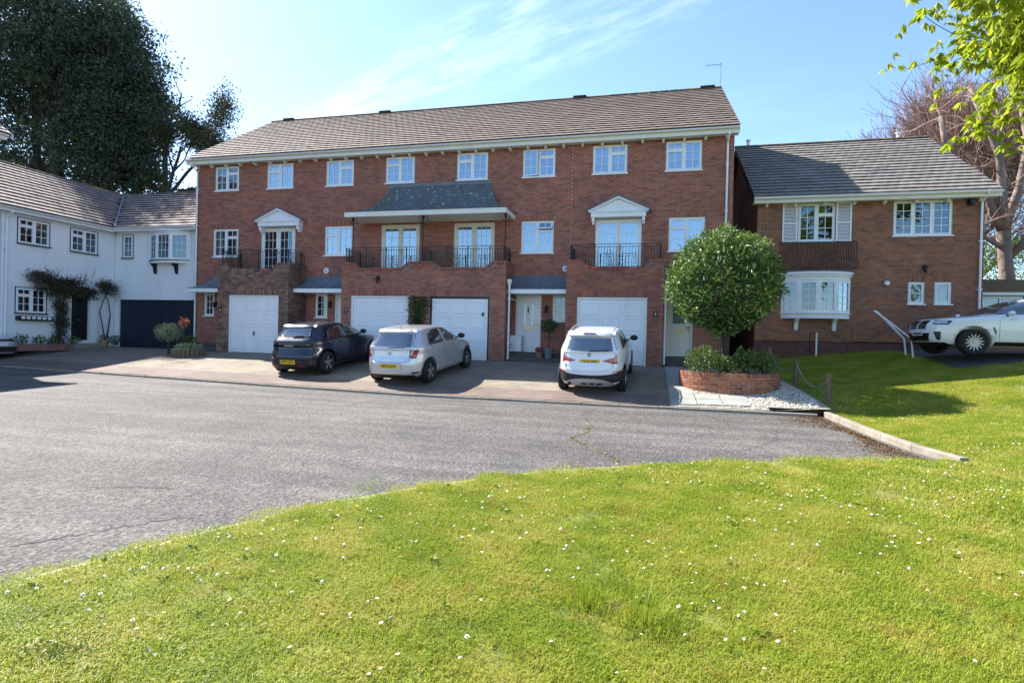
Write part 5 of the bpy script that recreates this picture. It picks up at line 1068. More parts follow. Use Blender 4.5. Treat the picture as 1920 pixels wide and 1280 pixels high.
    def wheels(s, style, rimm='alloy', spokes=5, tw=.2, track=None):
        for y in s.ax:
            for sx in (-1, 1):
                w_ = max(s.tb[:, 3]); xo = sx * (w_ - .012); R_ = s.wr; rr = R_ * .69
                t = MB(); t.lathe([(rr, 0), (rr + .012, .012), (R_ - .03, .006), (R_ - .008, -.02), (R_, -.05), (R_, -tw + .05), (R_ - .01, -tw + .01), (rr, -tw), (rr - .03, -tw + .02)], (0, 0, 0), 32, axis='x')
                t.v = [(xo + (a if sx > 0 else -a), y + b, R_ + c) for a, b, c in t.v]; o = t.build('wheel', 'tyre', s.root, smooth=True, local=True)
                r = MB(); r.lathe([(rr, -.004), (rr - .02, -.008), (rr - .03, -.05), (rr - .035, -.1)], (0, 0, 0), 32, axis='x'); r.v = [(xo + (a if sx > 0 else -a), y + b, R_ + c) for a, b, c in r.v]; r.build('rim', rimm, o, smooth=True, local=True)
                d = MB(); d.lathe([(rr - .03, -.07), (.02, -.06), (0, -.06)], (0, 0, 0), 24, axis='x'); d.v = [(xo + (a if sx > 0 else -a), y + b, R_ + c) for a, b, c in d.v]; d.build('brake_disc', 'alloy_dark', o, local=True)
                sp = MB()
                for k in range(spokes):
                    for tw_ in ((-.11, .11) if style == 'twin' else (0,)):
                        a = 2 * math.pi * k / spokes + .3; a2 = a + tw_; wd = .5 if style == 'wide' else .16; wd = wd if style != 'multi' else .09
                        P = []
                        for rad, hw, dx in ((.05, .03, -.022), (rr - .015, rr * wd * .5, -.012)):
                            ca, sa = math.cos(a2), math.sin(a2); P += [(dx, rad * ca - hw * sa, rad * sa + hw * ca), (dx, rad * ca + hw * sa, rad * sa - hw * ca)]
                        P += [(p[0] - .03, p[1], p[2]) for p in P]; sp.add([(xo + (p[0] if sx > 0 else -p[0]), y + p[1], R_ + p[2]) for p in P], [(0, 1, 3, 2), (4, 6, 7, 5), (0, 2, 6, 4), (1, 5, 7, 3), (2, 3, 7, 6)])
                sp.lathe([(.0, -.012), (.05, -.014), (.055, -.03)], (0, 0, 0), 16, axis='x'); nv = 48
                sp.v[-nv:] = [(xo + (a if sx > 0 else -a), y + b, R_ + c) for a, b, c in sp.v[-nv:]]; sp.build('spokes', 'alloy' if style != 'multi' else 'alloy_mid', o, local=True)
    def plate(s, z, mt, txt, fr=False, flash=False, size=.104, w_=.26, x0=0):
        y = (s.front(0, z) + .012) if fr else (s.rear(0, z) - .012); sg = 1 if fr else -1
        o = MB().box(x0 - w_, x0 + w_, min(y, y - sg * .012), max(y, y - sg * .012), z - .056, z + .056).build('number_plate', mt, s.root, local=True)
        if flash: MB().box(x0 - w_, x0 - w_ + .045, y - .0015, y - .0005, z - .055, z + .055).build('green_flash', 'plate_g', o, local=True)
        me = text_mesh(txt, size, 'ink'); t = link('registration', me, o); t.matrix_local = Matrix.Translation((x0 + (.02 if flash else 0), y + sg * .0015, z - .002)) @ (Matrix.Rotation(R(180), 4, 'Z') if fr else Matrix.Identity(4)) @ Matrix.Rotation(R(90), 4, 'X') @ Matrix.Diagonal((.86, 1.0, 1, 1)); return o
    def mirror(s, y, z, sx, mt, out_=.1):
        x = s.side(y, z); m = MB(); m.tube([(sx * (x - .02), y, z), (sx * (x + .07), y, z + .015)], .022, 6); a = m.build('mirror', 'trim', s.root, local=True)
        e = bpy.data.meshes.new('shell'); b = bmesh.new(); bmesh.ops.create_uvsphere(b, u_segments=16, v_segments=10, radius=1)
        for v in b.verts: v.co = Vector((sx * (x + .06 + out_) + v.co.x * .115, y + (v.co.y * .075 if v.co.y > 0 else v.co.y * .03), z + .06 + v.co.z * .075))
        for f in b.faces: f.smooth = True
        b.to_mesh(e); b.free(); e.materials.append(MT[mt]); link('mirror_shell', e, a)
    def line(s, name, pts, r=.006, mt='trim'): return MB().tube(pts, r, 5).build(name, mt, s.root, local=True)
    def handle(s, y, z, sx):
        x = s.side(y, z); MB().tube([(sx * (x - .005), y - .1, z), (sx * (x + .028), y - .07, z + .003), (sx * (x + .028), y + .07, z + .003), (sx * (x - .005), y + .1, z)], .013, 6).build('door_handle', s.pm, s.root, local=True)
def place(name, x, y, zf, head, label, pitch=None):
    hx, hy = -math.sin(head), math.cos(head); z0 = zf(x, y); z1 = zf(x + hx * 3, y + hy * 3)
    return thing(name, (x, y, float(z0)), label, 'car', None, ((math.atan2(z1 - z0, 3) if pitch is None else pitch), 0, head))
dz = lambda x, y: float(drive_z(x, y)) + .004
# ---- silver hatchback
r = place('parked_hatchback', -7.0, 14.5, dz, R(-4.5), 'silver hatchback with dark rear window parked facing the black-framed garage')
c = Car(r, [(.19, .16, 3.86, .72, 5), (.27, .05, 3.99, .835, 5), (.40, .0, 4.05, .868, 4.6), (.55, .0, 4.05, .875, 4.6), (.68, .03, 4.02, .876, 4.6), (.80, .07, 3.85, .873, 4.6), (.90, .085, 3.45, .868, 4.6), (.97, .10, 3.05, .85, 4.6), (1.02, .13, 2.93, .825, 4.8), (1.15, .255, 2.66, .765, 4.8), (1.28, .37, 2.36, .70, 4.8), (1.36, .44, 2.12, .655, 4.8), (1.405, .56, 1.92, .60, 4.4), (1.435, .80, 1.75, .50, 4), (1.452, 1.1, 1.5, .28, 3.4)], (.74, 3.29), .315, 'p_silver'); c.body()
c.rpatch('rear_window', .99, 1.335, lambda v: -.66 + .10 * v, lambda v: .66 - .10 * v, 'carglass'); c.rpatch('spoiler', 1.338, 1.375, lambda v: -.57 + .03 * v, lambda v: .57 - .03 * v, 'p_silver', eps=.035)
c.rpatch('tailgate', lambda u: .60 + .03 * abs(2 * u - 1) ** 4, .945, lambda v: -.55 - .1 * v, lambda v: .55 + .1 * v, 'p_silver', eps=.010); c.rpatch('bumper_valance', .20, .30, lambda v: -.66, lambda v: .66, 'trim', eps=.012); c.rpatch('number_recess', .44, .60, -.36, .36, 'p_silver', eps=.006)
for sx in (-1, 1):
    c.wrap('tail_light', .72, .93, lambda v: .42 - .05 * math.sin(math.pi * v), lambda v: .22 + .1 * v, sx, 'redlens'); c.wrap('light_cluster', .75, .81, .55, .16, sx, 'darkred', eps=.009); c.rpatch('reflector', .34, .375, sx * .60, sx * .74, 'darkred', eps=.012)
    c.spatch('rear_side_window', 1.0, lambda u: 1.26 + .10 * min(1, u * 2.2), lambda v: .72 + .14 * v, lambda v: 1.62 - .02 * v, sx, 'carglass'); c.spatch('front_side_window', 1.0, lambda u: 1.365 - .02 * u, lambda v: 1.68 - .02 * v, lambda v: 2.78 - .66 * v, sx, 'carglass2')
    for yy in (1.62, 2.68): c.line('door_seam', [(sx * (c.side(yy, z) + .001), yy + (.0 if z > .5 else 0), z) for z in (.32, .5, .7, .85, .97)], .004)
    c.handle(1.42, .86, sx); c.handle(2.42, .85, sx); c.mirror(2.62, 1.0, sx, 'trim' if sx > 0 else 'p_silver'); c.spatch('sill', .24, .31, 1.1, 2.95, sx, 'p_silver', eps=.012)
c.rpatch('windscreen', 1.0, 1.345, lambda v: -.68 + .13 * v, lambda v: .68 - .13 * v, 'carglass', fr=True); c.plate(.52, 'plate_y', 'HK70 XDF'); c.wheels('wide', 'alloy_dark')
c.line('wiper', [(-.05, c.rear(0, 1.0) - .03, .985), (.2, c.rear(.2, 1.01) - .03, 1.0), (.42, c.rear(.42, 1.01) - .03, 1.0)], .012); c.line('aerial', [(0, .75, 1.42), (0, .62, 1.58)], .006)
em = MB(); em.lathe([(.05, 0), (.058, -.006), (.06, 0)], (0, 0, 0), 20, axis='y'); em.tube([(-.03, -.004, .035), (-.008, -.004, -.005), (.0, -.004, .012), (.008, -.004, -.005), (.03, -.004, .035)], .005, 4); em.tube([(-.046, -.004, .012), (-.02, -.004, -.042), (0, -.004, -.01), (.02, -.004, -.042), (.046, -.004, .012)], .005, 4)
em.v = [(a, c.rear(0, .83) - .014 + b, .83 + q) for a, b, q in em.v]; em.build('badge', 'chrome', r, local=True)
r.scale = (1.07, 1.07, 1.10)
# ---- dark blue hatchback
r = place('parked_hatchback', -10.66, 15.1, dz, R(-2.5), 'dark blue hatchback with dark lights and green-flashed number plate, its window catching the sun')
c = Car(r, [(.19, .16, 3.86, .72, 5), (.27, .05, 3.99, .835, 5), (.40, .0, 4.05, .868, 4.4), (.56, .0, 4.05, .873, 4.4), (.66, .05, 4.02, .874, 4.4), (.80, .12, 3.85, .866, 4.4), (.90, .13, 3.45, .855, 4.4), (.97, .16, 3.05, .835, 4.4), (1.04, .24, 2.93, .80, 4.6), (1.15, .38, 2.66, .75, 4.6), (1.26, .5, 2.36, .69, 4.6), (1.34, .56, 2.12, .645, 4.6), (1.385, .66, 1.92, .59, 4.2), (1.415, .88, 1.75, .49, 4), (1.432, 1.15, 1.5, .28, 3.4)], (.76, 3.30), .325, 'p_navy'); c.body()
c.rpatch('rear_window', 1.09, 1.315, lambda v: -.56 + .08 * v, lambda v: .56 - .08 * v, 'carglass'); c.rpatch('spoiler', 1.32, 1.365, lambda v: -.56, lambda v: .56, 'p_navy', eps=.05); c.rpatch('tail_band', .80, .92, -.56, .56, 'gloss', eps=.012); c.rpatch('bumper_lower', .21, .50, lambda v: -.7 - .04 * v, lambda v: .7 + .04 * v, 'trim', eps=.01)
for sx in (-1, 1):
    c.wrap('tail_light', .79, .925, .53, lambda v: .3 + .02 * v, sx, 'gloss', eps=.012); c.wrap('light_bar', .885, .90, .56, .22, sx, 'clearlens', eps=.016); c.rpatch('reflector', .30, .335, sx * .34, sx * .56, 'redlens', eps=.014)
    c.spatch('rear_side_window', 1.0, lambda u: 1.22 + .10 * min(1, u * 2.0), lambda v: .82 + .16 * v, lambda v: 1.62 - .02 * v, sx, 'carglass'); c.spatch('front_side_window', 1.0, lambda u: 1.33 - .02 * u, lambda v: 1.68 - .02 * v, lambda v: 2.76 - .66 * v, sx, 'carglass2')
    for yy in (1.62, 2.68): c.line('door_seam', [(sx * (c.side(yy, z) + .001), yy, z) for z in (.32, .5, .7, .85, .97)], .004)
    c.handle(1.42, .87, sx); c.handle(2.42, .86, sx); c.mirror(2.6, 1.0, sx, 'gloss'); c.spatch('arch_trim', .26, .34, 1.12, 2.94, sx, 'trim', eps=.012)
c.rpatch('windscreen', 1.0, 1.33, lambda v: -.66 + .13 * v, lambda v: .66 - .13 * v, 'carglass', fr=True); c.plate(.42, 'plate_y', 'BF73 UOX', flash=True); c.wheels('twin', 'alloy_dark')
c.line('wiper', [(0, c.rear(0, 1.1) - .03, 1.10), (.22, c.rear(.2, 1.12) - .035, 1.115), (.36, c.rear(.36, 1.12) - .035, 1.115)], .012); c.line('aerial', [(0, .95, 1.42), (0, .8, 1.55)], .006); c.rpatch('badge', .845, .875, -.16, .16, 'chrome', eps=.015)
r.scale = (1.05, 1.07, 1.10)
# ---- white compact estate with roof rails
r = place('parked_crossover', -1.44, 14.5, dz, R(-1.5), 'white crossover with roof rails and yellow rear plate parked before the last garage')
c = Car(r, [(.22, .2, 4.25, .74, 5), (.32, .05, 4.40, .86, 4.6), (.46, .0, 4.45, .893, 4.4), (.62, .0, 4.45, .899, 4.4), (.76, .03, 4.42, .899, 4.4), (.88, .06, 4.22, .895, 4.4), (.97, .08, 3.9, .885, 4.4), (1.04, .10, 3.35, .865, 4.4), (1.10, .13, 3.1, .835, 4.6), (1.22, .21, 2.86, .775, 4.6), (1.34, .29, 2.56, .715, 4.6), (1.43, .36, 2.3, .665, 4.6), (1.475, .48, 2.12, .61, 4.2), (1.505, .75, 1.9, .50, 4), (1.52, 1.2, 1.6, .3, 3.4)], (.84, 3.60), .345, 'p_white', arch=.40); c.body()
c.rpatch('rear_window', 1.075, 1.385, lambda v: -.70 + .11 * v, lambda v: .70 - .11 * v, 'carglass2'); c.rpatch('spoiler', 1.395, 1.455, -.6, .6, 'p_white', eps=.06); c.rpatch('brake_light', 1.415, 1.435, -.17, .17, 'darkred', eps=.066)
c.rpatch('tailgate', lambda u: .60 + .09 * abs(2 * u - 1) ** 3, 1.045, lambda v: -.63 - .05 * v, lambda v: .63 + .05 * v, 'p_white', eps=.010)
c.rpatch('bumper_cladding', .34, lambda u: .52 + .07 * abs(2 * u - 1) ** 2, lambda v: -.84, lambda v: .84, 'trim', eps=.012, m=24); c.rpatch('skid_plate', lambda u: .27 + .02 * abs(2 * u - 1), lambda u: .45 - .06 * abs(2 * u - 1) ** 3, lambda v: -.66 + .14 * v, lambda v: .66 - .14 * v, 'silverplastic', eps=.026, m=24)
for k in (-.12, .08, .28): c.rpatch('skid_slot', .31, .345, k - .07, k + .07, 'alloy_dark', eps=.03)
for sx in (-1, 1):
    c.wrap('tail_light', .79, 1.03, lambda v: .56 + .12 * v, lambda v: .24, sx, 'redlens', eps=.012); c.rpatch('tail_light_inner', lambda u: (.86 - .07 * u) if sx > 0 else (.79 + .07 * u), lambda u: (.86 + .07 * u) if sx > 0 else (.93 - .07 * u), lambda v: sx * .33 if sx > 0 else -.60, lambda v: sx * .60 if sx > 0 else -.33, 'redlens', eps=.018); c.rpatch('reflector', .585, .61, sx * .60, sx * .80, 'redlens', eps=.02)
    c.spatch('rear_side_window', 1.09, lambda u: 1.34 + .11 * min(1, u * 2.2), lambda v: .62 + .16 * v, lambda v: 1.86 - .02 * v, sx, 'carglass'); c.spatch('front_side_window', 1.09, lambda u: 1.455 - .02 * u, lambda v: 1.92 - .02 * v, lambda v: 3.02 - .68 * v, sx, 'carglass')
    for yy in (1.86, 2.94): c.line('door_seam', [(sx * (c.side(yy, z) + .001), yy, z) for z in (.36, .5, .7, .9, 1.06)], .004)
    c.handle(1.62, .96, sx); c.handle(2.68, .95, sx); c.mirror(2.84, 1.06, sx, 'trim' if sx > 0 else 'p_white', .12)
    MB().tube([(sx * .545, .55, 1.47), (sx * .565, .62, 1.525), (sx * .575, 1.2, 1.555), (sx * .57, 2.0, 1.54), (sx * .555, 2.15, 1.50)], .017, 6).build('roof_rail', 'silverplastic', r, local=True); c.spatch('sill_cladding', .28, .40, 1.24, 3.2, sx, 'trim', eps=.014)
c.rpatch('windscreen', 1.08, 1.43, lambda v: -.72 + .13 * v, lambda v: .72 - .13 * v, 'carglass2', fr=True); c.plate(.83, 'plate_y', 'LV64 XPR', x0=.02); c.wheels('wide', 'alloy', tw=.22)
c.line('wiper', [(0, c.rear(0, 1.07) - .03, 1.06), (.02, c.rear(0, 1.07) - .035, 1.085), (.5, c.rear(.5, 1.09) - .03, 1.10)], .014); MB().tube([(-.5, .1, .30), (-.5, .03, .30)], .045, 10).build('exhaust', 'alloy_dark', r, local=True); fin = MB(); fin.add([(-.03, .9, 1.49), (.03, .9, 1.49), (0, .92, 1.55), (0, 1.1, 1.505)], [(0, 1, 2), (1, 3, 2), (3, 0, 2)]); fin.build('roof_fin', 'p_white', r, local=True)
def roundel(c, r, z, fr=False, rad=.045):
    y = c.front(0, z) + .016 if fr else c.rear(0, z) - .016; sg = 1 if fr else -1; b = MB(); b.lathe([(rad * .72, 0), (rad, 0), (rad, .006), (rad * .72, .006)], (0, 0, 0), 20, axis='y')
    for k in range(4):
        a0 = math.pi / 2 * k; P = [(0, .003, 0)] + [(rad * .7 * math.cos(a0 + t), .003, rad * .7 * math.sin(a0 + t)) for t in np.linspace(0, math.pi / 2, 6)]; b.add(P, [(0, i, i + 1) for i in range(1, 6)], 1 + k % 2)
    b.v = [(a, y - sg * .003 + sg * q, z + e) for a, q, e in b.v]; b.build('badge', ['alloy_dark', MT['badge_blue'], 'plasticwhite'], r, local=True)
MT['badge_blue'] = mat('badge_blue', (0.03, 0.12, 0.35), 0.3, .05, 5); roundel(c, r, .985)
r.scale = (1.0, 1.05, 1.09); r.location.z -= .03
# ---- white estate on the bank, nose towards the handrail
PADZ = float(lawn_z(10.2, 18.9)) + .035
r = thing('parked_suv', (12.5, 19.35, PADZ), 'large white car with black kidney grilles parked on the bank beside the detached house', 'car', None, (0, 0, R(97)))
c = Car(r, [(.24, .2, 4.45, .76, 5), (.34, .05, 4.62, .90, 4.2), (.5, .0, 4.70, .935, 3.9), (.66, .0, 4.71, .943, 3.8), (.8, .03, 4.70, .945, 3.8), (.92, .06, 4.62, .942, 3.8), (1.0, .08, 4.45, .935, 3.8), (1.06, .10, 4.05, .925, 4), (1.11, .12, 3.55, .905, 4.2), (1.16, .15, 3.3, .875, 4.4), (1.3, .25, 3.0, .80, 4.4), (1.45, .36, 2.62, .73, 4.4), (1.56, .45, 2.3, .675, 4.4), (1.61, .6, 2.08, .62, 4.2), (1.645, .9, 1.9, .50, 4), (1.66, 1.3, 1.6, .3, 3.4)], (.92, 3.79), .365, 'p_white', arch=.43); c.body()
for sx in (-1, 1):
    c.rpatch('grille', .72, .95, lambda v: sx * .05 if sx > 0 else -.33 - .02 * v, lambda v: .33 + .02 * v if sx > 0 else -.05, 'gloss', eps=.02, fr=True); c.wrap('headlight', .84, .945, lambda v: .52, lambda v: 4.36 - .10 * v, sx, 'gloss', eps=.012, fr=True); c.wrap('headlight_lens', .86, .93, .55, 4.36, sx, 'clearlens', eps=.016, fr=True)
    c.wrap('air_intake', .40, .64, lambda v: .62 - .05 * v, lambda v: 4.50, sx, 'gloss', eps=.012, fr=True); c.spatch('rear_side_window', 1.14, lambda u: 1.45 + .1 * min(1, u * 2.2), lambda v: .8 + .16 * v, lambda v: 2.02, sx, 'carglass'); c.spatch('front_side_window', 1.14, lambda u: 1.56 - .02 * u, lambda v: 2.08, lambda v: 3.22 - .8 * v, sx, 'carglass')
    for yy in (2.02, 3.2): c.line('door_seam', [(sx * (c.side(yy, z) + .001), yy, z) for z in (.4, .55, .75, .95, 1.1)], .004)
    c.handle(1.75, 1.02, sx); c.handle(2.85, 1.01, sx); c.mirror(3.0, 1.1, sx, 'p_white', .13); c.spatch('sill_cladding', .28, .38, 1.4, 3.3, sx, 'trim', eps=.012); c.spatch('wing_vent', .6, .78, lambda v: 3.27 + .06 * v, lambda v: 3.30 + .06 * v, sx, 'trim', eps=.01)
c.rpatch('lower_grille', .38, .60, lambda v: -.42 - .05 * v, lambda v: .42 + .05 * v, 'gloss', eps=.014, fr=True); c.rpatch('splitter', .25, .345, -.7, .7, 'trim', eps=.012, fr=True); c.rpatch('windscreen', 1.15, 1.53, lambda v: -.78 + .12 * v, lambda v: .78 - .12 * v, 'carglass2', fr=True); c.plate(.585, 'plate_w', 'GX68 VHB', fr=True, w_=.24); c.wheels('multi', 'alloy_dark', spokes=14, tw=.24); roundel(c, r, 1.0, True, .038)
r.scale = (1.02, 1.03, 1.0)
# ---- nose of a pale hatchback at the picture edge
r = thing('parked_hatchback', (-27.3, 15.75, float(drive_z(-24, 15.6)) + .01), 'pale hatchback of which only the nose shows, in front of the cottage', 'car', None, (0, 0, R(-92)))
c = Car(r, [(.19, .16, 4.05, .74, 5), (.27, .05, 4.2, .86, 4.6), (.40, .0, 4.25, .893, 4.2), (.55, .0, 4.26, .899, 4.2), (.68, .03, 4.22, .899, 4.2), (.80, .07, 4.0, .893, 4.4), (.90, .085, 3.55, .885, 4.6), (.97, .10, 3.15, .865, 4.6), (1.02, .13, 3.03, .84, 4.8), (1.15, .255, 2.76, .775, 4.8), (1.28, .37, 2.46, .71, 4.8), (1.38, .44, 2.2, .66, 4.8), (1.43, .6, 1.95, .58, 4.2), (1.46, 1.1, 1.5, .28, 3.4)], (.80, 3.43), .32, 'p_grey'); c.body()
for sx in (-1, 1):
    c.wrap('headlight', .66, .775, .42, lambda v: 3.86 - .05 * v, sx, 'gloss', eps=.01, fr=True); c.wrap('headlight_lens', .68, .755, .5, 3.9, sx, 'clearlens', eps=.014, fr=True); c.spatch('side_window', 1.0, 1.37, lambda v: .8 + .14 * v, lambda v: 2.88 - .7 * v, sx, 'carglass', m=20); c.mirror(2.75, 1.0, sx, 'p_grey')
c.rpatch('grille', .68, .745, -.42, .42, 'gloss', eps=.014, fr=True); c.rpatch('lower_grille', .30, .48, lambda v: -.6, lambda v: .6, 'trim', eps=.014, fr=True); c.rpatch('windscreen', 1.0, 1.37, lambda v: -.70 + .12 * v, lambda v: .70 - .12 * v, 'carglass', fr=True); c.plate(.57, 'plate_w', '', fr=True); c.wheels('wide', 'alloy')
bpy.data.scenes.remove(TMP)
# ================================================================== VEGETATION
def rand_unit(n):
    v = RNG.normal(size=(n, 3)); return v / np.linalg.norm(v, axis=1, keepdims=True)
def leaf_geo(C, A, Ln, Wd, fold=.18, droop=0.0, Nrm=None):
    """diamond leaves: base C, direction A, length, width -> vertices (n*4), faces"""
    n = len(C); A = A / (np.linalg.norm(A, axis=1, keepdims=True) + 1e-9); h = rand_unit(n) if Nrm is None else Nrm
    B = np.cross(A, h); B /= np.linalg.norm(B, axis=1, keepdims=True) + 1e-9; Nn = np.cross(B, A); Ln = Ln[:, None]; Wd = Wd[:, None]
    mid = C + A * Ln * .45 + Nn * Wd * fold; tip = C + A * Ln - np.array([0, 0, 1]) * droop * Ln
    V = np.stack([C, mid + B * Wd * .5, tip, mid - B * Wd * .5], 1).reshape(-1, 3); return V, np.arange(n * 4).reshape(n, 4)
def leaves(name, parent, C, A, Ln, Wd, m, tone=None, fold=.18, droop=0.0, kind=None, Nrm=None):
    V, Fc = leaf_geo(C, A, Ln, Wd, fold, droop, Nrm); off = np.array(woff(parent)) if parent is not None else 0
    o = link(name, np_mesh(name, V - off, Fc, MT[m], tone=RNG.random(len(C)) if tone is None else tone), parent)
    if kind: o['kind'] = kind
    return o
def limb(mb, p, d, length, r, depth, spread=.5, up=.15, kids=(2, 3), shrink=.72, wob=.18, seg=4, tips=None, minr=.004, n=6, taper=.6):
    p = Vector(p); d = Vector(d).normalized(); pts = [p]; q = p; rs = [r]
    for i in range(seg):
        d = (d + Vector((random.gauss(0, wob), random.gauss(0, wob), random.gauss(0, wob) + up * .3))).normalized(); q = q + d * length / seg; pts.append(q); rs.append(max(minr, r * (1 - (1 - taper) * (i + 1) / seg)))
    mb.tube(pts, rs, n, cap=False)
    if tips is not None and depth <= 1: tips += [(tuple(x), tuple(d)) for x in pts[1:]]
    if depth <= 0: return
    for k in range(random.randint(*kids)):
        j = random.randint(max(1, seg - 2), seg); side = Vector((random.gauss(0, 1), random.gauss(0, 1), random.gauss(0, 1))); side = (side - d * side.dot(d)).normalized()
        limb(mb, pts[j], d + side * spread * random.uniform(.6, 1.4) + Vector((0, 0, up)), length * shrink * random.uniform(.75, 1.15), rs[j] * .68, depth - 1, spread, up, kids, shrink, wob, seg, tips, minr, max(3, n - 1), taper)
MT['bark'] = mat('dark_bark', (0.05, 0.042, 0.036), 0.9, 0.3, 6, 0.5, 30, stretch=(3, 3, 1)); MT['bark_pink'] = mat('beech_bark', (0.20, 0.145, 0.12), 0.9, 0.3, 3, 0.3, 30, stain=[((0.35, 0.29, 0.24), 2, .55, .7, .6)])
MT['twig'] = mat('red_twigs', (0.30, 0.19, 0.15), 0.9, 0.3, 2)
MT['holm'] = mat('dark_evergreen_leaf', None, 0.55, 0.2, .5, ramp=[(0, (0.035, 0.055, 0.035)), (.5, (0.06, 0.085, 0.05)), (1, (0.11, 0.13, 0.07))], trans=.3)
MT['oakleaf'] = mat('oak_leaf', None, 0.6, 0.2, .5, ramp=[(0, (0.035, 0.045, 0.018)), (1, (0.09, 0.095, 0.035))], trans=.25)
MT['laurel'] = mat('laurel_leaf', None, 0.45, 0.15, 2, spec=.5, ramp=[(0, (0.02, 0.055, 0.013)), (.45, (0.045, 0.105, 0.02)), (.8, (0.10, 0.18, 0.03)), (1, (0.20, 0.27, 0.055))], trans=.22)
MT['candle'] = mat('laurel_flower', (0.55, 0.55, 0.33), 0.8, 0.15, 10)
MT['chestnut'] = mat('chestnut_leaf', None, 0.5, 0.15, 2, ramp=[(0, (0.16, 0.24, 0.018)), (.5, (0.32, 0.40, 0.025)), (1, (0.5, 0.48, 0.04))], trans=.6)
MT['hedge'] = mat('bright_hedge_leaf', None, 0.5, 0.2, 1, ramp=[(0, (0.05, 0.09, 0.012)), (.6, (0.13, 0.2, 0.02)), (1, (0.24, 0.30, 0.03))], trans=.3)
MT['shrub'] = mat('shrub_leaf', None, 0.45, 0.2, 2, ramp=[(0, (0.03, 0.06, 0.012)), (.6, (0.08, 0.14, 0.025)), (1, (0.2, 0.27, 0.06))], trans=.25)
MT['ivy'] = mat('ivy_leaf', None, 0.4, 0.2, 2, ramp=[(0, (0.012, 0.035, 0.01)), (1, (0.06, 0.12, 0.03))], trans=.1); MT['dryclimber'] = mat('climber_leaf', None, 0.7, 0.25, 2, ramp=[(0, (0.03, 0.03, 0.018)), (.6, (0.06, 0.06, 0.03)), (1, (0.11, 0.08, 0.045))], trans=.15)
MT['greygreen'] = mat('grey_green_leaf', None, 0.8, 0.2, 3, ramp=[(0, (0.11, 0.14, 0.075)), (1, (0.29, 0.36, 0.19))], trans=.1); MT['redleaf'] = mat('red_young_leaf', None, 0.4, 0.2, 3, ramp=[(0, (0.2, 0.05, 0.03)), (1, (0.5, 0.16, 0.09))], trans=.4)
MT['petal_white'] = mat('daisy_petal', (0.82, 0.82, 0.82), 0.7, 0.05, 10); MT['petal_yellow'] = mat('flower_yellow', (0.75, 0.45, 0.02), 0.7, 0.1, 10)
def clumps(ells, n, per, sz, m, name, parent, leaf=(.16, .3), wd=.5, gap=0.0, flat=.7, shell=.55):
    """leaf clumps through a crown made of ellipsoids (centre, radii, weight)"""
    wts = np.array([e[2] for e in ells], float); wts /= wts.sum(); C = []
    for e, k in zip(ells, RNG.multinomial(n, wts)):
        d = rand_unit(k); rad = shell + (1 - shell) * RNG.random(k) ** .6; C.append(np.array(e[0]) + d * rad[:, None] * np.array(e[1]))
    C = np.concatenate(C); s = sz * RNG.uniform(.55, 1.35, len(C)); P = np.repeat(C, per, 0) + RNG.normal(size=(len(C) * per, 3)) * np.repeat(s, per)[:, None] * np.array([1, 1, flat]) * .55
    k = len(P); ct = np.repeat(RNG.random(len(C)), per); leaves(name, parent, P, rand_unit(k) + np.array([0, 0, -.2]), RNG.uniform(*leaf, k), RNG.uniform(*leaf, k) * wd, m, tone=np.clip(ct * .6 + RNG.random(k) * .4, 0, 1))
def tree_root(name, x, y, z, label, cat='tree', group=None): return thing(name, (x, y, z), label, cat, group)
# ---- the big evergreen behind the cottage
t = tree_root('evergreen_oak', -38, 31, 0, 'huge dark evergreen oak rising behind the white cottage')
mb = MB()
for bx, by, tx, ty, tz, r0 in [(-41.5, 31, -43.5, 31.5, 18, .42), (-39, 30.5, -40, 30, 20, .5), (-37.8, 31.5, -37, 31, 20, .45), (-36.4, 30.6, -35.2, 30, 17, .38), (-38.4, 32, -39.2, 33, 19, .4), (-35.2, 31.3, -33.8, 31.6, 14, .32), (-42.8, 30, -46, 29.5, 16, .35), (-36, 33, -34, 34, 16, .3)]:
    pts = [Vector((bx, by, 0)).lerp(Vector((tx, ty, tz)), k / 6) + Vector((random.gauss(0, .18), random.gauss(0, .18), 0)) for k in range(7)]; mb.tube(pts, [r0 * (1 - .09 * k) for k in range(7)], 8, cap=False)
    for k in range(3, 7):
        for _ in range(3): limb(mb, pts[k], (random.gauss(0, 1), random.gauss(0, .8), .6), 2.0, r0 * .3, 1, .6, .2, (2, 3))
t.location *= 1.0; mb.build('trunk', 'bark', t)
clumps([((-42.8, 31, 20.6), (7.2, 5.5, 6.0), 5), ((-37.4, 31, 19.0), (4.4, 4.5, 4.6), 4.2), ((-35.2, 31, 15.8), (2.7, 3.2, 3.4), 2.4), ((-34.4, 31, 12.0), (2.0, 2.4, 2.4), 1.2), ((-40.5, 31, 13.2), (6.0, 3.5, 2.2), .9), ((-36.4, 31, 13.0), (2.6, 3.0, 3.0), 1.3), ((-48, 31, 17), (5, 5, 7), 2)], 1650, 85, 1.0, 'holm', 'crown', t, leaf=(.15, .32), wd=.55, shell=.4)
t.location = (-38 * 1.1, 31 * 1.1, 0); t.scale = (1.1, 1.1, 1.1)
t = tree_root('spreading_oak', -34.2, 33.5, 0, 'smaller oak with long sideways limbs between the evergreen and the terrace')
mb = MB(); tips = []; mb.tube([(-34.3, 33.5, 0), (-34.2, 33.5, 5), (-34.0, 33.4, 9.2), (-33.9, 33.3, 10.5)], [.4, .34, .28, .24], 8, cap=False)
for d, l in (((1, -.1, .05), 4.0), ((.9, .2, .35), 3.8), ((.6, -.1, .8), 3.6), ((1, -.3, -.05), 3.4), ((.2, .2, 1), 3.0), ((.75, 0, .5), 4.2)): limb(mb, (-33.8, 33.4, 10.4), d, l * 1.25, .13, 3, .55, .1, (2, 3), .62, .16, 4, tips)
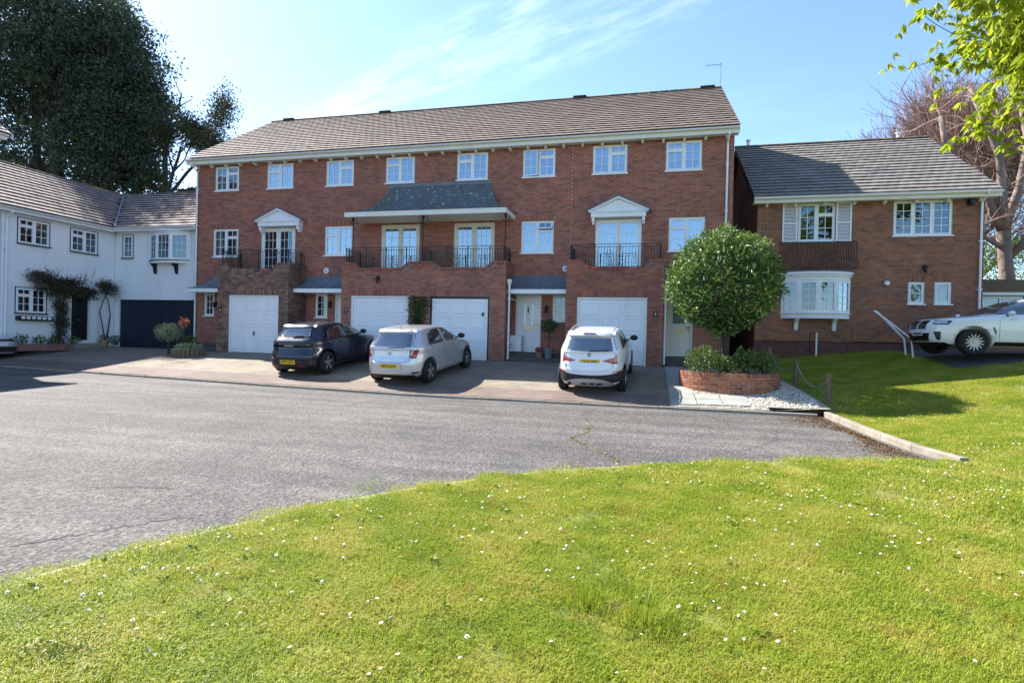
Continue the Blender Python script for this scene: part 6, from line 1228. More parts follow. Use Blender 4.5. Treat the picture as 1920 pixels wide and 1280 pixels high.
mb.build('trunk', 'bark', t); P = np.array([q[0] for q in tips]); k = 17000; I = RNG.integers(0, len(P), k)
leaves('crown', t, P[I] + RNG.normal(size=(k, 3)) * .34, rand_unit(k), RNG.uniform(.12, .24, k), RNG.uniform(.07, .13, k), 'oakleaf')
for x, y, z, rx, rz, lb in [(-30.5, 38, 9.0, 4.5, 2.2, 'low sunlit tree glimpsed over the cottage ridge next to the terrace'), (-46, 36, 9, 6, 3.5, 'dim tree filling the space beneath the evergreen crown')]:
    t = tree_root('distant_tree', x, y, 0, lb); mb = MB(); mb.tube([(x, y, 0), (x + .2, y, z)], [.3, .12], 7); mb.build('trunk', 'bark', t); clumps([((x, y, z), (rx, 2.5, rz), 1)], 90, 60, 1.1, 'oakleaf', 'crown', t, leaf=(.16, .3))
# ---- bare trees behind the detached house
t = tree_root('bare_beech', 17.4, 37, .5, 'bare twiggy beech with purplish haze of twigs behind the detached house roof'); mb = MB(); tw = MB()
mb.tube([(17.4, 37, 0), (17.3, 37, 3.5), (17.3, 37, 11)], [.5, .42, .12], 9, cap=False)
for k in range(15):
    a = k * 2.4; el = .35 + .75 * (k / 13); tips = []; limb(mb, (17.3, 37, 4.4 + k * .36), (math.cos(a) * 1.0, math.sin(a) * .6, .6 + el), 4.1 - k * .09, .14, 1, .45, .22, (3, 4), .7, .12, 4, tips, n=6)
    for p, d in tips:
        for _ in range(5): limb(tw, p, Vector(d) + Vector((random.gauss(0, .6), random.gauss(0, .6), random.gauss(.2, .45))), 1.9, .028, 2, .5, .15, (2, 4), .68, .12, 3, None, .010, 3, .5)
mb.build('trunk', 'bark_pink', t); tw.build('twigs', 'twig', t)['kind'] = 'stuff'
t = tree_root('pollarded_beech', 15.9, 30, .6, 'bare pollarded tree with thick pale sawn-off limbs beyond the downpipe'); mb = MB(); tw = MB()
def stub(pts, rs):
    mb.tube(pts, rs, 9)
    for p in pts[1:]:
        for _ in range(4): limb(tw, p, (random.gauss(-.3, .8), random.gauss(0, .6), random.gauss(.3, .5)), 1.7, .03, 2, .5, .1, (2, 3), .65, .15, 4, None, .007, 3, .5)
F0 = Vector((15.6, 30, 6.2)); mb.tube([(16.0, 30, 0), (15.9, 30, 3), (15.7, 30, 5), F0], [0.360, 0.290, 0.267, 0.267], 12, cap=False)
stub([F0, (15.0, 30, 7.6), (14.5, 30, 8.6), (13.8, 30, 9.4), (13.2, 30, 10.2), (13.0, 30, 11.6)], [0.232, 0.174, 0.145, 0.128, 0.116, 0.110]); stub([F0, (15.4, 29.8, 8.0), (15.2, 29.7, 9.6), (14.6, 29.7, 11.2), (14.0, 29.8, 12.8)], [0.232, 0.174, 0.145, 0.122, 0.116])
stub([(15.2, 29.7, 9.6), (15.3, 29.8, 11.2), (14.9, 29.9, 12.9)], [0.128, 0.104, 0.093]); stub([F0, (16.2, 30.2, 8.0), (16.6, 30.3, 10.2), (16.2, 30.2, 12.2)], [0.209, 0.157, 0.128, 0.104]); stub([(15.8, 30, 5.0), (16.6, 29.8, 6.0), (17.6, 29.6, 7.6), (18.6, 29.6, 8.2)], [0.174, 0.151, 0.128, 0.116]); stub([(15.7, 30, 5.4), (14.8, 29.8, 5.9), (14.0, 29.6, 6.1)], [0.139, 0.087, 0.046])
mb.build('trunk', 'bark_pink', t, smooth=True); tw.build('twigs', 'twig', t)['kind'] = 'stuff'
for x, y, z, rx, ry, rz, n_, mm, lb in [(17.3, 33, 4.3, 4.2, 1.5, 2.2, 190, 'hedge', 'bright yellow-green hedge above the flat garage roof'), (23.5, 38, 6.0, 4.2, 2.5, 4.5, 150, 'ivy', 'dark leafy evergreen at the picture edge behind the pollarded tree')]:
    t = tree_root('hedge_bush', x, y, .5, lb, 'hedge' if mm == 'hedge' else 'tree'); b = MB()
    for k in range(5): b.tube([(x + random.uniform(-rx, rx) * .6, y, .3), (x + random.uniform(-rx, rx) * .6, y, z)], [.09, .04], 6)
    b.build('stem', 'bark', t); clumps([((x, y, z), (rx, ry, rz), 1)], n_, 85, .6, mm, 'foliage', t, leaf=(.07, .16), shell=.5)
# ---- horse chestnut reaching in from beyond the picture
t = tree_root('horse_chestnut', 10.1, 10.75, float(lawn_z(10.1, 10.75)), 'horse chestnut with fresh yellow-green leaves hanging in from above the lawn'); mb = MB(); z0 = float(lawn_z(10.1, 10.75))
mb.tube([(10.1, 10.75, z0 - .2), (10.05, 10.75, 1.5), (10.0, 10.7, 3.0), (9.9, 10.65, 4.6), (9.9, 10.65, 7.6)], [.3, .24, .21, .18, .1], 10, cap=False); tips = []
for k in range(30):
    a = k * 2.399; zz = 3.5 + 3.9 * ((k * .618) % 1); el = -.18 + .5 * (zz - 3.5) / 3.9; limb(mb, (9.92, 10.65, zz), (math.cos(a), math.sin(a) * .9, el), 2.3 - .15 * (zz - 5.4) ** 2 * .3, .05, 2, .5, .05, (2, 3), .62, .12, 4, tips, .006, 5)
for d in ((-1, -.35, .1), (-1, -.1, .25), (-.95, -.5, .3), (-.9, .1, .05), (-1, -.3, .45), (-.8, -.6, .1), (-1, .2, .4), (-.9, -.4, -.12), (-.75, -.2, -.2), (-.6, -.5, -.1), (-1, -.25, .2)): limb(mb, (9.9, 10.65, random.uniform(4.3, 6.2)), d, 2.9, .05, 2, .45, .04, (3, 4), .6, .1, 4, tips, .006, 5)
for k in range(34):
    tg = Vector((random.uniform(4.7, 7.4), random.uniform(8.7, 10.6), 0)); tg.z = random.uniform(4.35, 6.9) + max(0, (5.3 - tg.x)) * .7; st = Vector((9.9, 10.65, min(7.0, tg.z - .1 + random.uniform(.0, .5)))); md = st.lerp(tg, .55) + Vector((0, 0, .25))
    mb.tube([st, st.lerp(md, .5) + Vector((0, 0, .08)), md, md.lerp(tg, .5) + Vector((0, 0, .06)), tg], [.035, .028, .02, .014, .008], 5, cap=False); tips.append((tuple(tg), (0, 0, 0))); limb(mb, md, tg - md, .9, .014, 1, .6, -.05, (2, 3), .6, .15, 4, tips, .005, 4); limb(mb, tg, (tg - md), .5, .008, 1, .7, -.1, (2, 3), .6, .15, 3, tips, .004, 4)
mb.build('trunk', 'bark', t)
P = np.array([q[0] for q in tips]); n_ = 13000; I = RNG.integers(0, len(P), n_); C = P[I] + RNG.normal(size=(n_, 3)) * .2; hor = rand_unit(n_) * np.array([1, 1, .25]); Cs, As, Ls, Ws, Tn = [], [], [], [], []
for j in range(6):
    an = (j - 2.5) * .62; ca, sa = math.cos(an), math.sin(an); A = np.stack([hor[:, 0] * ca - hor[:, 1] * sa, hor[:, 0] * sa + hor[:, 1] * ca, -.75 + .35 * RNG.random(n_)], -1); Cs.append(C); As.append(A); s_ = RNG.uniform(.125, .195, n_) * (1.1 - .12 * abs(j - 2.5)); Ls.append(s_); Ws.append(s_ * .42); Tn.append(np.clip(RNG.random(n_) * .25 + .75 * np.repeat(RNG.random(n_)[:, None], 1, 1)[:, 0], 0, 1))
leaves('crown', t, np.concatenate(Cs), np.concatenate(As), np.concatenate(Ls), np.concatenate(Ws), 'chestnut', np.concatenate(Tn), .12, .15)
# ---- brick planter with clipped laurel and shrubs
PX, PY, PRX, PRY = 2.2, 16.5, 1.3, 1.14
pl = thing('brick_planter', (PX, PY, -.4), 'round brick planter at the foot of the clipped laurel', 'planter')
b = MB(); ring = lambda e, z: [(PX + (PRX + e) * math.cos(a), PY + (PRY + e) * math.sin(a), z) for a in np.linspace(0, 2 * math.pi, 49)[:-1]]
V = ring(-.01, -.75) + ring(-.01, .05) + ring(-.21, .05) + ring(-.21, -.75); n = 48; b.add(V, [(r_ * n + i, r_ * n + (i + 1) % n, (r_ + 1) * n + (i + 1) % n, (r_ + 1) * n + i) for r_ in range(3) for i in range(n)]); b.build('mortar_core', 'mortar', pl)
b = MB(); b.add(ring(-.2, .0), [tuple(range(48))]); b.build('soil', 'soil', pl)
var = brick_variants('brick_planter', 'brick_planter'); per = 2 * math.pi * math.sqrt((PRX**2 + PRY**2) / 2); rear = MB()
def ring_brick(a, z, w_, h_, me=None):
    p = Vector((PX + PRX * math.cos(a), PY + PRY * math.sin(a), z)); tg = Vector((-PRX * math.sin(a), PRY * math.cos(a), 0)).normalized(); T = frame(p, tg) @ Matrix.Translation((-w_ / 2, -random.uniform(0, .006), 0))
    if math.sin(a) > .15: MB_ = rear; MB_.T = T; MB_.box(0, w_, 0, .05, 0, h_, 0, random.random()); return
    if me: o = bpy.data.objects.new('brick', random.choice(me)); COL.objects.link(o); o.parent = pl; o.matrix_local = Matrix.Translation(-woff(pl)) @ T
    else: MB(T).box(0, w_, -.006, .1, 0, h_, 0, random.random()).build('brick', 'brick_planter', pl)
for k in range(8):
    n = int(per / .225)
    for i in range(n): ring_brick(2 * math.pi * (i + (.5 if k % 2 else 0)) / n, -.65 + k * CH, BW, BH, var)
n = int(per / .0755)
for i in range(n): ring_brick(2 * math.pi * i / n, -.045, .066, .11)
rear.T = None; rear.build('rear_brickwork', 'brick_planter', pl)['kind'] = 'stuff'
t = tree_root('laurel_tree', 2.12, 16.5, 0, 'clipped ball-headed laurel tree with cream flower spikes'); mb = MB(); tips = []
mb.tube([(2.14, 16.5, -.05), (2.12, 16.52, .5), (2.1, 16.5, 1.2), (2.06, 16.5, 2.2)], [.12, .1, .095, .06], 9)
for k in range(14): a = k * 2.4; limb(mb, (2.1, 16.5, 1.0 + .07 * k), (math.cos(a), math.sin(a), .55), .8, .04, 1, .5, .1, (2, 3), .7)
mb.build('trunk', 'bark', t); BC, BR = np.array([2.03, 16.5, 2.42]), np.array([1.36, 1.34, 1.36])
k = 14000; d = rand_unit(k); bump = 1 + .06 * np.sin(d[:, 0] * 7 + 2) * np.cos(d[:, 2] * 6) + .05 * np.sin(d[:, 1] * 11 + d[:, 2] * 9) + .03 * np.sin(d[:, 0] * 17 + d[:, 2] * 15); rad = (1.04 - .4 * RNG.random(k) ** 1.5) * bump * np.where(d[:, 2] < -.55, .9, 1.0)
rad = rad * np.where(d[:, 2] > 0, 1 + .07 * d[:, 2], 1)
sh = rand_unit(150); sh = sh[sh[:, 2] > -.3]; m_ = len(sh) * 9; k += m_; d = np.concatenate([d, np.repeat(sh, 9, 0) + RNG.normal(size=(m_, 3)) * .03]); rad = np.concatenate([rad, np.tile(np.linspace(.95, 1.17, 9), len(sh)) * np.repeat(RNG.uniform(.97, 1.05, len(sh)), 9)])
C = BC + d * rad[:, None] * BR; A = d * .55 + rand_unit(k) * .8 + np.array([0, 0, .35]); tone = np.clip((rad - .66) * 1.3 + RNG.random(k) * .55, 0, 1); leaves('crown', t, C, A, RNG.uniform(.10, .19, k), RNG.uniform(.038, .064, k), 'laurel', tone, .1, .05)  # tone by radius paints sunlit outer leaves and a shaded heart into the colour
sp = MB(); dd = rand_unit(400); dd = dd[(dd[:, 2] > -.15) & (dd[:, 1] < .5)][:75]
for q in dd: p = BC + q * BR * 1.0; u_ = Vector((q[0] * .3, q[1] * .3, 1)).normalized(); sp.tube([p, p + np.array(u_) * .05, p + np.array(u_) * .13], [.012, .02, .006], 5)
sp.build('flower_spikes', 'candle', t)['kind'] = 'stuff'
def bush(name, x, y, z, rx, rz, n_, m, label, cat='shrub', leaf=(.05, .09), wd=.5, stem=True, ry=None, group=None):
    t = tree_root(name, x, y, z, label, cat, group); d = rand_unit(n_); rad = 1 - .6 * RNG.random(n_) ** 1.3
    C = np.array([x, y, z + rz]) + d * rad[:, None] * np.array([rx, ry or rx, rz]) * (1 + .12 * np.sin(d[:, :1] * 7 + x * 9)); leaves('foliage', t, C, d * .6 + rand_unit(n_) * .7 + np.array([0, 0, .4]), RNG.uniform(*leaf, n_), RNG.uniform(*leaf, n_) * wd, m, np.clip(.3 * rad + RNG.random(n_) * .7, 0, 1))
    if stem:
        b = MB()
        for k in range(5): limb(b, (x + random.gauss(0, .05), y + random.gauss(0, .05), z - .02), (random.gauss(0, .35), random.gauss(0, .35), 1), rz * 1.3, .014, 1, .4, .1, (1, 2), .6, .1, 3, None, .004, 4)
        b.build('stem', 'bark', t)
    return t
G_ = 'low shrubs growing in the brick planter'
bush('planter_shrub', 1.5, 16.05, 0.0, .46, .38, 1300, 'shrub', 'sunlit variegated shrub nearest the front door in the brick planter', group=G_); bush('planter_shrub', 1.98, 15.8, 0.0, .30, .26, 500, 'shrub', 'small shrub at the planter front between the two larger ones', group=G_)
bush('planter_shrub', 2.55, 15.95, 0.0, .38, .36, 900, 'shrub', 'dark shrub in the planter just beyond the laurel trunk', group=G_); bush('planter_shrub', 3.05, 16.15, 0.0, .38, .32, 900, 'shrub', 'dark shrub at the gravel side of the brick planter', group=G_)
# ---- ivy on the pier between the two middle garages
t = thing('ivy', (-8.3, 19.48, .9), 'ivy climbing the brick pier between the two middle garage doors', 'climber'); n_ = 1500; u = RNG.normal(-8.32, .17, n_); z = RNG.uniform(.75, 2.32, n_); u = u + np.where(RNG.random(n_) < .45, -.25, .08) * np.sin(z * 2.2)
leaves('foliage', t, np.stack([u, 19.47 - RNG.random(n_) * .07, z], -1), rand_unit(n_) * np.array([1, .5, 1]) + np.array([0, -.4, -.3]), RNG.uniform(.04, .085, n_), RNG.uniform(.035, .07, n_), 'ivy'); b = MB()
for k in range(5): b.tube([(-8.3 + random.gauss(0, .1), 19.47, 0), (-8.3 + random.gauss(0, .12), 19.47, .9), (-8.3 + random.gauss(0, .2), 19.47, 2.0)], .01, 5)
b.build('stem', 'bark', t)
# ---- plants against the cottage
t = thing('wall_climber', (-23.9, 18.4, .1), 'dense dark climber grown over the cottage door and ground-floor window', 'climber'); b = MB()
for k in range(7): y_ = 18.35 + random.gauss(0, .12); b.tube([(-23.85, y_, .1), (-23.9, y_ + random.gauss(0, .1), 1.2), (-23.9, y_ + random.gauss(0, .25), 2.4)], [.03, .022, .012], 5)
for k in range(60): limb(b, (-23.85, 17.3 + 2.5 * random.random(), 2.3 + .5 * random.random()), (.25, random.gauss(0, .8), random.gauss(.2, .6)), .55, .008, 1, .5, .1, (1, 3), .7, .2, 3, None, .003, 3)
b.build('stem', 'bark', t); E_ = [((-23.85, 18.45, 1.2), (.15, .24, 1.15), .8), ((-23.8, 18.5, 2.55), (.28, 1.1, .42), 2), ((-23.8, 17.5, 2.85), (.22, .45, .28), .5), ((-23.8, 19.5, 2.35), (.22, .45, .22), .5)]; clumps(E_, 270, 36, .2, 'dryclimber', 'foliage', t, leaf=(.05, .10), shell=.1)
t = thing('bare_vine', (-23.95, 20.55, .1), 'twisting nearly bare vine trained up the white wall beside the garage', 'climber'); b = MB()
b.tube([(-23.95, 20.5, .1), (-23.97, 20.62, .8), (-23.98, 20.72, 1.5), (-23.98, 20.6, 2.1), (-23.97, 20.4, 2.5)], [.035, .03, .025, .02, .012], 6); b.tube([(-23.95, 20.5, .1), (-23.97, 20.35, .9), (-23.98, 20.2, 1.6), (-23.98, 20.45, 2.3), (-23.97, 20.6, 2.8)], [.028, .022, .02, .016, .01], 6)
for k in range(14): limb(b, (-23.95, 20.2 + .7 * random.random(), 2.1 + .7 * random.random()), (.15, random.gauss(0, .8), random.gauss(.3, .5)), .45, .008, 1, .5, .1, (1, 2), .7, .2, 3, None, .003, 3)
b.build('stem', 'bark', t); clumps([((-23.88, 20.45, 2.7), (.15, .5, .35), 1)], 90, 20, .16, 'dryclimber', 'foliage', t, leaf=(.04, .08), shell=.2)
for k, (y_, r_, lb) in enumerate([(16.75, .24, 'leafy plant under the cottage window, nearest the picture edge'), (17.45, .2, 'low plant beneath the cottage window box'), (17.95, .18, 'low plant between the window box and the climber stem'), (18.85, .2, 'low plant at the foot of the dark climber'), (20.75, .24, 'leafy plant in the corner by the navy garage door')]): bush('wall_plant', -23.7, y_, .12, r_, r_ * .9, 170, 'shrub', lb, group='plants along the cottage wall', leaf=(.05, .11))
def pot(name, x, y, z, r_, h, m, label): o = MB().lathe([(0, z), (r_ * .72, z), (r_, z + h * .92), (r_ * 1.08, z + h * .93), (r_ * 1.08, z + h), (r_ * .9, z + h), (r_ * .88, z + h - .03), (0, z + h - .03)], (x, y, 0), 18).build(name, m, None, smooth=False); tag(o, label, 'pot'); return o
pot('flower_pot', -23.65, 20.15, .02, .2, .32, 'terracotta', 'terracotta pot beside the cottage front door'); bush('pot_plant', -23.65, 20.15, .32, .22, .12, 220, 'dryclimber', 'brownish heather in the pot beside the cottage door', 'plant', (.03, .06))
LOGX, LOGY = -17.25, 18.2
lp = thing('log_planter', (LOGX, LOGY, -.15), 'round log-edged flower bed outside the end garage', 'planter')
for k in range(22): a = 2 * math.pi * k / 22; MB().lathe([(0, -.3), (.078, -.3), (.078, .08 + .05 * random.random()), (.06, .14), (0, .145)], (LOGX + .52 * math.cos(a), LOGY + .52 * math.sin(a), 0), 8).build('log', 'wood', lp)
MB().lathe([(0, .06), (.5, .04)], (LOGX, LOGY, 0), 20).build('soil', 'soil', lp)
bush('trailing_plant', LOGX + .1, LOGY - .1, .08, .5, .13, 500, 'greygreen', 'low pale plant filling the log-edged bed', 'plant', (.04, .08)); t = bush('clipped_bush', -18.35, 18.35, .38, .5, .36, 2600, 'greygreen', 'clipped grey-green ball bush by the navy garage door', 'bush', (.03, .06), stem=False)
b = MB(); b.tube([(-18.35, 18.35, -.12), (-18.33, 18.35, .7)], [.05, .035], 7); b.build('stem', 'bark', t)
t = bush('red_shrub', LOGX - .35, LOGY + .1, .92, .17, .2, 120, 'redleaf', 'slender shrub with red young leaves in the log-edged bed', 'shrub', (.06, .11), stem=False); b = MB(); b.tube([(LOGX - .33, LOGY + .1, .05), (LOGX - .36, LOGY + .1, 1.2)], [.018, .012], 6); b.build('stem', 'bark', t)
bush('doorway_plant', -18.5, 19.55, .0, .3, .32, 320, 'shrub', 'leafy plant below the small window of the end terrace house', 'plant', (.06, .12))
pot('planter_pot', -3.42, 19.86, .157, .17, .34, 'greenpot', 'blue-green pot on the steps of the white front door'); t = bush('topiary_tree', -3.42, 19.86, 1.02, .3, .28, 1300, 'ivy', 'ball-topped bay tree in the blue-green pot', 'shrub', (.04, .07), stem=False); b = MB(); b.tube([(-3.42, 19.86, .45), (-3.42, 19.86, 1.2)], .018, 6); b.build('stem', 'bark', t)
pot('flower_pot', -3.78, 19.95, .157, .12, .2, 'terracotta', 'small pot of red flowers beside the bay tree'); t = bush('red_flowers', -3.78, 19.95, .34, .17, .1, 260, 'redleaf', 'red bedding flowers in the small pot by the white front door', 'plant', (.03, .05), .9)
# ---- lawn: short blades, daisies, longer tufts
MT['blade'] = None
def blade_mat():
    m, t, b = _nt('grass_blade'); N = t.nodes.new; L = t.links.new; g = N('ShaderNodeNewGeometry'); at = N('ShaderNodeAttribute'); at.attribute_name = 'tone'
    cr = N('ShaderNodeValToRGB'); e = cr.color_ramp.elements; e[0].color = (0.19, 0.275, 0.022, 1); e[1].color = (0.49, 0.42, 0.11, 1); e[1].position = 1.0; q = e.new(.5); q.color = (0.34, 0.40, 0.034, 1); q = e.new(.85); q.color = (0.42, 0.44, 0.055, 1)
    n1 = N('ShaderNodeTexNoise'); n1.inputs['Scale'].default_value = 1.5; n1.inputs['Detail'].default_value = 5; n1.inputs['Roughness'].default_value = .65; L(g.outputs['Position'], n1.inputs['Vector']); mr = N('ShaderNodeMapRange'); mr.inputs['From Min'].default_value = .35; mr.inputs['From Max'].default_value = .68; mr.inputs['To Min'].default_value = -.45; mr.inputs['To Max'].default_value = .55; L(n1.outputs['Fac'], mr.inputs['Value'])
    ad = N('ShaderNodeMath'); ad.operation = 'ADD'; ad.use_clamp = True; L(at.outputs['Fac'], ad.inputs[0]); L(mr.outputs['Result'], ad.inputs[1]); L(ad.outputs[0], cr.inputs['Fac'])
    n2 = N('ShaderNodeTexNoise'); n2.inputs['Scale'].default_value = 3.6; n2.inputs['Detail'].default_value = 6; n2.inputs['Roughness'].default_value = .7; L(g.outputs['Position'], n2.inputs['Vector']); r2 = N('ShaderNodeMapRange'); r2.inputs['From Min'].default_value = .55; r2.inputs['From Max'].default_value = .68; r2.inputs['To Max'].default_value = .6; L(n2.outputs['Fac'], r2.inputs['Value'])
    mx = N('ShaderNodeMixRGB'); mx.inputs['Color2'].default_value = (0.36, 0.25, 0.045, 1); L(r2.outputs['Result'], mx.inputs['Fac']); L(cr.outputs['Color'], mx.inputs['Color1']); L(mx.outputs['Color'], b.inputs['Base Color']); b.inputs['Roughness'].default_value = .5; b.inputs['Specular IOR Level'].default_value = .3
    tr = N('ShaderNodeBsdfTranslucent'); ms = N('ShaderNodeMixShader'); ms.inputs['Fac'].default_value = .4; L(mx.outputs['Color'], tr.inputs['Color']); L(b.outputs['BSDF'], ms.inputs[1]); L(tr.outputs['BSDF'], ms.inputs[2]); L(ms.outputs['Shader'], t.nodes['Material Output'].inputs['Surface']); return m
MT['blade'] = blade_mat()
def blades(n, half, h, wd, lean=.7, ctr=False):
    P = RNG.uniform(-half, half, (n, 2)) if not ctr else RNG.normal(size=(n, 2)) * half; hh = h * RNG.uniform(.45, 1.25, n); a = RNG.uniform(0, 2 * np.pi, n); dr = np.stack([np.cos(a), np.sin(a)], -1)
    if ctr: dr = dr * .4 + P / (half + 1e-6) * .6
    ln = lean * RNG.uniform(.2, 1.3, n); sd = np.stack([-np.sin(a), np.cos(a)], -1) * wd * .5; base = np.concatenate([P, np.full((n, 1), -.006)], 1); Z = lambda x, z: np.concatenate([x, z[:, None]], 1)
    mid = Z(P + dr * (hh * ln * .35)[:, None], hh * .6); tip = Z(P + dr * (hh * ln * 1.05)[:, None], hh * (1 - .25 * np.minimum(ln, 1.2))); s3 = np.concatenate([sd, np.zeros((n, 1))], 1)
    V = np.stack([base - s3, base + s3, mid - s3 * .8, mid + s3 * .8, tip], 1).reshape(-1, 3); f = np.array([(0, 1, 3), (0, 3, 2), (2, 3, 4)]); return V, (np.arange(n)[:, None, None] * 5 + f[None]).reshape(-1, 3), np.repeat(RNG.random(n), 3)
def scatter(name, pts, rot, scl, protos, label=None, cat=None):
    cl = bpy.data.collections.new(name + '_prototypes')
    for i, me in enumerate(protos): cl.objects.link(bpy.data.objects.new('%s_proto_%02d' % (name, i), me))
    me = bpy.data.meshes.new(name); me.vertices.add(len(pts)); me.vertices.foreach_set('co', np.asarray(pts, np.float32).ravel()); me.update()
    for nm, ty, dt, key in (('rot', 'FLOAT_VECTOR', rot, 'vector'), ('scl', 'FLOAT', scl, 'value'), ('idx', 'INT', RNG.integers(0, len(protos), len(pts)), 'value')): a = me.attributes.new(nm, ty, 'POINT'); a.data.foreach_set(key, np.asarray(dt, np.int32 if ty == 'INT' else np.float32).ravel())
    o = link(name, me); o['kind'] = 'stuff'; tag(o, label, cat); ng = bpy.data.node_groups.new(name, 'GeometryNodeTree'); ng.interface.new_socket('Geometry', in_out='INPUT', socket_type='NodeSocketGeometry'); ng.interface.new_socket('Geometry', in_out='OUTPUT', socket_type='NodeSocketGeometry'); N = ng.nodes.new; L = ng.links.new
    gi, go, ip, ci = N('NodeGroupInput'), N('NodeGroupOutput'), N('GeometryNodeInstanceOnPoints'), N('GeometryNodeCollectionInfo'); ci.inputs['Collection'].default_value = cl; ci.inputs['Separate Children'].default_value = True; ci.inputs['Reset Children'].default_value = True; ip.inputs['Pick Instance'].default_value = True
    def na(n_, t_): q = N('GeometryNodeInputNamedAttribute'); q.data_type = t_; q.inputs['Name'].default_value = n_; return q.outputs['Attribute']
    L(gi.outputs[0], ip.inputs['Points']); L(ci.outputs[0], ip.inputs['Instance']); L(na('rot', 'FLOAT_VECTOR'), ip.inputs['Rotation']); L(na('scl', 'FLOAT'), ip.inputs['Scale']); L(na('idx', 'INT'), ip.inputs['Instance Index']); L(ip.outputs[0], go.inputs[0]); md = o.modifiers.new('scatter', 'NODES'); md.node_group = ng; return o
def lawn_points(n, box, dmin, dmax, margin=.05):
    P = np.stack([RNG.uniform(box[0], box[1], n), RNG.uniform(box[2], box[3], n)], -1); P = P[inside(P, LAWN_POLY)]; f = np.array([_f.x, _f.y]); r_ = np.array([_r.x, _r.y]); dep = P @ f; lat = P @ r_; d = np.linalg.norm(P, axis=1)
    k = (dep > .6) & (np.abs(lat) < dep * 1.25 + 1.2) & (d >= dmin) & (d < dmax) & ~((P[:, 0] > 8.0) & (P[:, 1] > 17.8)); P = P[k]; dm = np.full(len(P), 9.0)
    for q in B_[::2]: dm = np.minimum(dm, np.hypot(P[:, 0] - q[0], P[:, 1] - q[1]))
    return P[dm > np.where(np.linalg.norm(P, axis=1) < 6.5, .11, .16)]
def slope_rot(P):
    e = .1; gx_ = (lawn_z(P[:, 0] + e, P[:, 1]) - lawn_z(P[:, 0] - e, P[:, 1])) / (2 * e); gy_ = (lawn_z(P[:, 0], P[:, 1] + e) - lawn_z(P[:, 0], P[:, 1] - e)) / (2 * e); out_ = []
    for a, b, y_ in zip(gx_, gy_, RNG.uniform(0, 2 * np.pi, len(P))): n_ = Vector((-a, -b, 1)).normalized(); out_.append((Vector((0, 0, 1)).rotation_difference(n_).to_matrix() @ Matrix.Rotation(y_, 3, 'Z')).to_euler()[:])
    return np.array(out_)
def grass_layer(name, count, dmin, dmax, protos, sc, label):
    P = lawn_points(count, (-9, 22, -2, 21.7), dmin, dmax); z = lawn_z(P[:, 0], P[:, 1]); scatter(name, np.concatenate([P, z[:, None]], 1), slope_rot(P), RNG.uniform(*sc, len(P)), protos, label, 'grass')
def proto(n, half, h, w_, lean=.8): V, Fc, tn = blades(n, half, h, w_, lean); return np_mesh('tuft', V, Fc, MT['blade'], tone=tn)
grass_layer('grass', 34000, 0, 6.5, [proto(420, .17, .026, .0036, 1.1) for _ in range(6)] + [proto(420, .17, .036, .0036, 1.0), proto(420, .17, .02, .0034, 1.2)], (.8, 1.3), 'short sunlit lawn grass near the viewer')
grass_layer('far_grass', 15000, 6.5, 24, [proto(330, .24, .028, .006, 1.0) for _ in range(5)], (.85, 1.35), 'lawn grass along the kerb and up the bank')
# long tufts
TF_ = [(-.30, 3.42, .085, 300, .12), (.02, 3.28, .085, 300, .13), (-.08, 3.55, .08, 160, .10), (-2.75, 5.25, .1, 60, .08), (1.0, 3.0, .12, 120, .07), (-1.5, 4.3, .12, 90, .07), (2.2, 4.2, .14, 120, .06)]
V_, F_, T_ = [], [], []; base = 0
for x, y, s_, n_, h_ in TF_: V, Fc, tn = blades(n_, s_, h_, .0045, .9, True); V = V + np.array([x, y, float(lawn_z(x, y))]); V_.append(V); F_.append(Fc + base); T_.append(tn * .5); base += len(V)
o = link('long_grass', np_mesh('long_grass', np.concatenate(V_), np.concatenate(F_), MT['blade'], tone=np.concatenate(T_))); tag(o, 'longer dark tufts of grass standing in the mown lawn', 'grass', kind='stuff')
q = MB(); q.lathe([(0, .012), (.05, .010), (.09, .004)], (-.14, 3.44, float(lawn_z(-.14, 3.44))), 12); tag(q.build('bare_hollow', 'soil'), 'small dark bare hollow between the two long grass tufts', 'hollow')
n_ = 150; C = np.stack([RNG.normal(-2.73, .12, n_), RNG.normal(2.12, .05, n_)], -1); o = leaves('grey_weed', None, np.concatenate([C, (lawn_z(C[:, 0], C[:, 1]) + .02 + .03 * RNG.random(n_))[:, None]], 1), rand_unit(n_) + np.array([0, 0, .5]), RNG.uniform(.018, .035, n_), RNG.uniform(.008, .015, n_), 'shrub', .75 + .25 * RNG.random(n_)); tag(o, 'patch of pale green weed at the lawn corner nearest the viewer', 'weed', kind='stuff')
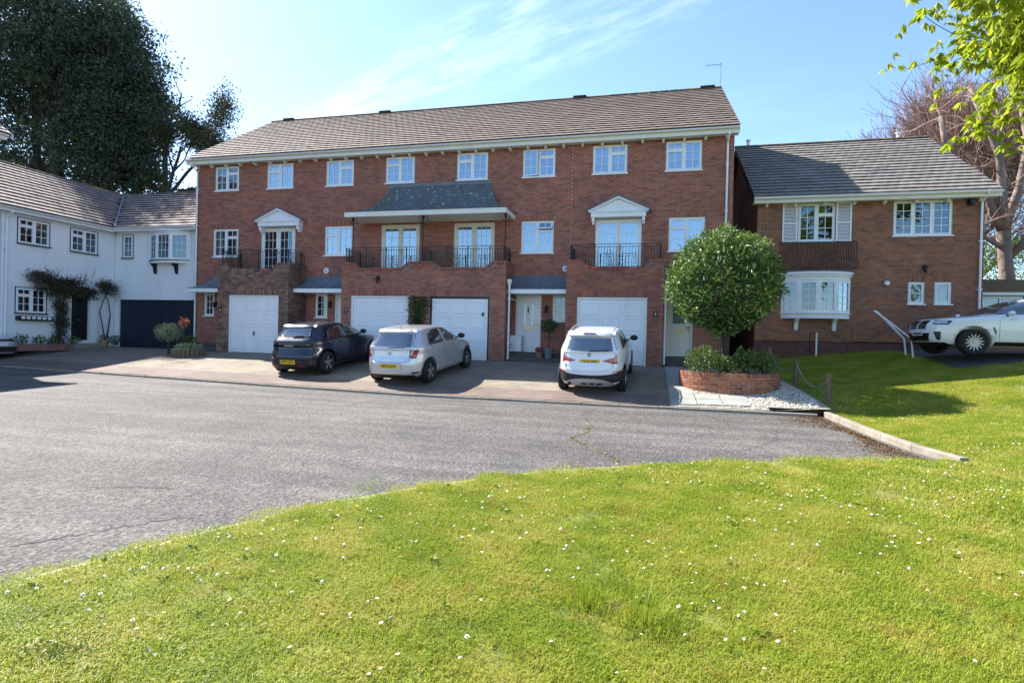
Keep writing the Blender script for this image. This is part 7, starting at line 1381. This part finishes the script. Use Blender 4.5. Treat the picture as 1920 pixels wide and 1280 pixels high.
# daisies
P = lawn_points(22000, (-8, 12, .5, 17), 1.9, 17); den = np.sin(P[:, 0] * 1.9 + 1) * np.cos(P[:, 1] * 1.6 + .7) + .6 * np.sin(P[:, 0] * .7 - P[:, 1] * .9); P = P[RNG.random(len(P)) < np.clip(.16 + .28 * den, .03, .6)]; P = P + RNG.normal(size=P.shape) * .05
def flower(r_, petals, cup, c_i):
    b = MB(); h = 0.0
    for k in range(petals): a = 2 * math.pi * k / petals; w_ = math.pi / petals * .95; b.add([(0.2 * r_ * math.cos(a), .2 * r_ * math.sin(a), .002), (r_ * .8 * math.cos(a - w_), r_ * .8 * math.sin(a - w_), cup), (r_ * math.cos(a), r_ * math.sin(a), cup), (r_ * .8 * math.cos(a + w_), r_ * .8 * math.sin(a + w_), cup)], [(0, 1, 2, 3)], 0)
    b.lathe([(0, .006), (.3 * r_, .005), (.33 * r_, .001)], (0, 0, 0), 8, c_i); b.tube([(0, 0, 0), (.003, .002, -.05)], .0013, 4, 2); me = bpy.data.meshes.new('flower'); me.from_pydata(b.v, [], b.f); me.polygons.foreach_set('material_index', b.m)
    for m in ('petal_white', 'petal_yellow', 'blade'): me.materials.append(MT[m])
    return me
z = lawn_z(P[:, 0], P[:, 1]) + RNG.uniform(.028, .05, len(P)); rot = np.stack([RNG.normal(0, .3, len(P)), RNG.normal(0, .3, len(P)), RNG.uniform(0, 6.28, len(P))], -1); scatter('daisies', np.concatenate([P, z[:, None]], 1), rot, RNG.uniform(.65, 1.1, len(P)), [flower(.0115, 11, .002, 1), flower(.0105, 10, .006, 1), flower(.0125, 12, -.001, 1)], 'small white daisies dotted over the lawn', 'daisies')
P = P[RNG.random(len(P)) < .02] + .4; P = P[inside(P, LAWN_POLY)]; me = flower(.014, 14, .004, 1); me.materials[0] = MT['petal_yellow']; scatter('dandelions', np.concatenate([P, (lawn_z(P[:, 0], P[:, 1]) + .045)[:, None]], 1), np.zeros((len(P), 3)), RNG.uniform(.8, 1.3, len(P)), [me], 'a few yellow dandelions in the lawn', 'dandelions')
# broad-leaved weeds
n_ = 70; P = lawn_points(400, (-6, 6, 1.5, 8), 1.9, 7)[:n_]; C, A, Ln = [], [], []
for x, y in list(P):
    for k in range(7): a = random.uniform(0, 6.28); C.append((x, y, float(lawn_z(x, y)) + .012)); A.append((math.cos(a), math.sin(a), random.uniform(.2, .6))); Ln.append(random.uniform(.03, .06))
o = leaves('lawn_weeds', None, np.array(C), np.array(A), np.array(Ln), np.array(Ln) * .45, 'hedge', .4 + RNG.random(len(C)) * .6); tag(o, 'flat rosettes of broad-leaved weeds in the lawn', 'weeds', kind='stuff')
# ================================================================== SMALL THINGS ON THE GROUND
MT['flag'] = mat('flagstone', (0.30, 0.30, 0.27), 0.9, 0.2, 4, 0.3, 50, stain=[((.16, .17, .13), 2, .5, .7, .6)]); fp = struct_root('garden_path')
for k in range(9):
    for j in range(1): y = 14.0 + k * .6; MB().add([(.62 + random.uniform(-.01, .01), y, drive_z(.7, y) + .035), (1.2, y + .01, drive_z(.7, y) + .035), (1.2, y + .585, drive_z(.7, y + .585) + .035), (.62, y + .58, drive_z(.7, y + .58) + .035), (.62, y, -.9), (1.2, y, -.9), (1.2, y + .585, -.9), (.62, y + .58, -.9)], [(0, 1, 2, 3), (0, 4, 5, 1), (1, 5, 6, 2), (2, 6, 7, 3), (3, 7, 4, 0)]) if False else None
    y = 13.98 + k * .6; q = MB(); a, b_ = .6 + random.uniform(-.01, .01), 1.19; zz = [float(drive_z(.7, y)) + .035, float(drive_z(.7, y + .585)) + .035]; q.add([(a, y, zz[0]), (b_, y, zz[0]), (b_, y + .585, zz[1]), (a, y + .585, zz[1]), (a, y, zz[0] - .06), (b_, y, zz[0] - .06), (b_, y + .585, zz[1] - .06), (a, y + .585, zz[1] - .06)], [(0, 1, 2, 3), (0, 4, 5, 1), (1, 5, 6, 2), (2, 6, 7, 3), (3, 7, 4, 0)]); q.build('flagstone', 'flag', fp)
for x, y in ((1.22, 14.05), (1.22, 14.65), (1.82, 14.1), (1.84, 14.62)): q = MB(); zz = [float(drive_z(x, y)) + .036, float(drive_z(x, y + .56)) + .036]; q.add([(x, y, zz[0]), (x + .57, y, zz[0]), (x + .57, y + .56, zz[1]), (x, y + .56, zz[1]), (x, y, zz[0] - .06), (x + .57, y, zz[0] - .06), (x + .57, y + .56, zz[1] - .06), (x, y + .56, zz[1] - .06)], [(0, 1, 2, 3), (0, 4, 5, 1), (1, 5, 6, 2), (2, 6, 7, 3), (3, 7, 4, 0)]); q.build('flagstone', 'flag', fp)
MT['pebble'] = mat('pale_gravel', None, 0.85, 0.15, 20, ramp=[(0, (0.22, 0.19, 0.16)), (.4, (0.46, 0.41, 0.34)), (.8, (0.62, 0.57, 0.49)), (1, (0.75, 0.71, 0.64))])
n_ = 15000; P = np.stack([RNG.uniform(1.2, 4.0, n_), RNG.uniform(13.86, 19.3, n_)], -1); P = P[inside(P, np.array(GRAVEL)) & (((P[:, 0] - PX) / (PRX + .02)) ** 2 + ((P[:, 1] - PY) / (PRY + .02)) ** 2 > 1) & ~((P[:, 0] < 2.4) & (P[:, 1] < 15.2) & (RNG.random(len(P)) < .85))]; k = len(P); S = RNG.uniform(.012, .028, (k, 3)) * np.array([1, 1, .7]); C = np.concatenate([P, (grav_z(P[:, 0], P[:, 1]) + .003)[:, None]], 1)
oc = np.array([(1, 0, 0), (-1, 0, 0), (0, 1, 0), (0, -1, 0), (0, 0, 1), (0, 0, -1)], float); th = RNG.uniform(0, 6.28, k); V = oc[None] * S[:, None, :]; V = np.stack([V[..., 0] * np.cos(th)[:, None] - V[..., 1] * np.sin(th)[:, None], V[..., 0] * np.sin(th)[:, None] + V[..., 1] * np.cos(th)[:, None], V[..., 2]], -1) + C[:, None, :]
fo = np.array([(0, 2, 4), (2, 1, 4), (1, 3, 4), (3, 0, 4), (2, 0, 5), (1, 2, 5), (3, 1, 5), (0, 3, 5)]); o = link('gravel', np_mesh('gravel', V.reshape(-1, 3), (np.arange(k)[:, None, None] * 6 + fo[None]).reshape(-1, 3), MT['pebble'], tone=np.repeat(RNG.random(k), 8))); tag(o, 'pale gravel chippings round the brick planter', 'gravel', kind='stuff')
q = MB(); q.box(2.75, 3.84, 13.83, 13.93, -.75, -.60); tag(q.build('timber_edging', 'darkwood'), 'dark timber sleeper holding back the gravel at the kerb', 'timber')
ch = [(4.22, 14.75), (4.06, 17.1), (3.86, 19.6)]
for k, (x, y) in enumerate(ch): z = float(lawn_z(x, y)); q = MB(); q.box(x - .05, x + .05, y - .05, y + .05, z - .2, z + .68); q.add([(x - .05, y - .05, z + .68), (x + .05, y - .05, z + .68), (x + .05, y + .05, z + .68), (x - .05, y + .05, z + .68), (x, y, z + .73)], [(0, 1, 4), (1, 2, 4), (2, 3, 4), (3, 0, 4)]); tag(q.build('chain_post', 'wood'), ['short wooden chain post at the lawn corner by the kerb', 'wooden chain post midway along the gravel edge', 'wooden chain post nearest the detached house wall'][k], 'post', 'wooden posts carrying the chain')
for k, ((x0, y0), (x1, y1)) in enumerate(zip(ch, ch[1:])):
    za, zb = float(lawn_z(x0, y0)) + .6, float(lawn_z(x1, y1)) + .6; q = MB(); q.tube([(x0 + (x1 - x0) * t_, y0 + (y1 - y0) * t_, za + (zb - za) * t_ - 1.5 * t_ * (1 - t_)) for t_ in np.linspace(0, 1, 15)], .014, 6); tag(q.build('chain', 'rope'), ['sagging chain from the corner post to the middle post', 'sagging chain from the middle post towards the house'][k], 'chain', 'chains between the wooden posts')
# rusty moss and leaf litter swept against the kerb; moss in a crack
MT['litter'] = mat('leaf_litter', None, 0.95, 0.3, 10, ramp=[(0, (0.07, 0.035, 0.012)), (.6, (0.17, 0.085, 0.025)), (1, (0.26, 0.15, 0.05))]); n_ = 5200; y = RNG.uniform(9.0, 13.7, n_); kx = np.interp(y, [9.1, 9.75, 10.6, 12.2, 13.8], [4.1, 4.0, 3.9, 3.84, 3.8]); x = kx - .03 - np.abs(RNG.normal(0, .22, n_)) * (1 + .6 * np.sin(y * 2.1) + .5 * (y > 12)) ; C = np.stack([x, y, road_z(x, y) + .006 + RNG.random(n_) * .01], -1)
o = leaves('leaf_litter', None, C, rand_unit(n_) * np.array([1, 1, .25]), RNG.uniform(.012, .035, n_), RNG.uniform(.01, .022, n_), 'litter'); tag(o, 'rust-brown moss and leaf litter along the foot of the lawn kerb', 'leaf litter', kind='stuff')
n_ = 900; t_ = RNG.random(n_); pth = np.array([(-.35, 7.75), (-.42, 8.01), (-.9, 8.75), (-1.2, 9.3), (-1.0, 9.9), (-1.0, 10.8)]); s_ = np.linspace(0, 1, len(pth)); x = np.interp(t_, s_, pth[:, 0]) + RNG.normal(0, .018, n_); y = np.interp(t_, s_, pth[:, 1]) + RNG.normal(0, .025, n_)
MT['cracksand'] = mat('sandy_moss', (0.30, 0.25, 0.10), 0.95, 0.25, 20); o = leaves('crack_moss', None, np.stack([x, y, road_z(x, y) + .004 + RNG.random(n_) * .004], -1), rand_unit(n_) * np.array([1, 1, .12]), RNG.uniform(.01, .03, n_), RNG.uniform(.008, .02, n_), 'cracksand'); tag(o, 'yellowish moss growing along a crack in the road', 'moss', kind='stuff')
MT['crack'] = mat('road_crack', (0.045, 0.042, 0.038), 0.95, .2, 10); ck = MB()
def crack(pts, w_):
    P = resample(pts, max(8, len(pts) * 7)); 
    for i in range(len(P) - 1):
        d = P[i + 1] - P[i]; nn = np.array([-d[1], d[0]]) / (np.linalg.norm(d) + 1e-9); j = RNG.normal(0, .02, 2) if i else np.zeros(2); P[i + 1] += j; a_, b_ = w_ * RNG.uniform(.4, 1.2), w_ * RNG.uniform(.4, 1.2)
        q = [P[i] - nn * a_, P[i + 1] - nn * b_, P[i + 1] + nn * b_, P[i] + nn * a_]; ck.add([(x, y, float(road_z(x, y)) + .003) for x, y in q], [(0, 1, 2, 3)])
crack([(-5.6, 4.6), (-5.1, 4.8), (-4.75, 4.85)], .009); crack([(-4.6, 3.2), (-4.25, 3.75), (-3.95, 4.1)], .008); crack([(-9, 9.5), (-7.5, 9.8), (-6, 10.3), (-5.2, 10.2)], .007); crack([(-1.05, 10.9), (-1.3, 12.0), (-1.1, 13.4)], .007); crack([(1.5, 9.2), (2.2, 10.4), (2.4, 11.8)], .006)
tag(ck.build('road_cracks', 'crack'), 'thin dark cracks in the worn road surface', 'cracks', kind='stuff')
n_ = 7000; t_ = RNG.random(n_); Eg = resample(EDGE[1:], 200); ii = (t_ * 198).astype(int); Pp = Eg[ii] + (Eg[ii + 1] - Eg[ii]) * RNG.random((n_, 1)); dn = Eg[ii + 1] - Eg[ii]; nn = np.stack([-dn[:, 1], dn[:, 0]], -1) / np.linalg.norm(dn, axis=1, keepdims=True); Pp = Pp + nn * (.02 + np.abs(RNG.normal(0, .12, n_)))[:, None]
o = leaves('road_grit', None, np.concatenate([Pp, (road_z(Pp[:, 0], Pp[:, 1]) + .003 + RNG.random(n_) * .006)[:, None]], 1), rand_unit(n_) * np.array([1, 1, .3]), RNG.uniform(.006, .02, n_), RNG.uniform(.006, .014, n_), 'pebble'); tag(o, 'pale grit gathered along the lawn edge of the road', 'grit', kind='stuff')
